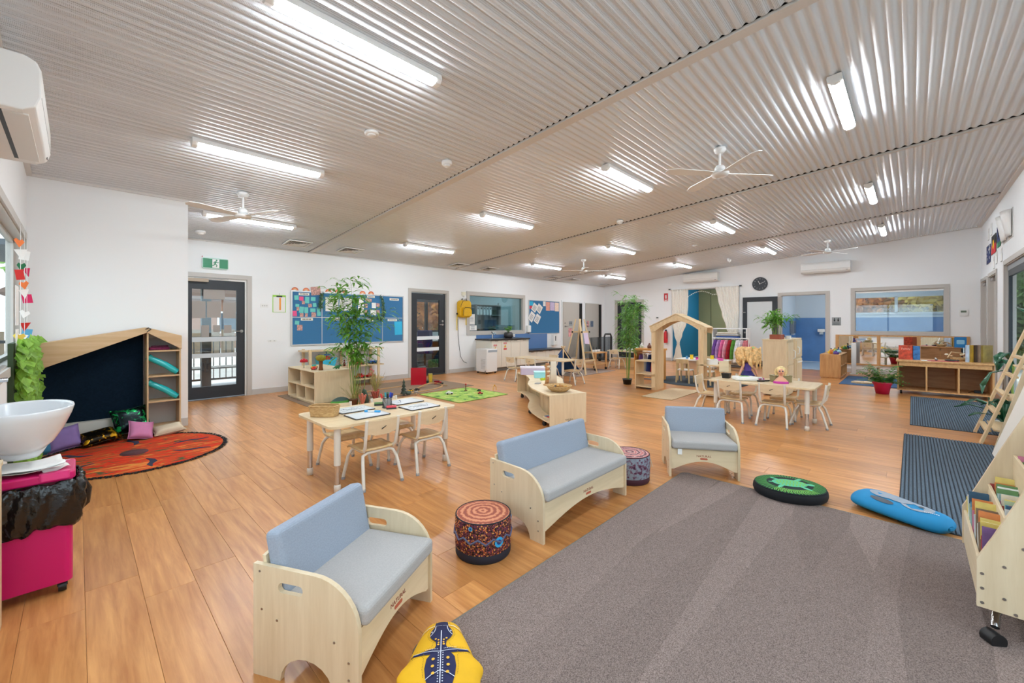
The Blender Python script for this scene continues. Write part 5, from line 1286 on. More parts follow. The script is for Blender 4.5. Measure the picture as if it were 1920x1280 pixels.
for mt, r0, r1, cnt_, w in ((G1,0.62,0.93,64,0.010),(G2,0.60,0.90,22,0.005)):
    mb = MB()
    for k in range(cnt_):
        a = 2*PI*k/cnt_; 
        if mt is G2: a = -2.3+1.5*k/cnt_
        for j in range(3):
            s0, s1 = r0+(r1-r0)*j/3, r0+(r1-r0)*(j+1)/3; d0 = a+0.03*math.sin(s0*30); d1 = a+0.03*math.sin(s1*30); ww = w/ra
            P = lambda s,d: (ra*s*math.cos(d), rb*s*math.sin(d))
            drape(mb,[P(s0,d0-ww/s0/2),P(s1,d1-ww/s1/2),P(s1,d1+ww/s1/2),P(s0,d0+ww/s0/2)],puffz,0.002 if mt is G1 else 0.003)
    mb.build('leaf_print', mt, tc_)
def ell(cx_, cy_, a, b, rot=0, n=20): return [(cx_+a*math.cos(t)*math.cos(rot)-b*math.sin(t)*math.sin(rot), cy_+a*math.cos(t)*math.sin(rot)+b*math.sin(t)*math.cos(rot)) for t in [2*PI*i/n for i in range(n)]]
mb = MB(); drape(mb, ell(0,0,0.118,0.078), puffz, 0.004)
for q in ((0.135,0,0.03,0.022,0),(0.08,0.085,0.045,0.015,0.8),(0.08,-0.085,0.045,0.015,-0.8),(-0.08,0.08,0.035,0.014,2.3),(-0.08,-0.08,0.035,0.014,-2.3),(-0.125,0,0.018,0.008,0)): drape(mb, ell(*q), puffz, 0.0038)
mb.build('turtle_body', G3, tc_)
for k in range(9):
    x = -0.09+k*0.0225; w = 0.066*math.sqrt(max(0,1-(x/0.108)**2)); mb = MB()
    for s_ in (-1,1):
        pp = [(x,0),(x+0.012,s_*w*0.5),(x,s_*w),(x+0.009,s_*w),(x+0.021,s_*w*0.5),(x+0.009,0)]
        drape(mb, pp if s_ > 0 else pp[::-1], puffz, 0.0055)
    mb.build('shell_stripe', G2, tc_)
# blue goanna cushion
bc = thing('fish_cushion','bright blue long floor cushion with a grey animal print, by the ribbed mat','floor cushion',(3.86,0.055,0),math.radians(239))
BLU = M('bright_blue_fabric', (14,132,186), 0.7, var=0.06, vs=10)
LH = 0.27
def bw(t): return 0.150*max(0,1-abs(2*t-1)**9)**0.5*(0.86+0.14*math.cos((t-0.25)*4)) + 0.004
def bz(x, y):
    t = (x+LH)/(2*LH); w = bw(min(max(t,0),1)); return 0.05+0.068*max(0,1-(y/max(w,1e-3))**2)**0.5*max(0,1-abs(2*t-1)**9)**0.5
def bcf(u, v):
    t = 0.003+0.994*v; x = -LH+2*LH*t; w = bw(t); a = 2*PI*u
    return (x, w*math.cos(a), 0.05 + (0.068 if math.sin(a) > 0 else 0.049)*math.sin(a)*max(0,1-abs(2*t-1)**9)**0.5)
MB().grid(bcf,28,32,True,True).build('cover', BLU, bc)
GR1 = M('print_pale_grey',(150,160,172),0.8); GR2 = M('print_dark_grey',(84,90,98),0.8)
mb = MB(); drape(mb, ell(-0.10,0.0,0.085,0.055), bz, 0.003); drape(mb, ell(-0.01,0.005,0.08,0.05), bz, 0.0034); drape(mb, ell(0.10,-0.01,0.09,0.06), bz, 0.003); mb.build('animal_print', GR1, bc)
mb = MB(); drape(mb, ell(-0.06,-0.085,0.07,0.022), bz, 0.003); drape(mb, ell(0.05,0.085,0.11,0.02), bz, 0.003); drape(mb, ell(0.12,-0.005,0.016,0.012), bz, 0.005); mb.build('dark_print', GR2, bc)
mb = MB()
for k in range(8): drape(mb, ell(0.16+0.008*k,-0.045+0.004*k,0.004,0.004,0,6), bz, 0.003)
mb.build('white_dots', WHITE, bc)
MB().box(0.245,-0.02,0.045,0.275,0.02,0.06).build('corner_tab', BLU, bc)
# yellow lizard cushion
yc = thing('lizard_cushion','yellow floor cushion printed with a navy dotted lizard at the bottom edge','floor cushion',(0.875,1.185,0.014),math.radians(52))
YM = M('sunny_yellow_cotton', (232,178,22), 0.8, var=0.08, vs=7)
YL, YW = 0.30, 0.165
def yw(t): return YW*(0.35+0.65*min(1,(1-t)/0.5)**0.7 if t > 0.5 else 1.0)*(1-max(0,abs(2*t-1)-0.72)**2*9)**0.5 if True else 0
def ywid(x):
    t = (x+YL)/(2*YL); t = min(max(t,0.0),1.0)
    base = 0.088 + 0.05*max(0,math.cos((t-0.38)*PI*1.1))
    bump_ = 0.022*math.exp(-((t-0.56)/0.05)**2)
    end = max(0,1-abs(2*t-1)**5)**0.5
    return (base+bump_)*end + 0.002
def yz(x, y):
    w = ywid(x); t = (x+YL)/(2*YL); return 0.05+0.06*max(0,1-(y/w)**2)**0.5*max(0,1-abs(2*t-1)**5)
def ycf(u, v):
    t = 0.004+0.992*v; x = -YL+2*YL*t; w = ywid(x); a = 2*PI*u; e = max(0,1-abs(2*t-1)**5)
    return (x, w*math.cos(a), 0.05+(0.06 if math.sin(a) > 0 else 0.049)*math.sin(a)*e)
MB().grid(ycf,36,44,True,True).build('cover', YM, yc)
LZ = M('lizard_navy', (26,30,74), 0.8); LW_ = M('lizard_white', (206,210,226), 0.8); LO = M('lizard_gold', (236,180,60), 0.8); LB = M('lizard_black',(30,22,20),0.8)
def ribbon(mb, pts, w, zf, dz):
    P = [Vector((a,b)) for a,b in pts]; n = len(P)
    for i in range(n-1):
        d = (P[i+1]-P[i]).normalized(); s_ = Vector((-d.y,d.x))
        w0 = w[i] if isinstance(w,(list,tuple)) else w; w1 = w[i+1] if isinstance(w,(list,tuple)) else w
        drape(mb,[P[i]-s_*w0,P[i+1]-s_*w1,P[i+1]+s_*w1,P[i]+s_*w0],zf,dz)
mb = MB()
def strip_body(mb, prof, zf, dz, nx=4):
    for i in range(len(prof)-1):
        (x0,w0),(x1,w1) = prof[i], prof[i+1]
        for j in range(nx):
            a, b = -1+2*j/nx, -1+2*(j+1)/nx
            drape(mb,[(x0,w0*a),(x1,w1*a),(x1,w1*b),(x0,w0*b)],zf,dz)
strip_body(mb,[(0.245,0.012),(0.24,0.024),(0.205,0.026),(0.18,0.040),(0.155,0.044),(0.135,0.036),(0.115,0.020),(0.095,0.018),(0.07,0.028),(0.04,0.050),(0.0,0.055),(-0.04,0.050),(-0.08,0.04),(-0.12,0.025),(-0.26,0.008)],yz,0.003)
for s_ in (-1,1):
    ribbon(mb,[(0.07,s_*0.02),(0.072,s_*0.06),(0.085,s_*0.10)],[0.014,0.009,0.005],yz,0.0032)
    ribbon(mb,[(-0.08,s_*0.02),(-0.10,s_*0.07),(-0.085,s_*0.11)],[0.016,0.010,0.005],yz,0.0032)
    for da in (-0.6,-0.2,0.2,0.6):
        ribbon(mb,[(0.085,s_*0.10),(0.085+0.018*math.sin(da)+0.004,s_*(0.10+0.022*math.cos(da)))],0.0018,yz,0.0034)
mb.build('lizard_body', LZ, yc)
mb = MB(); ribbon(mb,[(0.17,0),(0.10,0),(0.05,0),(0,0),(-0.05,0),(-0.12,0),(-0.2,0)],0.0018,yz,0.006)
for s_ in (-1,1):
    ribbon(mb,[(0.062,0),(0.068,s_*0.03),(0.073,s_*0.06),(0.086,s_*0.10)],0.0013,yz,0.006); ribbon(mb,[(-0.02,0),(-0.035,s_*0.03),(-0.05,s_*0.05)],0.0013,yz,0.006)
    ribbon(mb,[(0.20,s_*0.022),(0.185,s_*0.023),(0.17,s_*0.027),(0.155,s_*0.036),(0.148,s_*0.042)],0.0015,yz,0.006)
for k in range(-4,5): drape(mb, ell(0.204,0.0052*k,0.0018,0.0018,0,6), yz, 0.006)
for s_ in (-1,1):
    drape(mb, ell(0.168,s_*0.036,0.004,0.003,0,8), yz, 0.007)
    for k in range(12): drape(mb, ell(0.055-0.011*k,s_*0.008,0.0026,0.0026,0,6), yz, 0.006)
    for k in range(8): drape(mb, ell(0.075+0.001*k,s_*(0.012+0.006*k),0.0018,0.0018,0,6), yz, 0.006)
mb.build('white_line_print', LW_, yc)
mb = MB()
for x, y, r in ((0.125,0.02,0.004),(0.118,0.010,0.0035),(0.105,0.009,0.0035),(0.095,0.010,0.0045),(0.03,0.026,0.006),(0.0,0.027,0.006),(-0.03,0.025,0.006)):
    for s_ in (-1,1): drape(mb, ell(x,s_*y,r,r,0,8), yz, 0.0065)
mb.build('gold_dots', LO, yc)['kind'] = 'stuff'
mb = MB()
for s_ in (-1,1): ribbon(mb,[(0.212,s_*0.026),(0.212,s_*0.05),(0.205,s_*0.068),(0.195,s_*0.082)],0.003,yz,0.004)
mb.build('whisker_print', M('whisker_cream',(238,226,190),0.8), yc)['kind'] = 'stuff'
mb = MB(); out = [(0.252,0.014),(0.246,0.030),(0.208,0.033),(0.186,0.046),(0.155,0.052),(0.13,0.044),(0.112,0.028),(0.092,0.034),(0.084,0.06),(0.092,0.09),(0.075,0.125),(0.060,0.10),(0.058,0.07),(0.045,0.06),(0.0,0.063),(-0.04,0.058)]
for s_ in (-1,1):
    for (x0,y0_),(x1,y1_) in zip(out[:-1],out[1:]):
        n = max(2,int(math.hypot(x1-x0,y1_-y0_)/0.006))
        for k in range(n): drape(mb, ell(x0+(x1-x0)*k/n,s_*(y0_+(y1_-y0_)*k/n),0.0014,0.0014,0,5), yz, 0.004)
mb.build('dotted_outline', LB, yc)
# ---------------------------------------------------------------- drawing table
table('pale wooden drawing table with whiteboards and a pencil cup',1.32,3.15,2.53,3.87,0.53)
G_ = 'chairs at the drawing table'
chair(1.715,3.275,0.0,'child chair at the drawing table, back to the camera, nearest the front armchair',G_)
chair(2.205,3.275,0.0,'child chair at the drawing table, back to the camera, nearest the sofa',G_)
chair(1.72,3.80,PI,'child chair on the far side of the drawing table near the basket',G_)
chair(2.22,3.80,PI,'child chair on the far side of the drawing table near the pencil cup',G_)
WB = M('whiteboard_face', (232,234,236), 0.25); WBF = M('whiteboard_rim', (62,56,54), 0.5)
def wboard(label, x, y, rz=0.0):
    o = thing('lap_whiteboard', label, 'whiteboard', (x,y,0.53), rz, 'lap whiteboards')
    MB().prism(rrect(-0.16,-0.12,0.16,0.12,0.02),0,0.008).build('rim', WBF, o, bev=0.002)
    MB().prism(rrect(-0.15,-0.11,0.15,0.11,0.014),0.008,0.0092).build('writing_face', WB, o)
    return o
wboard('lap whiteboard with a blue marker across it on the drawing table',1.72,3.365); b2 = wboard('scribbled lap whiteboard beside the wicker basket',1.735,3.66); b3 = wboard('scribbled lap whiteboard at the near right of the drawing table',2.23,3.345); wboard('lap whiteboard behind the pencil cup with a marker on it',2.265,3.66)
SCR = M('marker_scribble',(110,122,130),0.6)
for b_, sd in ((b2,1),(b3,2)):
    R = random.Random(sd); p = Vector((-0.1,-0.02)); pts = []
    for k in range(36): pts.append((-0.11+0.006*k+0.02*math.sin(k*1.3+sd), 0.045*math.sin(k*0.9+sd)+R.uniform(-0.012,0.012), 0.0098))
    MB().tube(pts,0.0011,4).build('scribble', SCR, b_)
def marker(label, loc, rz, body, capc, tilt=None, L=0.13, grp=None):
    o = thing('marker_pen', label, 'marker', loc, rz, grp, tilt)
    MB().cyl((-L/2,0,0),(L*0.12,0,0),0.0075,n=10).build('barrel', body, o); MB().cyl((L*0.12,0,0),(L/2,0,0),0.009,n=10).build('cap', capc, o)
    return o
SKY = M('marker_sky',(46,150,206),0.4)
mk = marker('blue and white marker lying on the near whiteboard',(1.79,3.40,0.548),-0.9,OFFW,SKY); MB().cyl((-0.075,0,0),(-0.045,0,0),0.009,n=10).build('end_plug', SKY, mk)
marker('dark blue marker lying on the whiteboard behind the cup',(2.18,3.62,0.548),0.9,OFFW,M('marker_navy',(20,60,110),0.4),None,0.08)
cup = thing('pen_cup','black wire mesh pen cup on the drawing table','pen cup',(2.0,3.53,0.53))
WIRE = M('black_wire',(40,42,48),0.4,0.3)
mb = MB()
for k in range(26):
    for d in (-1,1):
        a0 = 2*PI*k/26; a1 = a0+d*1.3
        mb.tube([(0.042*math.cos(a0),0.042*math.sin(a0),0.006),(0.042*math.cos((a0+a1)/2),0.042*math.sin((a0+a1)/2),0.05),(0.042*math.cos(a1),0.042*math.sin(a1),0.095)],0.0011,4)
q = mb.build('wire_mesh', WIRE, cup); q['kind'] = 'stuff'
for z in (0.004,0.095): MB().tube([(0.043*math.cos(2*PI*k/24),0.043*math.sin(2*PI*k/24),z) for k in range(24)],0.003,5,True).build('rim', BLACK, cup)
MB().cyl((0,0,0.0),(0,0,0.003),0.042,n=20).build('base', BLACK, cup)
for k, (nm, c, a, t_) in enumerate((('red',(206,44,44),2.6,0.33),('blue',(30,70,190),0.2,0.2),('green',(24,110,80),0.9,0.16),('dark blue',(24,36,120),-0.5,0.26),('black',(24,24,28),-2.0,0.2),('turquoise',(40,150,160),1.6,0.14))):
    o = thing('marker_pen','%s marker standing in the wire pen cup' % nm,'marker',(2.0+0.014*math.cos(a),3.53+0.014*math.sin(a),0.534),0,'markers in the pen cup',(0,t_,a))
    m_ = M('marker_'+nm.replace(' ','_'),c,0.4)
    MB().cyl((0,0,0),(0,0,0.09),0.0075,n=10).build('barrel', OFFW, o); MB().cyl((0,0,0.09),(0,0,0.135),0.009,n=10).build('cap', m_, o)
for lab, x, y, c in (('red whiteboard eraser in front of the pen cup',2.0,3.455,(212,70,84)),('green whiteboard eraser behind the pen cup',2.005,3.69,(96,130,80))):
    o = thing('eraser', lab, 'eraser', (x,y,0.53), -0.5, 'whiteboard erasers')
    MB().prism(rrect(-0.045,-0.025,0.045,0.025,0.01),0.0,0.014).build('felt_pad', CHAR, o); MB().prism(rrect(-0.045,-0.025,0.045,0.025,0.01),0.014,0.028).build('grip', M('eraser_%d' % c[0],c,0.5), o, bev=0.004)
bk = thing('wicker_basket','rectangular straw basket on the corner of the drawing table','basket',(1.455,3.60,0.53),math.radians(-50))
STRAW = wood('woven_straw',(206,172,122),(168,130,84),0,30,3.0,0.8,0.2)
def bkf(u, v):
    a = 2*PI*u; c, s_ = math.cos(a), math.sin(a); e = 0.35
    sx = math.copysign(abs(c)**e,c); sy = math.copysign(abs(s_)**e,s_); k = 0.90+0.13*v
    return (0.112*k*sx, 0.062*k*sy, 0.002+0.085*v+0.0015*math.sin(v*40))
MB().grid(bkf,40,14,True,True).build('woven_side', STRAW, bk, solid=0.006)
MB().box(-0.098,-0.052,0.0,0.098,0.052,0.005).build('base', STRAW, bk)
MB().tube([bkf(k/40,1.0) for k in range(40)],0.006,6,True).build('rim', STRAW, bk)
# ---------------------------------------------------------------- wavy shelf
ws = thing('wavy_shelf','low wavy pale ply shelf on casters across the middle of the room','shelf',(0,0,0))
Lf = [(4.03,3.23),(4.10,3.38),(4.19,3.55),(4.34,3.79),(4.575,4.07),(4.735,4.20)]
Lf2 = [(4.745,4.21),(4.95,4.36),(5.14,4.555),(5.31,4.76),(5.445,5.025),(5.48,5.12)]
Rt = [(4.525,3.03),(4.64,3.34),(4.75,3.49),(4.89,3.65),(5.05,3.78)]
Rt2 = [(5.06,3.79),(5.341,4.0),(5.51,4.175),(5.684,4.435),(5.80,4.75),(5.92,4.93)]
for L_, R_, end in ((Lf,Rt,0),(Lf2,Rt2,-1)):
    poly = L_ + R_[::-1]
    MB().prism(poly,0.405,0.425).build('top_panel', PLYX, ws, bev=0.003); MB().prism(poly,0.075,0.092).build('base_panel', PLYX, ws, bev=0.003)
    a, b_ = Vector(L_[end]), Vector(R_[end]); 
    if end == 0:
        d = (b_-a).normalized(); n = Vector((d.y,-d.x))
        MB().prism([tuple(a),tuple(b_),tuple(b_+n*0.018),tuple(a+n*0.018)],0.045,0.428).build('end_panel', PLY, ws, bev=0.002)
        q = a.lerp(b_,0.52)+n*0.0185; an = math.atan2(d.y,d.x)
        text('logo_word','NATURAL',0.026,M('logo_dark',(60,44,36),0.6),ws,(q.x,q.y,0.105),(PI/2,0,an)); MB().box(-0.02,-0.0006,-0.006,0.02,0.0006,0.006).build('logo_badge', M('logo_dark',(60,44,36),0.6), ws, (q.x,q.y,0.085), (0,0,an))
    else:
        MB().prism([tuple(a),tuple(b_),tuple(b_+Vector((0.01,0.016))),tuple(a+Vector((0.01,0.016)))],0.075,0.425).build('end_panel', PLY, ws)
    mid = [tuple(Vector(p).lerp(Vector(q),0.35)) for p, q in zip(L_, [R_[min(i,len(R_)-1)] for i in range(len(L_))])]
    mb = MB()
    for i in range(len(mid)-1):
        (xa,ya),(xb,yb) = mid[i], mid[i+1]; mb.add([(xa,ya,0.092),(xb,yb,0.092),(xb,yb,0.405),(xa,ya,0.405)],[(0,1,2,3)],True)
    mb.build('back_panel', PLY, ws, solid=0.012)
    for p in (L_[1],L_[-2],R_[1],R_[-2]):
        c_ = Vector(p).lerp(Vector((sum(q[0] for q in poly)/len(poly),sum(q[1] for q in poly)/len(poly))),0.12)
        k = MB().cyl((c_.x-0.012,c_.y,0.028),(c_.x+0.012,c_.y,0.028),0.028,n=14).build('caster', BLACK, ws); MB().box(c_.x-0.016,c_.y-0.014,0.035,c_.x+0.016,c_.y+0.014,0.075).build('caster_fork', CHAR, k)
def lidded_box(name, label, cat, loc, rz, sx, sy, h, body, lidm):
    o = thing(name, label, cat, loc, rz)
    MB().prism(rrect(-sx/2,-sy/2,sx/2,sy/2,0.02),0.0,h*0.85).build('body', body, o, bev=0.004); MB().prism(rrect(-sx/2-0.006,-sy/2-0.006,sx/2+0.006,sy/2+0.006,0.024),h*0.85,h).build('lid', lidm, o, bev=0.004)
    return o
lidded_box('storage_box','lilac topped clear storage box at the far end of the wavy shelf','box',(5.50,4.78,0.425),-0.8,0.42,0.26,0.13,M('clear_lilac',(206,190,214),0.3),M('pale_lid',(232,222,232),0.35))
lidded_box('storage_box','pale aqua storage box on the wavy shelf','box',(5.27,4.40,0.425),-0.8,0.22,0.18,0.10,M('aqua_plastic',(150,214,224),0.35),M('aqua_lid',(176,226,232),0.35))
o = thing('toy_brick','small lime green toy brick by the aqua box','toy brick',(5.05,4.16,0.425),-0.6); MB().box(-0.05,-0.03,0,0.05,0.03,0.03).build('brick_body', M('lime_toy',(178,196,40),0.4), o); MB().cyl((-0.02,0,0.03),(-0.02,0,0.038),0.014,n=12).build('stud', M('lime_toy',(178,196,40),0.4), o); MB().cyl((0.022,0,0.03),(0.022,0,0.038),0.014,n=12).build('stud', M('lime_toy',(178,196,40),0.4), o)
o = thing('picture_cards','stack of grey picture cards on the wavy shelf','cards',(4.70,3.98,0.425),0.4)
for k in range(3): MB().box(-0.05+0.004*k,-0.035,0.004*k,0.05+0.004*k,0.035,0.004*k+0.0035).build('card', M('card_grey_%d'%k,(150+15*k,154+10*k,166),0.6), o)
sv = thing('shell_stand','tall curved white board fixed with spiral wooden shells on the wavy shelf','display stand',(4.74,3.72,0.425),math.radians(-44))
def stf(u, v):
    x = (u-0.5)*(0.085+0.05*(1-v)**3); return (x, 0.0-0.10*(1-v)**4*(-1), 0.002+0.34*v)
MB().grid(stf,6,18).build('white_face', M('stand_white',(226,216,198),0.6), sv, solid=0.01)
MB().grid(lambda u,v: (-0.06-0.05*u+0.0, 0.03*u+0.10*(1-v)**4, 0.002+0.31*v),4,12).build('side_board', BEECH, sv, solid=0.01)
for k in range(7):
    z = 0.30-0.034*k; MB().ball((-0.085+0.012*(k%2),-0.012,z),(0.026,0.016,0.017),10,6).build('shell', M('shell_cream' if k%2 else 'shell_tan',(226,204,176) if k%2 else (186,128,84),0.5), sv)
MB().lathe([(0.0,0.0),(0.16,0.0),(0.165,0.008),(0.15,0.014),(0.0,0.012)],28,sx=0.9,sy=0.7).build('base_tray', BEECHX, sv)
wb_ = thing('wicker_bowl','shallow wicker bowl of small craft pieces on the wavy shelf','bowl',(4.36,3.33,0.425))
MB().lathe([(0.0,0.0),(0.09,0.0),(0.14,0.035),(0.168,0.075),(0.160,0.078),(0.132,0.042),(0.085,0.012),(0.0,0.010)],36).build('woven_side', STRAW, wb_)
MB().tube([(0.166*math.cos(2*PI*k/36),0.166*math.sin(2*PI*k/36),0.077) for k in range(36)],0.007,6,True).build('rim', STRAW, wb_)
R = random.Random(8)
for k in range(16):
    a = R.uniform(0,2*PI); r = R.uniform(0,0.10); c = R.choice([(204,44,48),(214,160,60),(60,50,44),(178,120,60),(206,90,50),(90,110,130)])
    o = thing('craft_piece','%s craft piece in the wicker bowl, %s of the heap' % ({204:'red',214:'gold',60:'dark',178:'tan',206:'orange',90:'blue grey'}[c[0]], (ordi+['fifteenth','last'])[k]),'craft piece',(4.36+r*math.cos(a),3.33+r*math.sin(a),0.425+0.045+0.02*R.random()),R.uniform(0,6),'craft pieces in the wicker bowl')
    MB().obox((0,0,0.008),(R.uniform(0.04,0.09),R.uniform(0.012,0.03),0.012),(R.uniform(-0.3,0.3),R.uniform(-0.3,0.3),0)).build('piece_body', M('craft_%d_%d'%(c[0],c[1]),c,0.6), o, bev=0.003)
pz = thing('puzzle_tray','wooden tray puzzle with coloured shapes inside the wavy shelf','puzzle',(4.25,3.36,0.092),math.radians(-20))
MB().box(-0.075,-0.10,0.0,0.075,0.10,0.012).build('tray', PLYX, pz)
for i in range(3):
    for j in range(3):
        c = ((60,130,70),(206,60,50),(60,110,170),(40,40,44),(230,170,50),(90,170,200),(190,50,60),(70,140,90),(220,120,60))[i*3+j]
        MB().box(-0.065+i*0.046,-0.09+j*0.062,0.012,-0.027+i*0.046,-0.04+j*0.062,0.018).build('shape', M('puzzle_%d'%(i*3+j),c,0.5), pz)
# ---------------------------------------------------------------- plants
STEM = M('bamboo_stem', (126,150,70), 0.5, var=0.2, vs=20)
BL1 = leafmat('bamboo_leaf', (112,168,66)); BL2 = leafmat('bamboo_leaf_far', (124,174,88))
def blade(mb, c, d, l, w, droop=0.3):
    d = Vector(d).normalized(); s_ = d.cross(Vector((0,0,1)))
    if s_.length < 1e-3: s_ = Vector((1,0,0))
    s_.normalize(); c = Vector(c)
    m1 = c + d*l*0.35; m2 = c + d*l*0.75 - Vector((0,0,1))*l*droop*0.4; e = c + d*l - Vector((0,0,1))*l*droop
    mb.add([c, m1+s_*w, m1-s_*w, m2+s_*w*0.7, m2-s_*w*0.7, e],[(0,2,1),(1,2,4,3),(3,4,5)])
def bamboo(name, label, loc, h, n_stems, n_leaf, spread, top_spread, leaf_l, seed, mat, pot=None, lo=0.25, cat='bamboo plant', stem_r=0.006):
    o = thing(name, label, cat, loc); R = random.Random(seed); mb = MB(); tips = []
    stems = []
    for k in range(n_stems):
        a = R.uniform(0,2*PI); r0 = spread*R.uniform(0.2,1); a2 = a+R.uniform(-0.6,0.6); r1 = top_spread*R.uniform(0.15,0.85); hh_ = h*R.uniform(0.72,1.0)
        p0 = Vector((r0*math.cos(a),r0*math.sin(a),0)); p1 = Vector((r1*math.cos(a2),r1*math.sin(a2),hh_))
        pm_ = p0.lerp(p1,0.5); pm_.x *= 0.7; pm_.y *= 0.7
        pts = [p0, p0.lerp(pm_,0.6), pm_, pm_.lerp(p1,0.6), p1]
        st = MB().tube(pts,[stem_r,stem_r,stem_r*0.8,stem_r*0.6,stem_r*0.3],6).build('stem', STEM, o); stems.append(pts)
    for k in range(n_leaf):
        pts = R.choice(stems); q = R.uniform(lo,1.0)**0.6*(len(pts)-1); i = min(int(q),len(pts)-2); c = pts[i].lerp(pts[i+1],q-i)
        a = R.uniform(0,2*PI); tw = R.uniform(0.02,0.5)*top_spread
        d = Vector((math.cos(a),math.sin(a),R.uniform(-0.15,0.55)))
        tip = c + d*tw
        if R.random() < 0.5: mb.tube([c,tip],0.0012,3)
        for j in range(R.choice((2,3,3,4))):
            a3 = a + R.uniform(-0.9,0.9)
            blade(mb, tip, (math.cos(a3),math.sin(a3),R.uniform(-0.2,0.7)), leaf_l*R.uniform(0.6,1.15), leaf_l*0.088, R.uniform(0.1,0.6))
    q = mb.build('foliage', mat, o); q['kind'] = 'stuff'
    if pot: pot(o)
    return o
def pot_box(o, r=0.085, h=0.10, mat=BLACK):
    MB().lathe([(0,0),(r*0.8,0),(r,h),(r*1.06,h),(r*1.06,h*0.9)],20).build('pot', mat, o); MB().cyl((0,0,h*0.8),(0,0,h*0.85),r*0.9,n=18).build('soil', M('soil_brown',(58,42,32),0.95), o)
bamboo('bamboo_plant','tall bushy green bamboo in front of the blue pinboard',(3.12,6.42,0),1.98,12,330,0.08,0.48,0.22,4,BL1,None,0.22)
bamboo('bamboo_plant','slim tall bamboo in a small black pot before the garden door',(8.19,4.42,0),1.92,8,270,0.05,0.34,0.20,5,BL2,lambda o: pot_box(o,0.10,0.12),0.2)
# ---------------------------------------------------------------- cubby shelf by the bamboo
cb = thing('cubby_shelf','pale ply cubby shelf end-on beside the bamboo, toys on top','shelf',(0,0,0))
def cub_x(o, x0, y0, x1, y1, z0, z1, rows, mat, t=0.016):
    """like cubby(), with the open front at x0 and dividers along y"""
    MB().box(x0,y0,z0,x1,y0+t,z1).build('end_panel', mat, o, bev=0.002); MB().box(x0,y1-t,z0,x1,y1,z1).build('end_panel', mat, o, bev=0.002)
    MB().box(x0,y0,z1,x1,y1,z1+t).build('top_panel', PLYX if mat is PLY else mat, o, bev=0.002); MB().box(x0,y0+t,z0,x1,y1-t,z0+t).build('bottom_panel', mat, o)
    MB().box(x1-0.01,y0+t,z0+t,x1,y1-t,z1).build('back_panel', mat, o)
    for k, (z, divs) in enumerate(rows):
        if z > z0+t+1e-4: MB().box(x0+0.004,y0+t,z-t,x1-0.01,y1-t,z).build('shelf', mat, o)
        zt = (rows[k+1][0]-t) if k+1 < len(rows) else z1
        for d in divs: MB().box(x0+0.004,d-t/2,z,x1-0.01,d+t/2,zt).build('divider', mat, o)
cub_x(cb, 2.60,6.82,3.22,8.02,0.035,0.525,[(0.051,(7.22,7.62)),(0.285,(7.42,))],PLY)
MB().box(2.62,6.84,0.0,3.20,8.0,0.035).build('plinth', PLY, cb)
o = thing('storage_tub','grey tub inside the upper cubby','tub',(2.80,7.66,0.286)); MB().prism(rrect(-0.09,-0.11,0.09,0.11,0.02),0,0.15).build('body', M('tub_grey',(176,174,172),0.5), o); MB().prism(rrect(-0.094,-0.114,0.094,0.114,0.024),0.142,0.156).build('rim', M('tub_grey',(176,174,172),0.5), o)
o = thing('toy_whale','dark rounded toy animal in the upper cubby','toy',(2.78,7.10,0.286)); MB().ball((0,0,0.06),(0.06,0.12,0.06),16,10).build('body', M('toy_charcoal',(36,38,44),0.5), o); MB().ball((0,0.12,0.09),(0.04,0.04,0.02),10,6).build('tail', M('toy_charcoal',(36,38,44),0.5), o)
def felt_mushroom(label, loc, s=1.0):
    o = thing('felt_mushroom', label, 'toy', loc)
    MB().lathe([(0,0),(0.012*s,0),(0.008*s,0.07*s),(0.010*s,0.11*s),(0,0.11*s)],10).build('stem', M('felt_cream',(206,196,176),0.9), o)
    MB().lathe([(0,0.10*s),(0.055*s,0.098*s),(0.062*s,0.112*s),(0.05*s,0.138*s),(0.025*s,0.155*s),(0,0.16*s)],18).build('cap', M('felt_red',(186,34,44),0.9), o)
    for a in range(5): MB().ball((0.035*s*math.cos(a*1.26),0.035*s*math.sin(a*1.26),0.145*s),0.007*s,6,4).build('spot', OFFW, o)
felt_mushroom('red spotted felt mushroom at the end of the cubby top',(2.70,7.55,0.541),1.05)
o = thing('felt_tree','felt tree with mustard crown and brown trunk on the cubby top','toy tree',(2.78,7.03,0.541))
MB().lathe([(0,0),(0.036,0),(0.028,0.06),(0.03,0.15),(0,0.15)],14).build('trunk', M('felt_brown',(124,76,40),0.95), o); MB().ball((0,0,0.20),(0.082,0.082,0.055),16,9).build('crown', M('felt_mustard',(140,130,36),0.95,var=0.25,vs=30), o)
def toy_car(label, loc, rz, L, body, cabc, grp='toy vehicles', name='toy_car', wheel=None):
    o = thing(name, label, 'toy car', loc, rz, grp); W = L*0.45; r = L*0.12
    MB().box(-L/2,-W/2,r*0.8,L/2,W/2,L*0.28).build('body', body, o, bev=L*0.04); MB().box(-L*0.28,-W*0.42,L*0.28,L*0.15,W*0.42,L*0.46).build('cabin', cabc, o, bev=L*0.04)
    for a in (-0.3,0.3):
        for s_ in (-1,1): MB().cyl((a*L,s_*W*0.42,r),(a*L,s_*W*0.56,r),r,n=12).build('wheel', wheel or BLACK, o)
    return o
RT = M('toy_red',(198,36,36),0.35); YT = M('toy_yellow',(232,180,40),0.35); BT = M('toy_blue',(28,96,184),0.35); CT = M('toy_cyan',(56,182,214),0.35); WT = M('toy_white',(226,226,222),0.4)
toy_car('yellow toy truck on the cubby top',(2.80,7.36,0.541),0.9,0.15,YT,M('toy_teal',(70,170,170),0.4)); toy_car('red toy tractor beside the felt tree on the cubby top',(2.72,7.15,0.541),0.9,0.12,RT,RT)
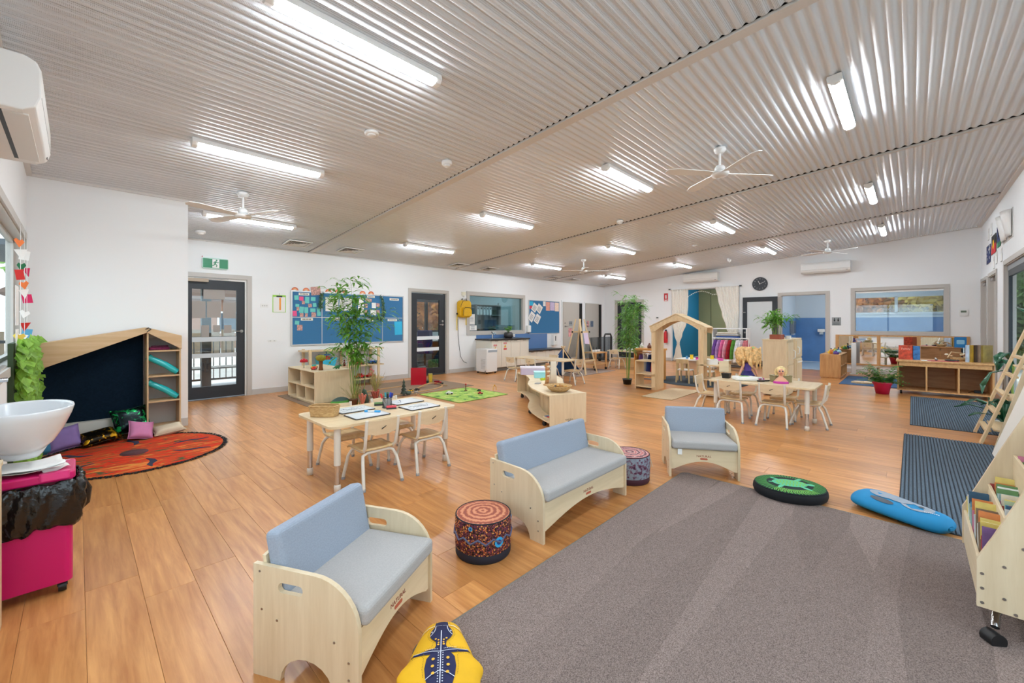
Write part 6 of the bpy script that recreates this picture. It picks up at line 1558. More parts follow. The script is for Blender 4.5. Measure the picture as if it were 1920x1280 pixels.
o = thing('toy_dinosaur','small green toy dinosaur on the cubby top','toy',(3.05,7.02,0.541),0.4); MB().ball((0,0,0.035),(0.06,0.022,0.026),12,7).build('body', M('toy_green',(50,120,70),0.5), o); MB().ball((0.065,0,0.055),(0.022,0.014,0.016),8,6).build('head', M('toy_green',(50,120,70),0.5), o); MB().tube([(-0.05,0,0.035),(-0.09,0,0.02),(-0.11,0,0.03)],[0.014,0.008,0.003],6).build('tail', M('toy_green',(50,120,70),0.5), o)
for a in (-0.025,0.03): MB().cyl((a,0,0),(a,0,0.03),0.01,n=8).build('leg', M('toy_green',(50,120,70),0.5), o)
# ---------------------------------------------------------------- vehicle rack against the wall
vr = thing('toy_rack','open pine rack of toy vehicles standing under the pinboard','shelf',(0,0,0))
for z in (0.14,0.43,0.78):
    for k in range(3): MB().box(3.0,8.36+k*0.115,z-0.022,4.66,8.36+k*0.115+0.105,z).build('slat', PINEX, vr)
for x in (3.10,3.86,4.52):
    for y in (8.345,8.70): MB().box(x-0.025,y-0.014,0,x+0.025,y+0.014,0.80).build('post', PINE, vr)
o = thing('toy_ship','big turquoise toy ship on the middle rack shelf','toy ship',(3.47,8.5,0.43),0.1)
MB().prism([(-0.16,0.0),(0.14,0.0),(0.20,0.19),(0.10,0.19),(0.08,0.15),(-0.10,0.15),(-0.12,0.20),(-0.21,0.20)],-0.075,0.075,'y').build('hull', CT, o, bev=0.012)
MB().box(-0.06,-0.05,0.15,0.05,0.05,0.22).build('cabin', RT, o, bev=0.008); MB().box(-0.14,-0.06,0.24,0.06,0.06,0.262).build('canopy', BT, o, bev=0.006); MB().cyl((0.0,0.0,0.20),(0.0,0.0,0.30),0.01).build('mast', BT, o); MB().cyl((0.03,-0.078,0.09),(0.03,-0.070,0.09),0.022,n=14).build('porthole', CHAR, o)
toy_car('red toy car on the middle rack shelf',(4.17,8.5,0.43),0.1,0.19,RT,M('toy_red_dark',(170,40,30),0.35)); 
o = toy_car('blue and white toy plane on the middle rack shelf',(4.50,8.5,0.43),0.1,0.24,BT,WT,'toy vehicles','toy_plane'); MB().box(-0.03,-0.13,0.06,0.05,0.13,0.072).build('wing', BT, o); MB().box(0.10,-0.008,0.06,0.14,0.008,0.14).build('tail_fin', WT, o)
toy_car('red toy engine on the bottom rack shelf under the red car',(4.18,8.5,0.14),0.1,0.22,RT,M('toy_red_dark',(170,40,30),0.35)); toy_car('red toy helicopter on the bottom rack shelf end',(4.42,8.5,0.14),0.4,0.2,RT,M('toy_pink',(222,150,150),0.4)); toy_car('large red and white toy truck low on the rack behind the bamboo',(3.72,8.5,0.14),0.1,0.28,WT,RT)
o = thing('toy_ring','maroon toy figure hanging on the rack behind the bamboo','toy',(3.80,8.42,0.43)); MB().lathe([(0,0),(0.02,0),(0.026,0.05),(0.012,0.09),(0,0.10)],12).build('body', M('toy_maroon',(120,40,36),0.5), o); MB().ball((0,0,0.115),0.018,8,6).build('head', M('toy_maroon',(120,40,36),0.5), o)
# ---------------------------------------------------------------- mat with blocks, garden things and train track
gm = MB().prism(rrect(2.50,6.63,5.78,8.30,0.05),0.0,0.006).build('play_mat', M('taupe_mat',(140,116,94),0.9,var=0.15,vs=70)); tag(gm,'large flat brown mat under the cubby, bamboo and train track','mat')
def felt_hill(label, loc, rz, hx, hy, hz, c1, c2):
    o = thing('felt_hill', label, 'toy hill', loc, rz)
    MB().lathe([(1.0,0.0),(0.92,0.35),(0.7,0.68),(0.4,0.9),(0.0,1.0)],24,sx=hx,sy=hy).build('lower', c1, o)
    o.children[0].scale = (1,1,hz); MB().lathe([(0.72,0.66),(0.5,0.86),(0.25,0.98),(0.0,1.03)],24,sx=hx,sy=hy).build('upper', c2, o).scale = (1,1,hz)
felt_hill('green felt hill with dark ridge beside the cubby end',(2.86,6.47,0.006),0.1,0.20,0.12,0.15,M('felt_grass',(78,140,54),0.95),M('felt_slate',(66,84,80),0.95))
def cactus(label, loc, h, c, lean=0.0, nm='toy_cactus'):
    o = thing(nm, label, 'toy plant', loc, 0, None, (0,lean,0.3))
    MB().lathe([(0,0),(0.032,0.0),(0.040,h*0.3),(0.038,h*0.8),(0.02,h*0.97),(0,h)],12).build('stem', c, o)
    for a in range(8): MB().tube([(0.040*math.cos(a*PI/4),0.040*math.sin(a*PI/4),0.01),(0.043*math.cos(a*PI/4),0.043*math.sin(a*PI/4),h*0.5),(0.03*math.cos(a*PI/4),0.03*math.sin(a*PI/4),h*0.92)],0.004,4).build('rib', c, o)
cactus('leaning grey green felt cactus between the bamboo and table',(3.24,6.36,0.006),0.26,M('cactus_green',(70,92,78),0.9),-0.25)
def coral(label, loc, c, seed):
    o = thing('coral_toy', label, 'toy plant', loc); R = random.Random(seed)
    MB().lathe([(0,0),(0.05,0),(0.04,0.02),(0,0.02)],12).build('base', c, o)
    for k in range(7):
        a = R.uniform(0,2*PI); MB().tube([(0,0,0.015),(0.03*math.cos(a),0.03*math.sin(a),0.09),(0.055*math.cos(a),0.055*math.sin(a),R.uniform(0.14,0.22))],[0.016,0.013,0.016],7).build('branch', c, o)
CO = M('coral_pink',(206,124,104),0.8); coral('coral pink branching toy beside the leaning cactus',(3.14,6.30,0.006),CO,1); coral('rusty red branching toy in front of the red pot',(3.42,6.42,0.006),M('coral_rust',(170,84,70),0.8,var=0.3,vs=30),2)
GP = leafmat('grass_plume',(176,166,104),0.3,20)
def grass_pot(label, loc, h, pc, n, seed, r=0.06):
    o = thing('grass_pot', label, 'potted plant', loc); R = random.Random(seed)
    MB().lathe([(0,0),(r*0.75,0),(r,0.10),(r*1.1,0.10),(r*1.1,0.115),(r*0.9,0.115),(0,0.105)],18).build('pot', pc, o)
    mb = MB()
    for k in range(n):
        a = R.uniform(0,2*PI); s_ = R.uniform(0.05,0.24); z = h*R.uniform(0.6,1)
        blade(mb,(0.02*math.cos(a),0.02*math.sin(a),0.10),(math.cos(a)*s_,math.sin(a)*s_,z-0.10),z,0.004,R.uniform(0.05,0.35))
    q = mb.build('grass_blades', GP, o); q['kind'] = 'stuff'
grass_pot('wispy grass in a red pot behind the pen cup',(3.62,6.78,0.006),0.52,M('red_pot',(168,44,34),0.5),70,3)
grass_pot('dry grass tuft at the foot of the tall bamboo',(3.02,6.36,0.006),0.38,M('brown_pot',(110,76,52),0.7),60,6)
o = thing('flower_stem','tall pink flower spike standing by the red pot','toy flower',(3.66,6.98,0.006)); MB().tube([(0,0,0),(0.01,0,0.25),(-0.005,0,0.48)],0.006,6).build('stem', M('pink_stem',(206,140,140),0.7), o)
for k in range(5): MB().ball((0.02*math.cos(k*2.2),0.02*math.sin(k*2.2),0.36+0.03*k),(0.026,0.026,0.014),8,5).build('bloom', M('pink_bloom',(214,96,100),0.7), o)
MB().lathe([(0,0),(0.04,0),(0.03,0.02),(0,0.02)],12).build('foot', M('pink_stem',(206,140,140),0.7), o)
def felt_fir(label, loc, s=1.0):
    o = thing('felt_fir', label, 'toy tree', loc)
    for k in range(4): MB().lathe([(0.0,0.03+0.05*k),(0.05-0.010*k,0.03+0.05*k),(0.0,0.10+0.05*k)],12,).build('tier', M('felt_grey_green',(76,90,82),0.95), o).scale = (s,s,s)
    MB().cyl((0,0,0),(0,0,0.04*s),0.016*s,n=10).build('trunk', M('felt_grey',(96,100,96),0.95), o); MB().ball((0.06*s,-0.03*s,0.035*s),(0.045*s,0.04*s,0.03*s),10,6).build('boulder', M('felt_grey_green',(76,90,82),0.95), o)
felt_fir('grey green felt fir tree by the train track',(4.08,6.62,0.006),1.25)
TRK = wood('track_wood',(206,160,104),(184,136,84),0,8,6)
def track(label, pts, z=0.0, name='train_track'):
    o = thing(name, label, 'train track', (0,0,0)); P = [Vector((a,b)) for a,b in pts]; L, Rr = [], []
    for i, p in enumerate(P):
        d = (P[min(i+1,len(P)-1)]-P[max(i-1,0)]).normalized(); s_ = Vector((-d.y,d.x))*0.021; L.append(p+s_); Rr.append(p-s_)
    zz = z if isinstance(z,(list,tuple)) else [z]*len(P)
    for i in range(len(P)-1):
        mb = MB(); q = [(L[i],zz[i]),(Rr[i],zz[i]),(Rr[i+1],zz[i+1]),(L[i+1],zz[i+1])]
        vs = [(p.x,p.y,k+0.006) for p,k in q]+[(p.x,p.y,k+0.018) for p,k in q]; mb.add(vs,[(0,3,2,1),(4,5,6,7),(0,1,5,4),(1,2,6,5),(2,3,7,6),(3,0,4,7)]); mb.build('track_piece', TRK, o)
    return o
cir = [(4.45+0.85*math.cos(t),7.18+0.42*math.sin(t)) for t in [PI*1.95-PI*1.55*i/16 for i in range(17)]]
track('curving wooden train track looping on the brown mat', cir)
track('arched wooden train bridge in front of the red tray', [(4.70+0.065*i,7.14-0.012*i) for i in range(11)], [0.0,0.02,0.045,0.065,0.078,0.08,0.075,0.06,0.04,0.018,0.0])
for k, (lab, x, y, c) in enumerate((('yellow and black toy train carriage on the track',4.36,6.83,YT),('dark toy train carriage on the track',4.50,6.84,M('toy_black',(34,34,36),0.4)),('grey toy train engine on the track',4.22,6.85,M('toy_grey',(120,120,116),0.5)))): toy_car(lab,(x,y,0.024),0.05,0.10,c,CHAR,'toy train on the mat','toy_carriage')
toy_car('red and black toy engine at the end of the bridge',(5.32,7.20,0.024),-0.3,0.12,M('toy_black',(34,34,36),0.4),RT,'toy train on the mat','toy_engine')
o = thing('toy_mushroom','tiny pale wooden mushroom in front of the felt fir','toy',(4.26,6.50,0.006)); MB().lathe([(0,0),(0.014,0),(0.010,0.05),(0,0.05)],10).build('stem', PINE, o); MB().lathe([(0,0.05),(0.04,0.05),(0.03,0.075),(0,0.08)],14).build('cap', M('mushroom_grey',(172,160,148),0.8), o)
rt_ = thing('red_tray','translucent red acrylic tray standing upright near the office door','tray',(5.02,7.56,0.006),math.radians(-40))
RA = M('red_acrylic',(188,8,40),0.15,spec=0.6); MB().prism(rrect(-0.16,0.0,0.16,0.36,0.02),-0.008,0.008,'y').build('face', RA, rt_); MB().box(-0.16,-0.03,0.0,0.16,0.03,0.012).build('foot', RA, rt_)
for s_ in (-1,1): MB().prism(rrect(-0.16 if s_ < 0 else 0.145,0.0,-0.145 if s_ < 0 else 0.16,0.36,0.006),-0.03,0.03,'y').build('edge_wall', RA, rt_)
for lab, x, y, s, c in (('tall mustard wooden block beside the red tray',5.36,7.62,(0.09,0.09,0.20),(176,150,50)),('dark green block beside the red tray',5.24,7.58,(0.09,0.09,0.07),(24,56,48)),('dark red block in front of the mustard block',5.34,7.36,(0.12,0.10,0.08),(120,24,32))):
    o = thing('toy_block', lab, 'block', (x,y,0.006), -0.6, 'coloured blocks'); m_ = M('block_%d'%c[0],c,0.3); MB().box(-s[0]/2,-s[1]/2,0,s[0]/2,s[1]/2,s[2]).build('block_body', m_, o, bev=0.006); MB().box(-s[0]*0.36,-s[1]/2-0.001,s[2]*0.15,s[0]*0.36,-s[1]/2,s[2]*0.85).build('window', M('block_lit_%d'%c[0],tuple(min(255,int(v*1.25)) for v in c),0.2), o)
# green play mat
def green_mat():
    m = bpy.data.materials.new('road_play_mat'); m.use_nodes = True; nt = m.node_tree; b = nt.nodes['Principled BSDF']; b.inputs['Roughness'].default_value = 0.9
    tc = nt.nodes.new('ShaderNodeTexCoord'); v = nt.nodes.new('ShaderNodeTexNoise'); v.inputs['Scale'].default_value = 5.5; v.inputs['Detail'].default_value = 3
    nt.links.new(tc.outputs['Object'], v.inputs['Vector']); r = nt.nodes.new('ShaderNodeValToRGB'); r.color_ramp.interpolation = 'CONSTANT'; e = r.color_ramp.elements
    e[0].position = 0; e[0].color = lin((90,136,62)); e[1].position = 0.42; e[1].color = lin((156,190,84))
    for p, c in ((0.55,(176,200,104)),(0.60,(206,190,120)),(0.64,(170,196,92)),(0.70,(206,140,90)),(0.73,(150,186,90))): q = e.new(p); q.color = lin(c)
    nt.links.new(v.outputs['Fac'], r.inputs[0]); nt.links.new(r.outputs[0], b.inputs['Base Color']); return m
gp = thing('road_mat','bright green road-map play mat with little cars','mat',(4.93,5.96,0.0),0.0)
MB().prism(rrect(-0.58,-0.58,0.58,0.58,0.03),0.0,0.006).build('printed_face', green_mat(), gp); MB().tube([(a,b,0.004) for a,b in rrect(-0.58,-0.58,0.58,0.58,0.03)],0.005,5,True).build('bound_edge', M('mat_edge_green',(96,126,50),0.8), gp)
toy_car('white toy car on the green play mat',(4.74,6.14,0.006),-0.5,0.13,WT,WT); toy_car('small red toy car on the green play mat',(5.15,5.75,0.006),-0.7,0.10,RT,RT); toy_car('tiny dark green toy car at the far side of the green play mat',(5.36,6.02,0.006),0.2,0.08,M('toy_pine',(40,80,50),0.4),M('toy_pine',(40,80,50),0.4))
o = thing('toy_sign','tiny wooden signpost on the green play mat','toy sign',(5.22,6.25,0.006)); MB().cyl((0,0,0),(0,0,0.12),0.008,n=8).build('post', M('toy_brown',(110,66,40),0.6), o); MB().ball((0,0,0.12),0.018,8,6).build('finial', RT, o); MB().cyl((0,0,0),(0,0,0.008),0.03,n=12).build('foot', M('toy_brown',(110,66,40),0.6), o)
o = thing('toy_ring','little yellow wire arch at the corner of the green play mat','toy',(5.62,5.86,0.006)); MB().tube([(-0.04,0,0),(-0.04,0,0.06),(-0.02,0,0.085),(0.02,0,0.085),(0.04,0,0.06),(0.04,0,0)],0.006,6).build('arch', M('toy_amber',(226,170,50),0.5), o); MB().ball((0,0,0.1),0.014,8,6).build('finial', M('toy_amber',(226,170,50),0.5), o)
# ---------------------------------------------------------------- doll table group
table('pale activity table with dolls, near the right of the room',6.08,0.84,6.80,2.06,0.53)
G_ = 'chairs at the doll table'
chair(6.245,1.28,-PI/2,'child chair with its back to the camera in front of the doll bust',G_); chair(6.22,1.77,-PI/2,'child chair with its back to the camera in front of the white wipes pack',G_)
chair(6.545,0.945,0.0,'child chair side-on at the near end of the doll table',G_); chair(6.80,1.28,PI/2,'child chair across the doll table behind the bust',G_)
chair(6.80,1.80,PI/2,'child chair across the doll table behind the long-haired doll',G_); chair(6.42,2.12,PI,'child chair at the far end of the doll table',G_)
SKIN = M('doll_skin',(222,162,132),0.5); HAIR = M('doll_blonde',(222,178,120),0.7,var=0.3,vs=40,bump=0.8,bs=60)
dl = thing('doll','standing doll seen from behind with bushy blonde hair on the table','doll',(6.72,1.72,0.53),math.radians(-46))
PURP = M('doll_purple',(92,70,160),0.6)
MB().lathe([(0,0.0),(0.075,0.0),(0.065,0.05),(0.045,0.10),(0.055,0.17),(0.05,0.21),(0.0,0.22)],18).build('dress', PURP, dl)
MB().lathe([(0.055,0.10),(0.085,0.045),(0.10,0.03),(0.06,0.06)],18).build('skirt_frill', M('doll_navy',(40,36,110),0.6), dl)
for s_ in (-1,1): MB().tube([(s_*0.05,0,0.20),(s_*0.10,-0.02,0.11),(s_*0.135,-0.02,0.02)],[0.02,0.016,0.012],8).build('arm', SKIN, dl)
MB().cyl((0,0,0.21),(0,0,0.25),0.02,n=10).build('neck', SKIN, dl)
MB().ball((0,0.01,0.30),(0.06,0.06,0.07),14,9).build('head', SKIN, dl)
R = random.Random(4); mb = MB()
mb.ball((0,0.0,0.33),(0.15,0.12,0.10),16,10)
for k in range(80):
    a = R.uniform(0,2*PI); e = R.uniform(-0.9,0.9); mb.ball((0.135*math.cos(a)*math.cos(e),0.11*math.sin(a)*math.cos(e),0.31+0.11*math.sin(e)),(R.uniform(0.035,0.06),R.uniform(0.035,0.06),R.uniform(0.03,0.07)),8,6)
for k in range(18):
    a = R.uniform(0,2*PI); e = R.uniform(-0.1,1.0)
    p0 = Vector((0.07*math.cos(a),0.06*math.sin(a),0.34+0.05*e)); sx = R.uniform(0.08,0.19); z1 = R.uniform(0.10,0.36)
    p1 = Vector((sx*math.cos(a),0.75*sx*math.sin(a),0.34+R.uniform(-0.10,0.09))); p2 = Vector((sx*1.05*math.cos(a+0.2),0.8*sx*math.sin(a+0.2),z1))
    mb.tube([p0,p1,p1.lerp(p2,0.5)+Vector((R.uniform(-0.02,0.02),R.uniform(-0.02,0.02),0)),p2],[0.022,0.030,0.026,0.008],6)
mb.build('hair', HAIR, dl)
for a, c in ((-0.03,(120,190,120)),(0.025,(226,120,60)),(0.06,(120,190,120))): MB().ball((a,-0.03,0.425),(0.028,0.02,0.016),8,5).build('hair_clip', M('clip_%d'%c[0],c,0.5), dl)
bu = thing('doll_bust','blonde styling-head doll bust with magenta top on the table','doll head',(6.36,1.235,0.53),math.radians(-74))
MB().lathe([(0,0),(0.085,0.0),(0.08,0.03),(0.05,0.065),(0.026,0.085),(0.022,0.11),(0,0.11)],18,sx=1.0,sy=0.62).build('shoulders', SKIN, bu)
MB().lathe([(0.086,0.0),(0.087,0.022),(0.07,0.036),(0.06,0.03)],18,sx=1.0,sy=0.64).build('magenta_top', M('doll_magenta',(186,40,150),0.5), bu)
MB().ball((0,-0.004,0.155),(0.038,0.042,0.052),14,10).build('head', SKIN, bu)
for s_ in (-1,1): MB().ball((s_*0.016,-0.042,0.162),(0.010,0.006,0.008),8,5).build('eye', M('doll_eye',(50,60,90),0.3), bu)
MB().ball((0,-0.048,0.15),(0.006,0.006,0.008),8,5).build('nose', SKIN, bu); MB().ball((0,-0.042,0.132),(0.011,0.004,0.004),8,5).build('mouth', M('doll_lip',(200,70,90),0.4), bu)
mb = MB(); mb.ball((0,0.012,0.175),(0.054,0.048,0.052),14,9)
for k in range(22):
    a = R.uniform(0.1,PI-0.1); mb.tube([(0.045*math.cos(a),0.02+0.02*math.sin(a),0.19),(0.062*math.cos(a),0.03,0.15),(0.06*math.cos(a),0.03,0.10)],[0.012,0.014,0.006],5)
mb.build('hair', M('doll_pale_blonde',(232,206,150),0.7,var=0.2,vs=40), bu)
o = lidded_box('clear_tub','smoky clear tub behind the doll bust','tub',(6.53,1.27,0.53),math.radians(-46),0.24,0.12,0.09,M('smoky_olive',(150,138,100),0.25),M('smoky_olive',(150,138,100),0.25))
o = thing('wipes_pack','flat white pack with green print on the doll table','pack',(6.36,1.66,0.53),math.radians(-52)); MB().box(-0.14,-0.09,0,0.14,0.09,0.055).build('pack_body', OFFW, o, bev=0.02, seg=3); MB().box(-0.06,-0.03,0.055,0.05,0.04,0.059).build('flap', M('pack_green',(130,190,110),0.5), o)
MB().tube([(0.13,-0.08,0.045),(0.17,-0.09,0.05),(0.20,-0.06,0.02)],0.012,6).build('loose_wrap', OFFW, o)
o = thing('hair_brush','black hairbrush lying on the doll table','brush',(6.37,1.46,0.53),-0.6); MB().prism(rrect(-0.06,-0.025,0.04,0.025,0.02),0,0.018).build('brush_head', BLACK, o, bev=0.005); MB().cyl((0.03,0,0.01),(0.12,0,0.01),0.010,n=8).build('handle', BLACK, o)
o = thing('hair_comb','magenta toy hairbrush beside the standing doll','brush',(6.62,1.52,0.53),0.4); MB().prism(rrect(-0.05,-0.03,0.04,0.03,0.02),0,0.022).build('brush_head', M('toy_magenta',(196,60,170),0.4), o, bev=0.005); MB().cyl((0.03,0,0.012),(0.11,0,0.012),0.010,n=8).build('handle', M('toy_magenta',(196,60,170),0.4), o)
o = thing('toy_bin','small black flip tub with wooden board at the far end of the doll table','tub',(6.44,1.92,0.53),math.radians(-46)); MB().lathe([(0,0),(0.06,0.0),(0.075,0.07),(0.07,0.07),(0.0,0.065)],4,smooth=False).build('tub_body', BLACK, o); MB().box(-0.075,0.05,0.08,0.065,0.062,0.24).build('board', PLYX, o, bev=0.01)
# ---------------------------------------------------------------- arch play house
ah = thing('play_arch','pale wooden house arch with side shelves in the middle distance','play house',(0,0,0))
MB().box(7.86,3.62,0,8.20,3.65,1.235).build('post_panel', PINE, ah); MB().box(7.80,2.76,0,8.14,2.79,1.235).build('post_panel', PINE, ah)
MB().box(7.84,3.63,0.0,7.86,3.71,1.2).build('post_edge', PINE, ah); MB().box(7.78,2.70,0,7.80,2.79,1.2).build('post_edge', PINE, ah)
roof = [(3.74,1.235),(3.22,1.475),(2.66,1.215),(2.68,1.12),(2.76,1.14)] + [(2.80+0.78*i/10, 1.19+0.165*math.sin(PI*i/10)) for i in range(11)] + [(3.63,1.155),(3.71,1.135)]
for xx in (7.83,8.16):
    me = plate_mesh(roof, [], 0.02, lambda a,b,c,xx=xx: (xx+c,a,b)); mesh_obj('gable_board', me, [PINEX, PINE], ah)
for k in range(6):
    f0, f1 = k/6, (k+0.92)/6
    for (ya,za),(yb,zb) in (((3.74,1.24),(3.22,1.48)),((3.22,1.48),(2.66,1.22))):
        p0 = Vector((0,ya+(yb-ya)*f0,za+(zb-za)*f0)); p1 = Vector((0,ya+(yb-ya)*f1,za+(zb-za)*f1))
        mb = MB(); mb.add([(7.81,p0.y,p0.z),(8.18,p0.y,p0.z),(8.18,p1.y,p1.z),(7.81,p1.y,p1.z),(7.81,p0.y,p0.z+0.018),(8.18,p0.y,p0.z+0.018),(8.18,p1.y,p1.z+0.018),(7.81,p1.y,p1.z+0.018)],[(0,3,2,1),(4,5,6,7),(0,1,5,4),(1,2,6,5),(2,3,7,6),(3,0,4,7)]); mb.build('roof_slat', PINEX, ah)
for y0_, y1_, x0_, x1_ in ((3.65,4.03,7.80,8.15),(2.36,2.76,7.78,8.13)):
    for z in (0.06,0.315,0.57): MB().box(x0_,y0_,z-0.02,x1_,y1_,z).build('shelf', PINEX, ah)
    ye = y1_ if y0_ > 3 else y0_
    MB().box(x0_,ye-0.01,0,x1_,ye+0.01,0.56).build('end_panel', PINE, ah)
o = lidded_box('wipes_tub','white wipes tub on the arch side shelf','tub',(7.93,2.60,0.57),-0.8,0.16,0.12,0.09,OFFW,WHITE)
o = thing('door_step_mat','beige rectangular mat before the wooden arch','mat',(0,0,0)); MB().box(7.0,2.95,0,8.35,3.50,0.007).build('woven_face', M('beige_mat',(206,182,148),0.9,var=0.12,vs=60), o); MB().tube([(7.0,2.95,0.004),(8.35,2.95,0.004),(8.35,3.50,0.004),(7.0,3.50,0.004)],0.005,5,True).build('bound_edge', M('beige_edge',(176,150,112),0.9), o)
o = thing('round_dark_rug','round charcoal rug behind the wooden arch','rug',(9.75,3.45,0)); MB().lathe([(0,0.0),(0.95,0.0),(0.95,0.006),(0,0.007)],48).build('pile', M('slate_rug',(66,74,82),0.95,var=0.15,vs=60), o); MB().tube([(0.95*math.cos(2*PI*k/48),0.95*math.sin(2*PI*k/48),0.004) for k in range(48)],0.006,5,True).build('bound_edge', M('slate_edge',(50,56,62),0.9), o)
# stools and table on the round rug
WTOP = M('white_laminate',(232,230,224),0.4); BENT = wood('bentwood',(222,196,154),(206,176,128),2,4,8)
t3 = thing('round_leg_table','white topped bentwood table of play food behind the arch','table',(9.75,3.40,0))
MB().prism(rrect(-0.30,-0.52,0.30,0.52,0.04),0.48,0.50).build('tabletop', WTOP, t3)
for sx in (-1,1):
    for sy in (-1,1): MB().tube([(sx*0.25,sy*0.46,0.007),(sx*0.25,sy*0.46,0.44),(sx*0.22,sy*0.44,0.475)],0.022,8).build('leg', BENT, t3)
def stool_chair(label, x, y, rz):
    o = thing('bentwood_chair', label, 'chair', (x,y,0.007), rz, 'bentwood chairs behind the arch')
    MB().prism(rrect(-0.15,-0.14,0.15,0.14,0.05),0.27,0.29).build('seat', WTOP, o)
    for sx in (-1,1):
        MB().tube([(sx*0.14,0.13,0),(sx*0.14,0.13,0.24),(sx*0.12,0.11,0.27)],0.018,8).build('leg', BENT, o); MB().tube([(sx*0.14,-0.14,0),(sx*0.13,-0.13,0.28),(sx*0.12,-0.16,0.50)],0.018,8).build('leg', BENT, o)
    MB().prism([(-0.13,0.43),(0.13,0.43),(0.13,0.52),(-0.13,0.52)],-0.175,-0.155,'y').build('backrest', BENT, o); MB().box(-0.035,-0.165,0.28,0.035,-0.15,0.45).build('back_splat', BENT, o)
stool_chair('bentwood child chair framed by the arch, closer to its shelf post',9.30,3.62,-PI/2); stool_chair('bentwood child chair framed by the arch, closer to the doll hair',9.30,3.18,-PI/2); stool_chair('bentwood child chair on the far side of the white table',10.2,3.5,PI/2)
for k, (lab, dx, dy, s, c) in enumerate((('yellow toy cup on the white table',-0.12,0.20,(0.07,0.07,0.10),(240,206,40)),('blue toy block on the white table',-0.05,0.33,(0.07,0.05,0.06),(80,150,206)),('pink toy bowl on the white table',-0.14,0.05,(0.12,0.10,0.05),(222,70,160)),('second yellow toy cup on the white table',0.0,-0.20,(0.07,0.07,0.10),(240,206,40)),('second pink toy bowl on the white table',-0.05,-0.38,(0.16,0.12,0.06),(222,90,170)))):
    o = thing('play_cup', lab, 'toy cup', (9.75+dx,3.40+dy,0.50), 0.3, 'play crockery'); m_ = M('crock_%d'%c[2],c,0.4); MB().prism(rrect(-s[0]/2,-s[1]/2,s[0]/2,s[1]/2,0.02),0,s[2]).build('body', m_, o); MB().prism(rrect(-s[0]/2-0.004,-s[1]/2-0.004,s[0]/2+0.004,s[1]/2+0.004,0.022),s[2]-0.008,s[2]).build('rim', m_, o)
# orange wood dress-up shelf behind the arch
os_ = thing('dress_up_shelf','warm orange wood shelf with hanging dolls clothes behind the arch','shelf',(0,0,0))
ORW = wood('orange_pine',(226,166,92),(208,142,70),2,3,8)
MB().box(9.10,4.72,0,9.50,4.74,0.70).build('end_panel', ORW, os_); MB().box(9.10,4.14,0,9.50,4.16,0.70).build('end_panel', ORW, os_); MB().box(9.08,4.12,0.68,9.52,4.76,0.72).build('top_panel', ORW, os_); MB().box(9.10,4.16,0.05,9.50,4.72,0.07).build('base_shelf', ORW, os_); MB().cyl((9.3,4.16,0.62),(9.3,4.72,0.62),0.012).build('rail', PINE, os_)
R = random.Random(31)
def garment(label, loc, w, l, mat, rz=0.0, grp=None, seed=0):
    o = thing('garment', label, 'garment', loc, rz, grp); r = random.Random(seed)
    def gf(u, v):
        a = 2*PI*u; k = 0.55+0.45*min(1,v*2.2); x = w/2*k*math.cos(a)*(1+0.18*v); y = 0.035*(0.5+v)*math.sin(a) + 0.012*v*math.sin(a*5+seed)
        return (x, y, -0.03-l*v)
    MB().grid(gf,24,8,True,True).build('cloth', mat, o)
    MB().tube([(-w*0.3,0,-0.035),(0,0,0.0),(w*0.3,0,-0.035)],0.005,5).build('hanger', CHAR, o); MB().tube([(0,0,0),(0,0,0.02),(0.012,0,0.03)],0.003,5).build('hook', STEEL, o)
    return o
for k, (c, nm) in enumerate((((126,96,176),'lilac'),((232,228,220),'white'),((40,60,120),'navy'),((196,40,50),'red'),((140,70,160),'violet'))):
    garment('%s costume hanging in the orange wood shelf' % nm,(9.3,4.66-0.11*k,0.60),0.26,0.40,M('cloth_%s'%nm,c,0.85,var=0.15,vs=12),PI/2*0+0.0,'costumes in the orange shelf',k)
for k, (lab, y, c) in enumerate((('teal block on the orange wood shelf',4.22,(40,140,160)),('small dark toys basket on the orange wood shelf',4.45,(110,70,56)),('white toy figure on the orange wood shelf',4.64,(226,222,216)))):
    o = thing('shelf_toy', lab, 'toy', (9.3,y,0.72)); MB().lathe([(0,0),(0.045,0),(0.05,0.05),(0.03,0.09),(0,0.10)],10).build('body', M('shelf_toy_%d'%k,c,0.6,var=0.3,vs=30), o); MB().ball((0,0,0.105),0.022,8,6).build('knob', M('shelf_toy_%d'%k,c,0.6), o)
# rack of dress-ups and the white shelf behind it
rk = thing('clothes_rack','white tubular childrens clothes rack full of costumes','clothes rack',(12.6,3.64,0)); WTU = M('white_tube',(236,236,234),0.35)
for s_ in (-1,1): MB().cyl((0,s_*0.44,0.02),(0,s_*0.44,0.89),0.013,n=8).build('upright', WTU, rk); MB().cyl((-0.2,s_*0.44,0.02),(0.2,s_*0.44,0.02),0.015,n=8).build('foot_bar', WTU, rk)
MB().cyl((0,-0.45,0.89),(0,0.45,0.89),0.013,n=8).build('hanging_rail', WTU, rk); MB().box(-0.16,-0.44,0.12,0.16,0.44,0.135).build('shoe_shelf', CHAR, rk)
cl = [('purple sparkly dress first on the white rack',(120,80,160)),('lilac dress on the white rack',(176,140,200)),('bright pink dress on the white rack',(222,110,160)),('pale pink dress on the white rack',(236,170,190)),('crimson dress on the white rack',(176,24,44)),('green crocodile costume on the white rack',(86,140,50)),('white tutu costume on the white rack',(234,232,232)),('second white costume on the white rack',(226,222,226)),('floral costume last on the white rack',(206,120,130))]
for k, (lab, c) in enumerate(cl): garment(lab,(12.6,4.02-0.095*k,0.87),0.36,0.52 if k != 6 else 0.6,M('costume_%d'%k,c,0.85,var=0.25,vs=14),-0.35,'costumes on the white rack',k+10)
sw = thing('white_shelf','white framed shelf of folded fabrics in the alcove mouth','shelf',(13.45,3.88,0))
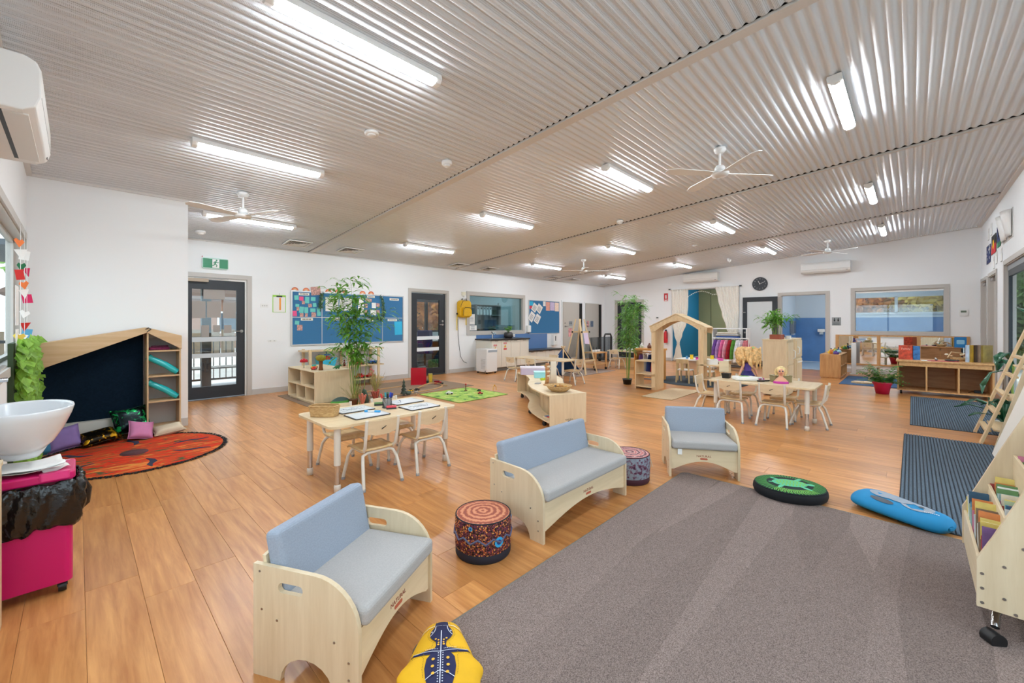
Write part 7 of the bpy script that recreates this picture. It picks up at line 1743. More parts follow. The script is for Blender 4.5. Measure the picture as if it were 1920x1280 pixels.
for s_ in (-1,1): MB().box(-0.2,s_*0.46-0.012,0,0.2,s_*0.46+0.012,1.16).build('side_panel', WHITE, sw)
for z in (0.05,0.55,0.86,1.15): MB().box(-0.2,-0.45,z-0.012,0.2,0.45,z+0.012).build('shelf', WHITE, sw)
for k, (lab, z, c, w) in enumerate((('folded blue cloth on the white shelf',0.872,(40,80,150),0.60),('folded grey cloth on the white shelf',0.932,(190,190,186),0.62),('folded cream cloth topmost on the white shelf',0.987,(226,220,206),0.56),('dark folded cloth on the lower white shelf',0.562,(40,44,54),0.7))):
    o = thing('folded_cloth', lab, 'folded cloth', (13.42,3.95,z), 0, 'folded cloths'); MB().prism(rrect(-0.15,-w/2,0.15,w/2,0.03),0,0.055).build('fold', M('folded_%d'%k,c,0.9), o, bev=0.02, seg=3); MB().box(-0.152,-w/2+0.02,0.025,-0.148,w/2-0.02,0.03).build('fold_line', M('fold_line',(120,120,122),0.9), o)
# ---------------------------------------------------------------- curtains, clock and signs of the far wall
CUR = M('ivory_curtain',(242,238,228),0.9,spec=0.05,var=0.06,vs=40)
def curtain(label, prof, folds, seed):
    """prof: (z, y_left, y_right) from top to bottom"""
    o = thing('curtain', label, 'curtain', (XR-0.06,0,0))
    zs = [p[0] for p in prof]
    def cf(u, v):
        q = v*(len(prof)-1); i = min(int(q),len(prof)-2); f = q-i; f = f*f*(3-2*f)
        a, b = prof[i], prof[i+1]; z = a[0]+(b[0]-a[0])*(q-i); yl = a[1]+(b[1]-a[1])*f; yr = a[2]+(b[2]-a[2])*f
        amp = 0.022*min(1,(abs(yl-yr)/0.5)**0.5)
        return (amp*math.sin(u*folds*2*PI+seed), yl+(yr-yl)*u, z)
    MB().grid(cf,72,30).build('cloth', CUR, o, solid=0.004)
    return o
c1 = curtain('ivory curtain tied in at the waist, far side of the alcove',[(2.46,6.03,5.46),(1.9,6.02,5.46),(1.3,6.0,5.52),(0.9,5.93,5.66),(0.62,5.84,5.75),(0.35,5.90,5.70),(0.01,5.98,5.64)],7,0.3)
MB().tube([(0.02*math.cos(t),5.795+0.055*math.sin(t),0.62) for t in [2*PI*k/12 for k in range(12)]],0.008,6,True).build('tie_back', CUR, c1)
c2 = curtain('ivory curtain swept toward the clock, near side of the alcove',[(2.48,4.60,3.90),(2.1,4.52,3.90),(1.6,4.40,3.90),(1.2,4.28,3.92),(0.8,4.12,3.95),(0.5,4.06,3.97),(0.01,4.12,3.90)],8,1.0)
MB().tube([(0.02*math.cos(t),4.02+0.075*math.sin(t),0.70) for t in [2*PI*k/12 for k in range(12)]],0.008,6,True).build('tie_back', CUR, c2)
o = thing('curtain_rod','slim white curtain rod over the alcove mouth','curtain rod',(XR-0.06,0,2.47)); MB().cyl((0,3.80,0),(0,6.15,0),0.010,n=8).build('rod', WHITE, o)
for y in (3.86,6.1): MB().box(-0.012,y-0.03,-0.01,0.06,y+0.03,0.03).build('bracket', CHAR, o)
fl_ = thing('fairy_lights','string of white fairy lights drooping across the alcove mouth','string lights',(XR-0.04,0,0)); FB = M('fairy_bulb',(250,248,236),0.4)
pts = [(0,5.46-0.11*k,2.22+0.16*abs(math.sin(k*0.42))) for k in range(11)]; MB().tube(pts,0.004,5).build('wire', M('fairy_wire',(214,210,196),0.6), fl_)
for k in range(10):
    for f in (0.0,0.5):
        p = Vector(pts[k]).lerp(Vector(pts[k+1]),f); MB().ball((p.x,p.y,p.z-0.016),0.014,8,5).build('bulb', FB, fl_)
ck = thing('wall_clock','round dark grey wall clock reading about ten past eleven','clock',(XR,3.33,2.50))
MB().cyl((0,0,0),(-0.03,0,0),0.205,n=40).build('case', M('clock_rim',(30,32,36),0.4), ck); MB().cyl((-0.03,0,0),(-0.032,0,0),0.193,n=40).build('dial', M('clock_face',(58,62,68),0.5), ck)
NUM = M('clock_numeral',(170,174,178),0.5); HND = M('clock_hand',(238,238,236),0.4)
for k in range(1,13):
    a = k*PI/6; text('numeral',str(k),0.05,NUM,ck,(-0.0325,-0.155*math.sin(a),0.155*math.cos(a)),(PI/2,0,-PI/2))
for nm, a, l, w in (('hour_hand',-0.45,0.10,0.012),('minute_hand',1.15,0.155,0.008),('second_hand',2.9,0.02,0.004)):
    mb = MB(); mb.bar((-0.035,0,0),(-0.035,-l*math.sin(a),l*math.cos(a)),w,0.002,(1,0,0)); mb.build(nm, HND, ck)
MB().cyl((-0.032,0,0),(-0.037,0,0),0.012,n=14).build('hub', HND, ck)
def xcard(name, label, cat, mat, y0, y1, z0, z1, x, t=0.004):
    return tag(MB().box(x-t,min(y0,y1),z0,x,max(y0,y1),z1).build(name, mat), label, cat)
o = thing('extinguisher_sign','red and white fire extinguisher sign left of the alcove','sign',(XR,6.25,2.22)); MB().box(-0.004,-0.08,-0.15,0,0.08,0.15).build('plate', OFFW, o); MB().box(-0.006,-0.07,-0.135,-0.004,0.07,0.135).build('red_field', M('fire_red',(204,36,44),0.5), o); MB().box(-0.008,-0.022,-0.05,-0.006,0.022,0.08).build('cylinder_symbol', WHITE, o); MB().box(-0.008,-0.05,-0.115,-0.006,0.05,-0.09).build('word_bar', WHITE, o)
o = thing('fire_extinguisher','red fire extinguisher seen through the arch below its sign','fire extinguisher',(XR-0.09,6.22,0.62)); MB().lathe([(0,0),(0.06,0),(0.065,0.02),(0.065,0.34),(0.04,0.40),(0.02,0.42),(0,0.42)],16).build('cylinder', M('fire_red',(204,36,44),0.5), o); MB().box(-0.03,-0.02,0.42,0.05,0.02,0.46).build('valve', BLACK, o); MB().tube([(0.0,-0.02,0.44),(-0.05,-0.07,0.38),(-0.055,-0.06,0.15)],0.010,6).build('hose', BLACK, o); MB().box(0.05,-0.03,0.3,0.09,0.03,0.36).build('bracket', STEEL, o)
o = thing('thermostat','small white wall thermostat by the garden door','thermostat',(XR,6.56,1.48)); MB().box(-0.02,-0.06,-0.06,0,0.06,0.06).build('body', WHITE, o); MB().box(-0.022,-0.04,0.0,-0.02,0.04,0.04).build('screen', CHAR, o)
o = thing('thermostat','white wall controller right of the internal window','thermostat',(XR,-0.87,1.56)); MB().box(-0.02,-0.075,-0.075,0,0.075,0.075).build('body', WHITE, o); MB().box(-0.022,-0.045,0.0,-0.02,0.045,0.045).build('screen', M('lcd_green',(110,124,104),0.4), o)
o = thing('toilet_sign','grey toilet sign with two figures beside the washroom doorway','sign',(XR,1.49,1.36)); MB().box(-0.006,-0.10,-0.11,0,0.10,0.11).build('plate', M('plate_grey',(150,154,156),0.5), o)
for y in (-0.04,0.04):
    mb = MB(); mb.cyl((-0.006,y,0.075),(-0.008,y,0.075),0.013,n=10); mb.box(-0.008,y-0.016,0.0,-0.006,y+0.016,0.058); mb.build('figure_symbol', BLACK, o)
for z in (-0.04,-0.065,-0.09): MB().box(-0.008,-0.07,z-0.006,-0.006,0.07,z+0.006).build('word_line', M('plate_dark',(90,94,96),0.5), o)
o = thing('hand_dryer','brushed steel dispenser on the blue washroom wall','dispenser',(16.6,2.936,0.97)); MB().box(-0.16,-0.12,0,0.16,0,0.42).build('body', STEEL, o, bev=0.01); MB().box(-0.12,-0.10,-0.05,0.12,-0.02,0.0).build('towel_slot', WHITE, o)
o = thing('roll_holder','chrome paper roll holder on the blue washroom wall','holder',(17.385,2.2,0.95)); MB().box(-0.10,-0.10,0.06,0,0.10,0.16).build('hood', CHROME, o); MB().cyl((-0.05,-0.05,0.02),(-0.05,0.05,0.02),0.05,n=14).build('paper_roll', OFFW, o)
# ---------------------------------------------------------------- mirrors, toy cube shelf, counter
MIR = M('mirror_silver',(235,238,240),0.02,1.0)
mr = thing('wall_mirror','long timber framed wall mirror in three bays under the internal window','mirror',(XR-0.02,0,0))
ys = [1.47,0.62,-0.12,-0.93]
for k in range(3): MB().box(-0.006,ys[k+1]+0.035,0.245,0.0,ys[k]-0.035,0.965).build('mirror_pane', MIR, mr)
for y in ys: MB().box(-0.02,y-0.035,0.21,0.012,y+0.035,1.0).build('stile', BEECH, mr)
for k in range(3):
    for z in (0.21,0.965): MB().box(-0.02,ys[k+1]+0.035,z,0.012,ys[k]-0.035,z+0.035).build('rail', BEECHX, mr)
MB().box(0.0,-0.95,0.22,0.02,1.49,0.99).build('backing', BEECHX, mr)
tcb = thing('toy_cube_shelf','beech cube shelf with bright toys, in front of the mirrors','shelf',(0,0,0)); cubby(tcb,12.36,1.20,13.62,1.60,0.03,0.555,[(0.046,(12.78,13.2)),(0.30,(12.78,13.2))],BEECH); MB().box(12.38,1.22,0,13.6,1.58,0.03).build('plinth', BEECH, tcb)
R = random.Random(77)
for k, (nm, c) in enumerate((('purple',(90,60,140)),('orange',(224,130,40)),('teal',(30,120,150)),('yellow',(240,206,50)),('lime',(190,206,70)),('pale blue',(150,196,220)),('red',(206,60,50)),('navy',(40,60,120)),('bright yellow',(246,220,60)),('green',(90,160,80)))):
    x = 12.46+0.115*k; y = 1.30+0.18*((k*3)%5)/5
    o = thing('play_food','%s plastic play food piece on the cube shelf' % nm,'toy',(x,y,0.571),R.uniform(0,3),'toys on the cube shelf'); m_ = M('food_'+nm.replace(' ','_'),c,0.4)
    if k % 3 == 0: MB().lathe([(0,0),(0.05,0),(0.06,0.05),(0.055,0.05),(0,0.045)],14).build('bowl', m_, o); MB().ball((0.01,0,0.055),0.03,8,6).build('filling', m_, o)
    elif k % 3 == 1: MB().lathe([(0,0),(0.03,0),(0.03,0.07),(0.012,0.09),(0.012,0.12),(0,0.12)],12).build('bottle', m_, o); MB().cyl((0,0,0.12),(0,0,0.135),0.014,n=10).build('cap', BLACK, o)
    else: MB().ball((0,0,0.04),(0.05,0.04,0.04),12,7).build('body', m_, o); MB().cyl((0,0,0.075),(0,0,0.09),0.008,n=8).build('stalk', m_, o)
o = thing('toy_hair_dryer','white dangling toy panel leaning beside the mirrors','toy',(13.8,1.08,0.0),0,None,(0.0,0.0,0.2)); MB().box(-0.02,-0.05,0.02,0.02,0.05,0.80).build('panel', WTU, o, bev=0.01); MB().box(-0.05,-0.08,0,0.05,0.08,0.02).build('foot', WTU, o)
o = thing('blue_mat','flat blue mat before the mirrors','mat',(0,0,0)); MB().box(11.40,0.18,0,13.30,1.14,0.008).build('woven_face', M('denim_mat',(58,92,130),0.95,var=0.1,vs=60), o); MB().tube([(11.4,0.18,0.004),(13.3,0.18,0.004),(13.3,1.14,0.004),(11.4,1.14,0.004)],0.006,5,True).build('bound_edge', M('denim_edge',(40,60,90),0.9), o)
o = thing('doll_house','small pale wooden doll stand on the blue mat','toy',(12.5,0.62,0.008),0.5); MB().box(-0.03,-0.1,0,0.03,-0.07,0.30).build('post', PINE, o); MB().box(-0.03,0.07,0,0.03,0.1,0.30).build('post', PINE, o); MB().box(-0.04,-0.12,0.30,0.04,0.12,0.325).build('lintel', PINEX, o)
o = thing('wooden_fan_tray','fan shaped wooden tray lying on the blue mat','tray',(11.85,0.78,0.008),0.3); MB().prism([(0.16*math.cos(a)*(1 if i%2 else 0.88),0.22*math.sin(a)*(1 if i%2 else 0.88)) for i, a in enumerate([PI/2+PI*k/10 for k in range(11)])]+[(0.12,-0.1),(0.14,0.1)],0,0.03).build('tray', PINEX, o); MB().cyl((0,0,0.03),(0,0,0.04),0.03,n=12).build('knob', PINE, o)
ct = thing('toy_counter','beech counter with three open bays on low casters','counter',(0,0,0))
cub_y = [0.19,-0.19,-0.59,-0.99]
MB().box(10.64,-1.03,0.595,11.36,0.22,0.625).build('top_panel', BEECHX, ct, bev=0.006); MB().box(10.66,-0.99,0.52,10.68,0.19,0.595).build('fascia', BEECHX, ct)
for y in cub_y: MB().box(10.66,y-0.012,0.085,11.34,y+0.012,0.52 if y not in (0.19,-0.99) else 0.595).build('divider', BEECH, ct)
MB().box(10.66,-1.0,0.065,11.34,0.20,0.085).build('bottom_panel', BEECHX, ct)
for k in range(3): MB().box(11.325,cub_y[k+1]+0.012,0.085,11.34,cub_y[k]-0.012,0.595).build('back_panel', DKWOOD, ct)
for x in (10.72,11.28):
    for y in (0.15,-0.95): MB().cyl((x,y-0.014,0.032),(x,y+0.014,0.032),0.032,n=12).build('caster', BLACK, ct)
R = random.Random(6)
def standing_book(label, loc, rz, w, h, t, mat, spine=None, grp=None, tilt=0.0):
    o = thing('book', label, 'book', loc, 0, grp, (0,0,0)); o.rotation_euler = (tilt,0,rz)
    MB().box(-w/2,-t/2,0,w/2,-t/2+0.004,h).build('front_cover', mat, o); MB().box(-w/2,t/2-0.004,0,w/2,t/2,h).build('back_cover', spine or mat, o); MB().box(-w/2,-t/2+0.004,0.003,w/2-0.003,t/2-0.004,h-0.003).build('pages', OFFW, o); MB().box(-w/2-0.002,-t/2,0,-w/2,t/2,h).build('spine', spine or mat, o)
    return o
b1 = standing_book('orange red picture book titled family, standing on the toy counter',(10.93,0.085,0.625),-PI/2,0.20,0.265,0.02,M('cover_orange',(190,70,44),0.5,var=0.5,vs=18)); text('title','Family',0.05,M('cover_title',(240,190,170),0.6),b1,(0.0,-0.0108,0.20),(PI/2,0,0))
standing_book('narrow blue and orange picture book standing on the toy counter',(10.93,-0.06,0.625),-PI/2,0.10,0.26,0.02,M('cover_blue_art',(50,110,170),0.5,var=0.6,vs=14),M('cover_rust',(160,80,50),0.6))
for k, (lab, c, y) in enumerate((('pale blue spined folder standing at the counter end',(190,206,224),-0.76),('mustard photo book standing at the counter end',(176,136,40),-0.81),('dark brown photo book standing at the counter end',(70,56,46),-0.86),('grey brown photo book standing at the counter end',(150,124,104),-0.90),('last olive photo book at the counter end',(160,140,70),-0.95))):
    standing_book(lab,(10.98+0.02*k,y,0.625),-PI/2+0.95,0.22,0.30,0.03,M('folder_%d'%k,c,0.4,var=0.25,vs=10),None,'books at the counter end')
o = thing('place_mat','flat magenta mat on the toy counter','mat',(10.85,-0.40,0.625),0.1); MB().prism(rrect(-0.08,-0.2,0.08,0.2,0.02),0,0.004).build('mat_face', M('magenta_felt',(196,50,84),0.8), o); MB().box(-0.1,0.16,0.0,0.06,0.28,0.003).build('paper', OFFW, o)
o = thing('toy_bird','small grey toy bird on the magenta mat','toy',(10.84,-0.32,0.629)); MB().ball((0,0,0.022),(0.03,0.022,0.02),10,6).build('body', M('bird_grey',(120,116,112),0.7), o); MB().ball((-0.02,0.012,0.045),0.014,8,5).build('head', M('bird_white',(226,222,216),0.7), o)
o = thing('stone_row','dark pebble animal lying on the magenta mat','toy',(10.86,-0.50,0.629)); MB().ball((0,0,0.018),(0.03,0.08,0.018),12,6).build('body', M('pebble_dark',(70,66,62),0.6), o); MB().ball((0,-0.09,0.02),(0.015,0.02,0.014),8,5).build('head', M('pebble_dark',(70,66,62),0.6), o)
sb = thing('shell_basket','basket of shells and driftwood at the back of the counter','basket',(11.12,-0.62,0.625)); MB().lathe([(0,0),(0.08,0),(0.13,0.06),(0.125,0.06),(0,0.02)],20).build('woven_side', STRAW, sb)
for k in range(14):
    a = R.uniform(0,2*PI); r = R.uniform(0.02,0.13); MB().ball((r*math.cos(a),r*math.sin(a)*1.5,0.07+R.uniform(0,0.06)),(R.uniform(0.02,0.05),R.uniform(0.02,0.04),0.018),8,5).build('shell', M('shell_%d'%(k%4),((226,206,170),(196,160,120),(236,226,206),(150,110,80))[k%4],0.6), sb)
MB().tube([(-0.1,0.15,0.06),(0.0,0.1,0.16),(0.03,-0.1,0.13),(0.1,-0.2,0.07)],0.012,6).build('driftwood', M('driftwood',(200,170,130),0.8), sb)
xcard('picture_book','bright blue book cover with a white badge propped on the mirror ledge','book',M('cover_azure',(20,126,196),0.5),-0.72,-0.915,0.74,0.985,XR-0.045)
o = MB().prism(rrect(-0.885,0.82,-0.755,0.92,0.02),XR-0.051,XR-0.0495,'x').build('badge', M('badge_pale',(150,206,236),0.5), bpy.data.objects['picture_book'])
o = thing('power_adapter','black power adapter with cable in the counter bay','adapter',(10.95,-0.84,0.086)); MB().box(-0.04,-0.05,0,0.04,0.05,0.045).build('body', BLACK, o, bev=0.006); MB().tube([(0,-0.05,0.02),(0.04,-0.09,0.01),(0.10,-0.07,0.01),(0.12,0.05,0.006),(-0.05,0.12,0.006)],0.004,5).build('cable', BLACK, o)
rp_ = thing('fern_pot','leafy fern in a bright pink pot beside the counter','potted plant',(10.40,0.40,0))
MB().lathe([(0,0),(0.095,0),(0.125,0.16),(0.15,0.20),(0.15,0.225),(0.135,0.225),(0.12,0.19),(0,0.18)],24).build('pot', M('pot_crimson',(190,22,70),0.4), rp_)
R = random.Random(12); mb = MB()
for k in range(90):
    a = R.uniform(0,2*PI); rr_ = R.uniform(0.14,0.42); z1 = R.uniform(0.26,0.62); p0 = Vector((0.03*math.cos(a),0.03*math.sin(a),0.19)); p1 = Vector((rr_*0.55*math.cos(a),rr_*0.55*math.sin(a),z1)); p2 = Vector((rr_*math.cos(a+0.1),rr_*math.sin(a+0.1),z1-R.uniform(0.0,0.16)))
    for j in range(7):
        q = (j+1)/8; c = p0.lerp(p1,q).lerp(p1.lerp(p2,q),q); s_ = Vector((-math.sin(a),math.cos(a),0))
        for sd in (-1,1): blade(mb,c,s_*sd+Vector((math.cos(a),math.sin(a),0))*0.5,0.085*(1.1-q*0.6),0.016,0.2)
q = mb.build('fronds', leafmat('fern_green',(92,142,60)), rp_); q['kind'] = 'stuff'
# ---------------------------------------------------------------- play kitchen units
pk_ = thing('play_fridge','tall pale ply play kitchen unit with a plant on top','play kitchen',(0,0,0))
MB().box(8.70,1.60,0.02,9.22,1.98,1.0).build('body', PLY, pk_, bev=0.004); MB().box(8.69,1.58,1.0,9.24,1.99,1.02).build('top_panel', PLYX, pk_); MB().box(8.74,1.585,0.06,9.20,1.60,0.55).build('door', PLY, pk_); MB().box(8.74,1.585,0.57,9.20,1.60,0.96).build('door', PLY, pk_); MB().tube([(9.14,1.585,0.66),(9.14,1.55,0.68),(9.14,1.55,0.80),(9.14,1.585,0.82)],0.010,6).build('handle', WTU, pk_)
pk2 = thing('play_oven','second pale ply play kitchen unit just behind the tall one','play kitchen',(0,0,0))
MB().box(9.46,1.60,0.02,10.06,1.98,1.02).build('body', PLY, pk2, bev=0.004); MB().box(9.50,1.585,0.06,10.02,1.60,0.62).build('door', PLY, pk2); MB().box(9.50,1.585,0.66,10.02,1.60,0.98).build('door', PLY, pk2); MB().tube([(9.56,1.585,0.72),(9.56,1.55,0.74),(9.56,1.55,0.84),(9.56,1.585,0.86)],0.010,6).build('handle', WTU, pk2); MB().tube([(9.6,1.585,0.56),(9.66,1.555,0.57),(9.86,1.555,0.57),(9.92,1.585,0.56)],0.010,6).build('handle', WTU, pk2)
o = bamboo('table_bamboo','bushy bamboo in a terracotta trough on the play kitchen unit',(8.95,1.80,1.02),0.52,10,110,0.07,0.30,0.17,9,BL1,None,0.3,'potted plant',0.004)
MB().prism(rrect(-0.17,-0.09,0.17,0.09,0.03),0,0.085).build('trough', M('terracotta',(158,78,54),0.6), o)
o = lidded_box('tissue_box','small white tissue box beside the terracotta trough','box',(9.15,1.66,1.02),0.2,0.12,0.09,0.06,OFFW,WHITE)
# ---------------------------------------------------------------- kitchen side tables, easel and tent
table('pale activity table by the kitchen benches',7.10,5.30,7.72,6.85,0.51)
G_ = 'chairs at the kitchen side table'
chair(6.98,6.58,-PI/2,'child chair at the kitchen side table, closest to the portable cooler',G_); chair(7.02,6.02,-PI/2,'child chair at the kitchen side table, behind the lilac box',G_); chair(7.42,5.30,0.0,'child chair at the end of the kitchen side table by the blue tent cloth',G_); chair(7.85,6.3,PI/2,'child chair on the bench side of the kitchen side table',G_)
ez = thing('easel','tall double sided wooden easel with a lilac painting','easel',(9.22,6.35,0))
for sx in (-1,1):
    for sy in (-1,1): MB().bar((sx*0.27,sy*0.36,0.0),(sx*0.10,sy*0.06,1.42),0.045,0.03).build('leg', PINE, ez)
for sy in (-1,1):
    MB().box(-0.24,sy*0.30-0.02,0.32,0.24,sy*0.30+0.02,0.36).build('crossbar', PINEX, ez); MB().box(-0.16,sy*0.15-0.02,1.06,0.16,sy*0.15+0.02,1.10).build('crossbar', PINEX, ez)
    me = MB(); me.add([(-0.22,sy*0.27,0.40),(0.22,sy*0.27,0.40),(0.14,sy*0.15,1.05),(-0.14,sy*0.15,1.05)],[(0,1,2,3)]); me.build('clear_panel', glass_mat('acrylic',(226,230,232),0.08), ez, solid=0.006)
    for a in (-0.17,0.17): MB().ball((a,sy*0.15-0.03,1.08),0.024,8,6).build('knob', BLACK, ez)
mb = MB(); mb.add([(-0.12,-0.215,0.78),(0.10,-0.215,0.76),(0.09,-0.165,1.06),(-0.11,-0.165,1.06)],[(0,1,2,3)]); o = mb.build('child_painting', M('lilac_paper',(222,206,232),0.8), None, (9.22,6.33,0), solid=0.002); tag(o,'lilac painting clipped on the easel','painting')
o = thing('floor_splash_mat','thin grey patterned splash mat under the easel','mat',(0,0,0)); MB().prism(rrect(8.4,5.9,10.3,7.1,0.05),0,0.004).build('mat_face', M('splash_grey',(150,130,120),0.8,var=0.2,vs=14), o)
MB().tube([(a,b,0.003) for a,b in rrect(8.4,5.9,10.3,7.1,0.05)],0.004,5,True).build('bound_edge', M('splash_edge',(120,110,104),0.8), o)
et = thing('paint_trolley','low wooden trolley of paint pots behind the easel','trolley',(10.1,6.45,0.004))
MB().box(-0.30,-0.22,0.47,0.30,0.22,0.50).build('top', BEECHX, et); MB().box(-0.28,-0.20,0.16,0.28,0.20,0.18).build('shelf', BEECHX, et)
for sx in (-1,1):
    for sy in (-1,1):
        MB().box(sx*0.27-0.025,sy*0.19-0.02,0.07,sx*0.27+0.025,sy*0.19+0.02,0.47).build('leg', BEECH, et); MB().cyl((sx*0.27-0.014,sy*0.19,0.035),(sx*0.27+0.014,sy*0.19,0.035),0.035,n=12).build('caster', BLACK, et)
for k in range(6):
    o = thing('paint_pot','white lidded paint pot on the wooden trolley, %s from the easel' % ordi[k],'paint pot',(9.90+0.075*k,6.40+0.02*(k%2),0.504),0,'paint pots'); MB().lathe([(0,0),(0.032,0),(0.032,0.05),(0,0.05)],12).build('pot', OFFW, o); MB().lathe([(0,0.05),(0.034,0.05),(0.034,0.062),(0,0.062)],12).build('lid', WHITE, o)
tn = thing('play_tent','small navy cloth tent on wooden poles by the easel','tent',(8.50,6.36,0)); tn.scale = (1.15,1.15,1.05)
NVC = M('navy_cloth',(20,62,106),0.85,var=0.15,vs=8)
for a, b_ in ((-0.30,-0.22),(0.30,-0.22),(-0.30,0.22),(0.30,0.22)): MB().cyl((a,b_,0),(-a*0.12,-b_*0.12,0.70),0.014,n=8).build('pole', PINE, tn)
for s_ in (-1,1):
    mb = MB(); mb.grid(lambda u,v,s_=s_: (s_*(0.33*(1-v)**0.9+0.02)+0.02*math.sin(u*9)*(1-v), (-0.26+0.52*u)*(1-v)+0.0, 0.03+0.60*v+0.01*math.sin(u*7)),12,10); mb.build('cloth', NVC, tn, solid=0.004)
MB().ball((0.36,-0.05,0.32),0.012,8,5).build('button', OFFW, tn)
# trolley rail, chair and table near the garden door
tr_ = thing('luggage_trolley','black tubular trolley handle standing by the corner washroom door','trolley',(12.75,7.62,0)); 
MB().tube([(-0.22,0,0.10),(-0.22,0,0.85),(-0.17,0,0.93),(0.17,0,0.93),(0.22,0,0.85),(0.22,0,0.10)],0.03,8).build('handle_frame', BLACK, tr_); MB().box(-0.30,-0.2,0.05,0.30,0.2,0.10).build('base', CHAR, tr_)
for a in (-0.24,0.24): MB().cyl((a-0.02,0.18,0.05),(a+0.02,0.18,0.05),0.05,n=14).build('wheel', BLACK, tr_)
MB().box(-0.75,0.26,0.06,0.75,0.268,0.82).build('guard_panel', glass_mat('guard_acrylic',(196,202,206),0.06), tr_)
for a in (-0.6,-0.4,-0.15): MB().cyl((a,0.20,0.0),(a,0.20,0.45+0.1*abs(a)),0.012,n=6).build('rod', CHAR, tr_)
table('small pale activity table near the garden door',10.95,5.55,11.55,6.6,0.50)
chair(10.85,6.18,-PI/2,'child chair at the small table by the slim bamboo','chairs near the garden door')
# ---------------------------------------------------------------- bookcase at the right edge
bcse = thing('book_display','tiered pale ply book display crammed with picture books','bookcase',(0,0,0))
XA, XB = 2.61, 3.30
pf_ = [(-0.195,0.14),(-0.195,0.335),(-0.24,0.44),(-0.32,0.645),(-0.44,0.93),(-0.50,0.96),(-0.80,0.96),(-0.80,0.14)]
for x in (XA,XB):
    me = plate_mesh(pf_, [], 0.02, lambda a,b,c,x=x: (x+c,a,b)); p = mesh_obj('end_panel', me, [PLYF, PLYE], bcse)
    for yy, zz in ((-0.21,0.16),(-0.21,0.22),(-0.21,0.28),(-0.27,0.20),(-0.27,0.33),(-0.32,0.42),(-0.30,0.15)): MB().cyl((x-0.0105,yy,zz),(x-0.012,yy,zz),0.006,n=8).build('screw', STEEL, p)
tiers = [(-0.20,0.15,0.33),(-0.285,0.22,0.49),(-0.37,0.36,0.66),(-0.455,0.50,0.84)]
for y, z0, z1 in tiers:
    MB().box(XA+0.01,y-0.012,z0,XB-0.01,y,z1-0.01).build('lip_board', PLYX, bcse, bev=0.002)
    MB().box(XA+0.01,y-0.085,z0,XB-0.01,y-0.012,z0+0.012).build('tier_floor', PLYX, bcse)
MB().box(XA+0.01,-0.80,0.14,XB-0.01,-0.785,0.95).build('back_panel', PLYX, bcse)
mb = MB(); mb.tube([(2.92,-0.34,0.115),(2.78,-0.29,0.118),(2.64,-0.25,0.105),(2.60,-0.245,0.075)],0.014,8); mb.build('caster_arm', CHROME, bcse)
mb = MB(); mb.cyl((2.575,-0.255,0.03),(2.615,-0.225,0.03),0.030,n=16); mb.build('caster', BLACK, bcse)
for x, y in ((3.2,-0.30),(2.75,-0.72),(3.2,-0.72)):
    MB().cyl((x-0.015,y,0.030),(x+0.015,y,0.030),0.030,n=14).build('caster', BLACK, bcse); MB().cyl((x,y,0.05),(x,y,0.15),0.012,n=8).build('caster_stem', CHROME, bcse)
R = random.Random(44)
bcol = [((206,124,62),'orange'),((84,150,176),'sky blue'),((214,206,186),'cream'),((176,66,66),'red'),((96,136,84),'green'),((212,190,100),'yellow'),((112,80,130),'purple'),((226,226,222),'white'),((46,84,110),'navy'),((196,120,150),'pink'),((150,180,178),'pale teal'),((130,106,82),'brown'),((200,204,204),'pale grey'),((170,184,150),'sage')]
seen_b = {}
for ti, (y, z0, z1) in enumerate(tiers):
    x = XA+0.035; 
    while x < XB-0.06:
        c, nm = R.choice(bcol); t_ = R.uniform(0.010,0.022); key = (nm,ti); i = seen_b.get(key,0); seen_b[key] = i+1
        hgt = R.uniform(0.24,0.31); w = 0.068
        lab = '%s book on the %s tier of the book display, %s of its colour' % (nm, ('lowest','second','third','top')[ti], ordi[i])
        o = thing('picture_book', lab, 'book', (x,y-0.049,z0+0.013), 0, 'books in the book display', (0,R.uniform(0.05,0.30),R.uniform(-0.12,0.12)))
        m_ = M('book_'+nm.replace(' ','_'),c,0.45,var=0.15,vs=20)
        MB().box(0,-w/2,0,0.002,w/2,hgt).build('front_cover', m_, o); MB().box(t_-0.002,-w/2,0,t_,w/2,hgt).build('back_cover', m_, o); MB().box(0.002,-w/2+0.002,0.002,t_-0.002,w/2-0.003,hgt-0.003).build('pages', OFFW, o)
        x += t_ + R.uniform(0.008,0.02)
# white display panel and ply side board behind the book display
dp = thing('display_easel','sloping white board with a rounded ply side behind the book display','easel',(0,0,0))
me = plate_mesh([(-0.58,0.0),(-0.98,0.0),(-1.02,0.05)]+arc(-0.93,0.98,0.10,0.0,PI/2,6)+[(-0.86,0.98)][:0]+[(-0.80,0.95),(-0.60,0.10)], [], 0.02, lambda a,b,c: (6.35+c,a,b)); mesh_obj('side_board', me, [PLYF, PLYE], dp)
mb = MB(); mb.add([(4.9,-0.58,0.02),(6.3,-0.58,0.02),(6.3,-0.86,0.98),(4.9,-0.86,0.98)],[(0,1,2,3)]); mb.build('white_board', M('board_white',(236,232,224),0.5), dp, solid=0.012)
me = plate_mesh([(-0.56,0.0),(-1.0,0.0),(-1.0,0.95),(-0.86,1.0),(-0.83,1.0)], [], 0.02, lambda a,b,c: (4.88+c,a,b)); mesh_obj('side_board', me, [PLYF, PLYE], dp)
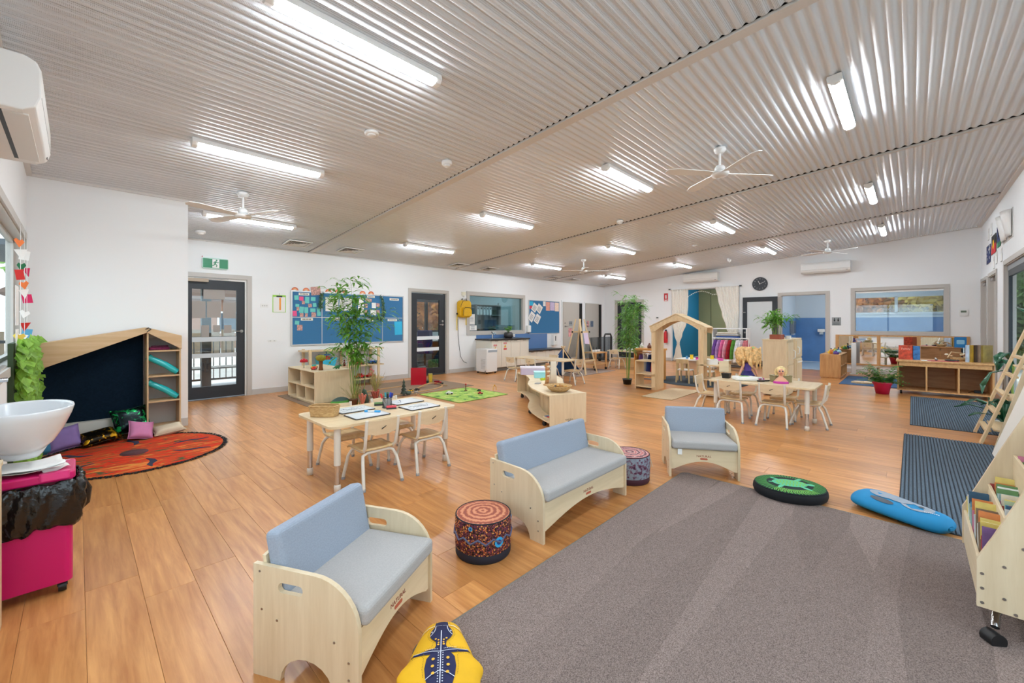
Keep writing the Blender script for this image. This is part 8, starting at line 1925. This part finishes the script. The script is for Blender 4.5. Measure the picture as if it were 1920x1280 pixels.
# ladder shelf
ld = thing('ladder_shelf','leaning pine ladder shelf with plants by the sliding doors','shelf',(0,0,0))
def rail_y(z): return -0.545-0.317*z
for x in (6.87,7.50): MB().bar((x,rail_y(0),0.0),(x,rail_y(1.25),1.25),0.085,0.022,(0,1,0)).build('rail', PINE, ld)
for z in (0.14,0.34,0.54,0.74,0.94): MB().bar((6.89,rail_y(z)-0.01,z),(7.48,rail_y(z)-0.01,z),0.05,0.022).build('rung', PINEX, ld)
for z, d in ((0.16,0.44),(0.50,0.34),(0.84,0.24),(1.14,0.14)): MB().box(6.88,-1.08,z-0.015,7.49,-1.08+d,z).build('shelf', PINEX, ld)
for x in (6.88,7.47): MB().box(x,-1.11,0,x+0.03,-1.07,1.42).build('upright', PINE, ld)
MB().box(6.90,-1.10,1.38,7.48,-1.08,1.43).build('top_rail', WTU, ld)
for k, (lab, x, z, c, s) in enumerate((('white bottle on the ladder shelf',7.0,0.50,(236,236,232),(0.035,0.18)),('yellow bottle on the ladder shelf',7.12,0.50,(240,190,30),(0.04,0.16)),('orange jar on the ladder shelf',7.25,0.50,(232,120,40),(0.04,0.10)),('white jug on the low ladder shelf',7.05,0.16,(226,226,230),(0.06,0.14)),('pink tub on the low ladder shelf',7.3,0.16,(214,150,150),(0.06,0.10)))):
    o = thing('craft_bottle', lab, 'bottle', (x,-0.93,z), 0, 'bottles on the ladder shelf'); m_ = M('bottle_%d'%k,c,0.35); MB().lathe([(0,0),(s[0],0),(s[0],s[1]*0.7),(s[0]*0.4,s[1]*0.85),(s[0]*0.4,s[1]),(0,s[1])],14).build('body', m_, o); MB().cyl((0,0,s[1]),(0,0,s[1]+0.02),s[0]*0.45,n=10).build('cap', WHITE, o)
o = grass_pot('trailing plant in a small red pot on the ladder shelf',(7.05,-0.99,0.84),0.32,M('pot_scarlet',(206,50,40),0.5),30,8,0.05)
for lab, x, z, c in (('stack of picture boxes on the upper ladder shelf',7.2,1.14,(206,120,130)),('yellow toy box on top of the ladder shelf',7.05,1.14,(240,176,40))):
    o = thing('toy_box', lab, 'box', (x,-1.01,z)); MB().box(-0.06,-0.05,0,0.06,0.05,0.16).build('body', M('tbox_%d'%c[1],c,0.6,var=0.4,vs=16), o); MB().box(-0.062,-0.052,0.16,0.062,0.052,0.185).build('lid', M('tbox_lid',(226,222,220),0.6), o)
GLF = M('glossy_leaf',(36,92,62),0.3,spec=0.6,var=0.2,vs=6)
def big_leaf(o, pts, w):
    P = [Vector(p) for p in pts]; n = len(P); mb = MB(); L, C, Rr = [], [], []
    for i, p in enumerate(P):
        d = (P[min(i+1,n-1)]-P[max(i-1,0)]).normalized(); s_ = d.cross(Vector((0,0,1)))
        s_ = s_.normalized() if s_.length > 1e-3 else Vector((1,0,0)); ww = w*math.sin(PI*(i+0.15)/(n-0.7))**0.8 if i < n-1 else 0.001
        L.append(p+s_*ww+Vector((0,0,0.012))); C.append(p); Rr.append(p-s_*ww+Vector((0,0,0.012)))
    for i in range(n-1): mb.add([L[i],C[i],C[i+1],L[i+1]],[(0,1,2,3)],True); mb.add([C[i],Rr[i],Rr[i+1],C[i+1]],[(0,1,2,3)],True)
    mb.build('leaf', GLF, o, solid=0.002)
p1_ = thing('strap_leaf_plant','low glossy strap leaf plant at the foot of the ladder shelf','potted plant',(7.72,-0.80,0))
MB().lathe([(0,0),(0.07,0),(0.09,0.13),(0.08,0.13),(0,0.12)],18).build('pot', M('pot_cream',(226,218,200),0.5), p1_)
for a, l, h_ in ((1.7,0.42,0.18),(2.2,0.46,0.26),(2.7,0.36,0.30),(1.2,0.34,0.24),(0.6,0.3,0.2),(3.3,0.3,0.3),(2.45,0.5,0.12)):
    big_leaf(p1_,[(0.02*math.cos(a),0.02*math.sin(a),0.12),(l*0.35*math.cos(a),l*0.35*math.sin(a),0.12+h_*0.8),(l*0.7*math.cos(a),l*0.7*math.sin(a),0.12+h_),(l*math.cos(a),l*math.sin(a),0.12+h_*0.75)],0.045)
p2_ = thing('rubber_plant','arching big leaf plant behind the ladder shelf rail','potted plant',(7.95,-0.92,0))
MB().lathe([(0,0),(0.09,0),(0.11,0.2),(0.1,0.2),(0,0.18)],18).build('pot', M('pot_grey',(120,120,118),0.6), p2_)
MB().tube([(0,0,0.18),(0.02,0.03,0.5),(0,0.02,0.8)],0.012,6).build('stem', STEM, p2_)
big_leaf(p2_,[(0,0.02,0.62),(0.05,0.10,0.72),(0.06,0.20,0.68),(0.03,0.27,0.52),(0.0,0.28,0.40)],0.05); big_leaf(p2_,[(0,0.02,0.8),(-0.1,0.1,0.95),(-0.2,0.16,0.9),(-0.3,0.2,0.8)],0.05); big_leaf(p2_,[(0,0.02,0.7),(0.15,0.06,0.85),(0.28,0.1,0.8),(0.4,0.12,0.66)],0.05)
hp_ = thing('hanging_frond','long dark green palm frond reaching out above the ladder shelf','frond',(7.30,-1.02,1.14))
MB().lathe([(0,0),(0.06,0),(0.075,0.1),(0,0.1)],14).build('pot', M('pot_grey',(120,120,118),0.6), hp_)
big_leaf(hp_,[(0,0,0.1),(0.0,0.02,0.22),(0.15,0.07,0.30),(0.5,0.12,0.36)],0.05)
# ---------------------------------------------------------------- flags and cut-outs on the right wall
def flag(label, x0, x1, z0, z1, parts, bmat):
    o = thing('wall_flag', label, 'flag', (0,YF+0.006,0))
    MB().box(x0,0,z0,x1,0.004,z1).build('field', bmat, o)
    for nm, mt, a, b, c, d in parts: MB().box(x0+(x1-x0)*a,0.004,z0+(z1-z0)*b,x0+(x1-x0)*c,0.007,z0+(z1-z0)*d).build(nm, mt, o)
    return o
FB_ = M('flag_navy',(24,40,96),0.7); FR_ = M('flag_red',(196,26,40),0.7); FG_ = M('flag_green',(20,110,70),0.7); FK_ = M('flag_black',(20,18,20),0.7); FW_ = M('flag_white',(236,236,236),0.7)
flag('navy flag with white stars and red cross, first of the three wall flags',12.75,13.35,2.55,2.92,[('cross_bar',FW_,0.0,0.70,0.45,0.80),('cross_bar',FW_,0.18,0.5,0.26,1.0),('red_bar',FR_,0.0,0.73,0.45,0.77),('star',FW_,0.7,0.6,0.76,0.72),('star',FW_,0.7,0.2,0.76,0.32),('star',FW_,0.85,0.42,0.9,0.52),('star',FW_,0.2,0.2,0.28,0.34)],FB_)
o = flag('black and red flag with a yellow disc, middle wall flag',11.98,12.58,2.66,3.02,[('red_half',FR_,0.0,0.0,1.0,0.5)],FK_); MB().cyl((12.28,0.007,2.84),(12.28,0.010,2.84),0.09,n=20).build('yellow_disc', M('flag_yellow',(240,196,30),0.7), o)
flag('green and blue flag with a white emblem, last wall flag',11.42,11.82,2.70,3.18,[('blue_band',FB_,0.0,0.2,1.0,0.8),('emblem',FW_,0.35,0.35,0.65,0.65),('emblem_centre',FB_,0.42,0.35,0.58,0.55)],FG_)
for k, (lab, x, z) in enumerate((('upper outlined hand cut-out nearest the far corner',13.05,3.12),('upper outlined hand cut-out next to the flags',12.65,3.16),('lower outlined cut-out under the middle flag',11.95,2.52),('lower outlined cut-out above the sliding door frame',11.35,2.50),('lowest small outlined cut-out near the narrow door',12.3,2.46))):
    o = thing('hand_cutout', lab, 'paper cut-out', (x,YF+0.004,z), 0, 'paper cut-outs on the side wall')
    MB().prism(rrect(-0.10,-0.10,0.10,0.06,0.04),0,0.002,'y').build('palm', OFFW, o)
    for q in range(4): MB().prism(rrect(-0.095+0.05*q,0.05,-0.06+0.05*q,0.15,0.015),0,0.002,'y').build('finger', OFFW, o)
    MB().prism(rrect(-0.09,-0.095,0.09,-0.085,0.004),0.002,0.003,'y').build('outline', CHAR, o)
o = thing('wall_letter_holder','white curled paper display fixed high on the side wall','display',(10.65,YF,2.70)); 
MB().grid(lambda u,v: (-0.45+0.4*u, 0.02+0.10*math.sin(PI*u)**0.5*(0.3+0.7*v), 0.42*v),12,6).build('curl', WHITE, o, solid=0.004); MB().grid(lambda u,v: (0.05+0.4*u, 0.02+0.10*math.sin(PI*u)**0.5*(0.3+0.7*v), 0.42*v),12,6).build('curl', WHITE, o, solid=0.004); MB().box(-0.48,0,-0.02,0.48,0.01,0.44).build('backing', M('backing_grey',(214,214,212),0.6), o)
# ---------------------------------------------------------------- office contents seen through door and window
oc = thing('office_chair','blue office chair behind the glass office door','chair',(6.95,10.15,0),-0.6)
BF = M('office_blue',(44,60,120),0.7)
MB().box(-0.24,-0.24,0.44,0.24,0.24,0.52).build('seat', BF, oc, bev=0.03); MB().box(-0.22,0.2,0.60,0.22,0.26,1.10).build('backrest', BF, oc, bev=0.03); MB().cyl((0,0,0.10),(0,0,0.44),0.03,n=10).build('gas_lift', BLACK, oc)
for k in range(5):
    a = 2*PI*k/5; MB().bar((0,0,0.11),(0.3*math.cos(a),0.3*math.sin(a),0.07),0.04,0.03).build('base_arm', CHROME, oc); MB().ball((0.3*math.cos(a),0.3*math.sin(a),0.03),0.03,8,6).build('caster', BLACK, oc)
bg_ = thing('patterned_bag','green leaf patterned bag on the office floor','bag',(6.68,9.25,0)); LP = M('leaf_print',(90,150,70),0.7,var=0.6,vs=14); MB().prism(rrect(-0.2,0,0.2,0.34,0.05),-0.09,0.09,'y').build('body', LP, bg_, bev=0.03); MB().tube([(-0.1,0,0.32),(-0.08,0,0.44),(0.08,0,0.44),(0.1,0,0.32)],0.012,6).build('handle', CHAR, bg_)
dk = thing('office_desk','grey office desk under the office window','desk',(0,0,0)); MB().box(7.0,11.4,0.70,10.2,12.15,0.74).build('desktop', M('desk_grey',(150,158,160),0.5), dk)
for x in (7.05,8.6,10.1): MB().box(x-0.03,11.5,0,x+0.03,12.1,0.70).build('leg', CHAR, dk)
ob = thing('binder_shelf','dark office shelf holding white binders','shelf',(0,0,0)); DS = M('dark_shelf',(138,138,134),0.6)
for x in (10.3,11.55): MB().box(x,11.7,0,x+0.03,12.15,2.0).build('side_panel', DS, ob)
for z in (0.05,0.6,1.1,1.6,1.98): MB().box(10.3,11.7,z,11.58,12.15,z+0.03).build('shelf', DS, ob)
MB().box(10.3,12.14,0,11.58,12.17,2.0).build('back_panel', DS, ob)
for k in range(5): 
    o = thing('binder','white binder on the dark office shelf, %s along' % ordi[k],'binder',(10.42+0.16*k,11.9,1.63),0,'white binders'); MB().box(-0.05,-0.15,0,0.05,0.13,0.30).build('cover', OFFW, o); MB().box(-0.03,-0.152,0.2,0.03,-0.15,0.27).build('label_patch', CHAR, o)
pr_ = thing('printer','grey and teal printer in the office','printer',(10.5,10.4,0)); MB().box(-0.3,-0.25,0,0.3,0.25,0.95).build('stand', M('printer_grey',(170,176,178),0.5), pr_); MB().box(-0.26,-0.22,0.95,0.26,0.22,1.25).build('body', M('printer_teal',(110,150,156),0.5), pr_, bev=0.02)
o = anchor('door_10',(0,0,0),'pale inner office door'); MB().box(11.95,12.17,0,12.9,12.2,2.05).build('leaf', M('pale_door',(176,190,190),0.5), o); MB().box(11.88,12.15,0,11.95,12.2,2.12).build('door_frame', TRIM, o)
w7 = anchor('window_7',(0,0,0),'office window showing autumn leaves'); mb = MB()
for x in (7.3,8.42,9.5): mb.box(x-0.05,12.19,1.05,x+0.05,12.26,2.1)
mb.box(7.25,12.19,1.0,9.55,12.26,1.06); mb.box(7.25,12.19,2.04,9.55,12.26,2.12); mb.build('window_frame', CHAR, w7); MB().box(7.3,12.22,1.05,9.5,12.226,2.1).build('pane', GLASS, w7)
# ---------------------------------------------------------------- outdoors
CON = M('concrete_ground',(176,172,166),0.9,var=0.1,vs=2)
struct(MB().box(-40,-40,-0.35,60,60,-0.20).build('ground', CON))
DECK = M('deck_board',(112,120,130),0.6,var=0.08,vs=4)
dko = struct(MB().box(-2.0,YB+0.13,-0.20,4.9,11.2,-0.05).build('floor_deck', M('deck_joist',(50,50,52),0.9)))
for k in range(16): MB().box(-2.0,YB+0.14+k*0.145,-0.05,4.9,YB+0.14+k*0.145+0.138,-0.025).build('deck_plank', DECK, dko)
ROOF = M('soffit_grey',(84,90,96),0.7)
struct(MB().box(-2.0,YB+0.13,2.38,4.9,11.4,2.46).build('roof_verandah_added', ROOF)); struct(MB().box(6.4,-2.3,2.52,11.6,YF-0.13,2.60).build('roof_porch_added', ROOF))  # unseen roofs added to cover bright sky; porch one cut short for daylight
struct(MB().box(6.4,-4.6,-0.20,11.6,YF-0.13,-0.03).build('floor_porch', DECK))
bl = thing('balustrade','black metal balustrade along the deck outside the exit door','balustrade',(0,11.0,-0.025))
MB().box(-1.9,-0.03,1.0,4.8,0.03,1.05).build('top_rail', CHAR, bl); MB().box(-1.9,-0.02,0.10,4.8,0.02,0.14).build('bottom_rail', CHAR, bl)
b0 = None
for k in range(58):
    x = -1.85+k*0.115
    if b0 is None: b0 = MB().cyl((0,0,0.14),(0,0,1.0),0.009,n=6).build('baluster', CHAR, bl, (x,0,0))
    else: q = b0.copy(); COL.objects.link(q); q.location = (x,0,0)
for nm, lab, x, y in (('verandah_post','broad black verandah post seen through the exit door glass',1.74,9.95),('verandah_post','black verandah post at the end of the balustrade',4.6,10.9)):
    o = thing(nm, lab, 'post', (x,y,-0.025)); MB().box(-0.075,-0.06,0,0.075,0.06,2.405).build('shaft', CHAR, o); MB().box(-0.1,-0.09,0,0.1,0.09,0.03).build('foot_plate', CHAR, o)
bn_ = thing('deck_bench','pale slatted bench on the deck outside','bench',(1.9,10.5,-0.025))
for k in range(4): MB().box(-0.9,-0.2+k*0.11,0.40,1.0,-0.11+k*0.11,0.43).build('slat', M('bench_pale',(150,150,148),0.6), bn_)
for x in (-0.8,0.9): MB().box(x-0.03,-0.2,0,x+0.03,0.22,0.40).build('leg', CHAR, bn_)
hs = thing('neighbour_house','brick house with a red roof across the street','house',(4.0,30.0,-0.2))
MB().box(-6,0,0,6,6,2.9).build('wall', M('house_brick',(150,110,88),0.8), hs); MB().prism([(-6.6,2.9),(6.6,2.9),(4.2,4.6),(-4.2,4.6)],-0.5,6.5,'y').build('roof', M('house_roof',(112,92,82),0.8), hs)
for x in (-3.6,-0.5,2.6): f = MB().box(x-0.8,-0.05,0.9,x+0.8,0,2.2).build('window', WHITE, hs); MB().box(x-0.7,-0.07,1.0,x+0.7,-0.05,2.1).build('pane', M('house_glass',(70,84,96),0.2), f)
fn_ = thing('boundary_fence','low dark boundary fence across the street','fence',(3.0,24.0,-0.2))
for k in range(30): MB().box(-9+k*0.6,0,0,-8.45+k*0.6,0.03,1.2).build('panel', M('fence_tan',(120,104,86),0.8), fn_)
def leaf_mesh(seed, n, rx, rz_, l):
    R = random.Random(seed); mb = MB()
    for k in range(n):
        while True:
            p = Vector((R.uniform(-1,1),R.uniform(-1,1),R.uniform(-1,1)))
            if 0.35 < p.length < 1: break
        c = Vector((p.x*rx,p.y*rx,p.z*rz_)); d = Vector((R.uniform(-1,1),R.uniform(-1,1),R.uniform(-1,0.6))).normalized(); s_ = d.orthogonal().normalized(); ll = l*R.uniform(0.6,1.3)
        mb.add([c,c+d*ll*0.5+s_*ll*0.3,c+d*ll,c+d*ll*0.5-s_*ll*0.3],[(0,1,2,3)])
    return mb.mesh('crown')
LM = [leaf_mesh(1,3600,1.7,1.5,0.26), leaf_mesh(2,2600,1.3,0.9,0.22)]
tm = [leafmat('leaf_autumn',(214,146,78),0.45,2.2,0.3), leafmat('leaf_gold',(206,180,92),0.35,2.0,0.3), leafmat('leaf_green',(120,156,76),0.4,2.0), leafmat('leaf_dark',(84,112,66),0.4,2.0)]
def tree(label, x, y, zc, mi, mt, sc=1.0):
    o = thing('garden_tree', label, 'tree', (x,y,-0.2), x*1.3)
    me = LM[mi].copy(); me.materials.append(tm[mt]); q = mesh_obj('crown', me, [tm[mt]], o, (0,0,zc)); q.scale = (sc,sc,sc); q['kind'] = 'stuff'
    MB().cyl((0,0,0),(0.05,0,zc),0.12,0.06,n=8).build('trunk', M('bark',(92,76,62),0.9), o)
    for a in (0.4,2.4,4.4): MB().cyl((0,0,zc*0.6),(0.6*math.cos(a),0.6*math.sin(a),zc+0.3),0.05,0.02,n=6).build('branch', M('bark',(92,76,62),0.9), o)
for lab, *a in (('orange autumn tree outside the office window',10.3,15.5,2.6,0,0,1.0),('golden autumn tree beside the orange one, outside the office',12.2,16.0,2.3,0,1,1.0),('green tree beyond the deck, left of the street house',0.4,17.0,3.0,0,2,1.0),('pale green tree beyond the deck, right of the street house',5.6,17.5,3.2,0,1,0.9),
    ('orange autumn tree beyond the washroom strip window',21.0,1.0,2.3,1,0,0.9),('yellow green tree beyond the washroom strip window',21.2,-0.6,2.2,0,1,1.0),('dark green tree at the end of the washroom strip window',21.5,-3.2,2.2,0,3,1.1),('dark green tree far behind the washroom',22.5,2.9,2.4,0,3,1.1),
    ('leafy green tree outside the garden door',17.2,9.6,1.9,0,2,1.0),('dark shrub tree outside the garden door',18.6,11.2,1.6,0,3,1.1),('green tree outside the sliding doors',13.5,-5.6,2.2,0,2,1.1),('dark tree further along outside the sliding doors',16.5,-6.2,2.2,0,3,1.2)): tree(lab,*a)
struct(MB().box(24.0,-9,-0.2,24.15,9,3.4).build('wall_boundary', M('boundary_green',(96,116,80),0.9,var=0.3,vs=1.5)))
struct(MB().box(14.9,14.3,-0.2,24,14.45,2.6).build('wall_garden', M('garden_fence',(110,96,80),0.9)))
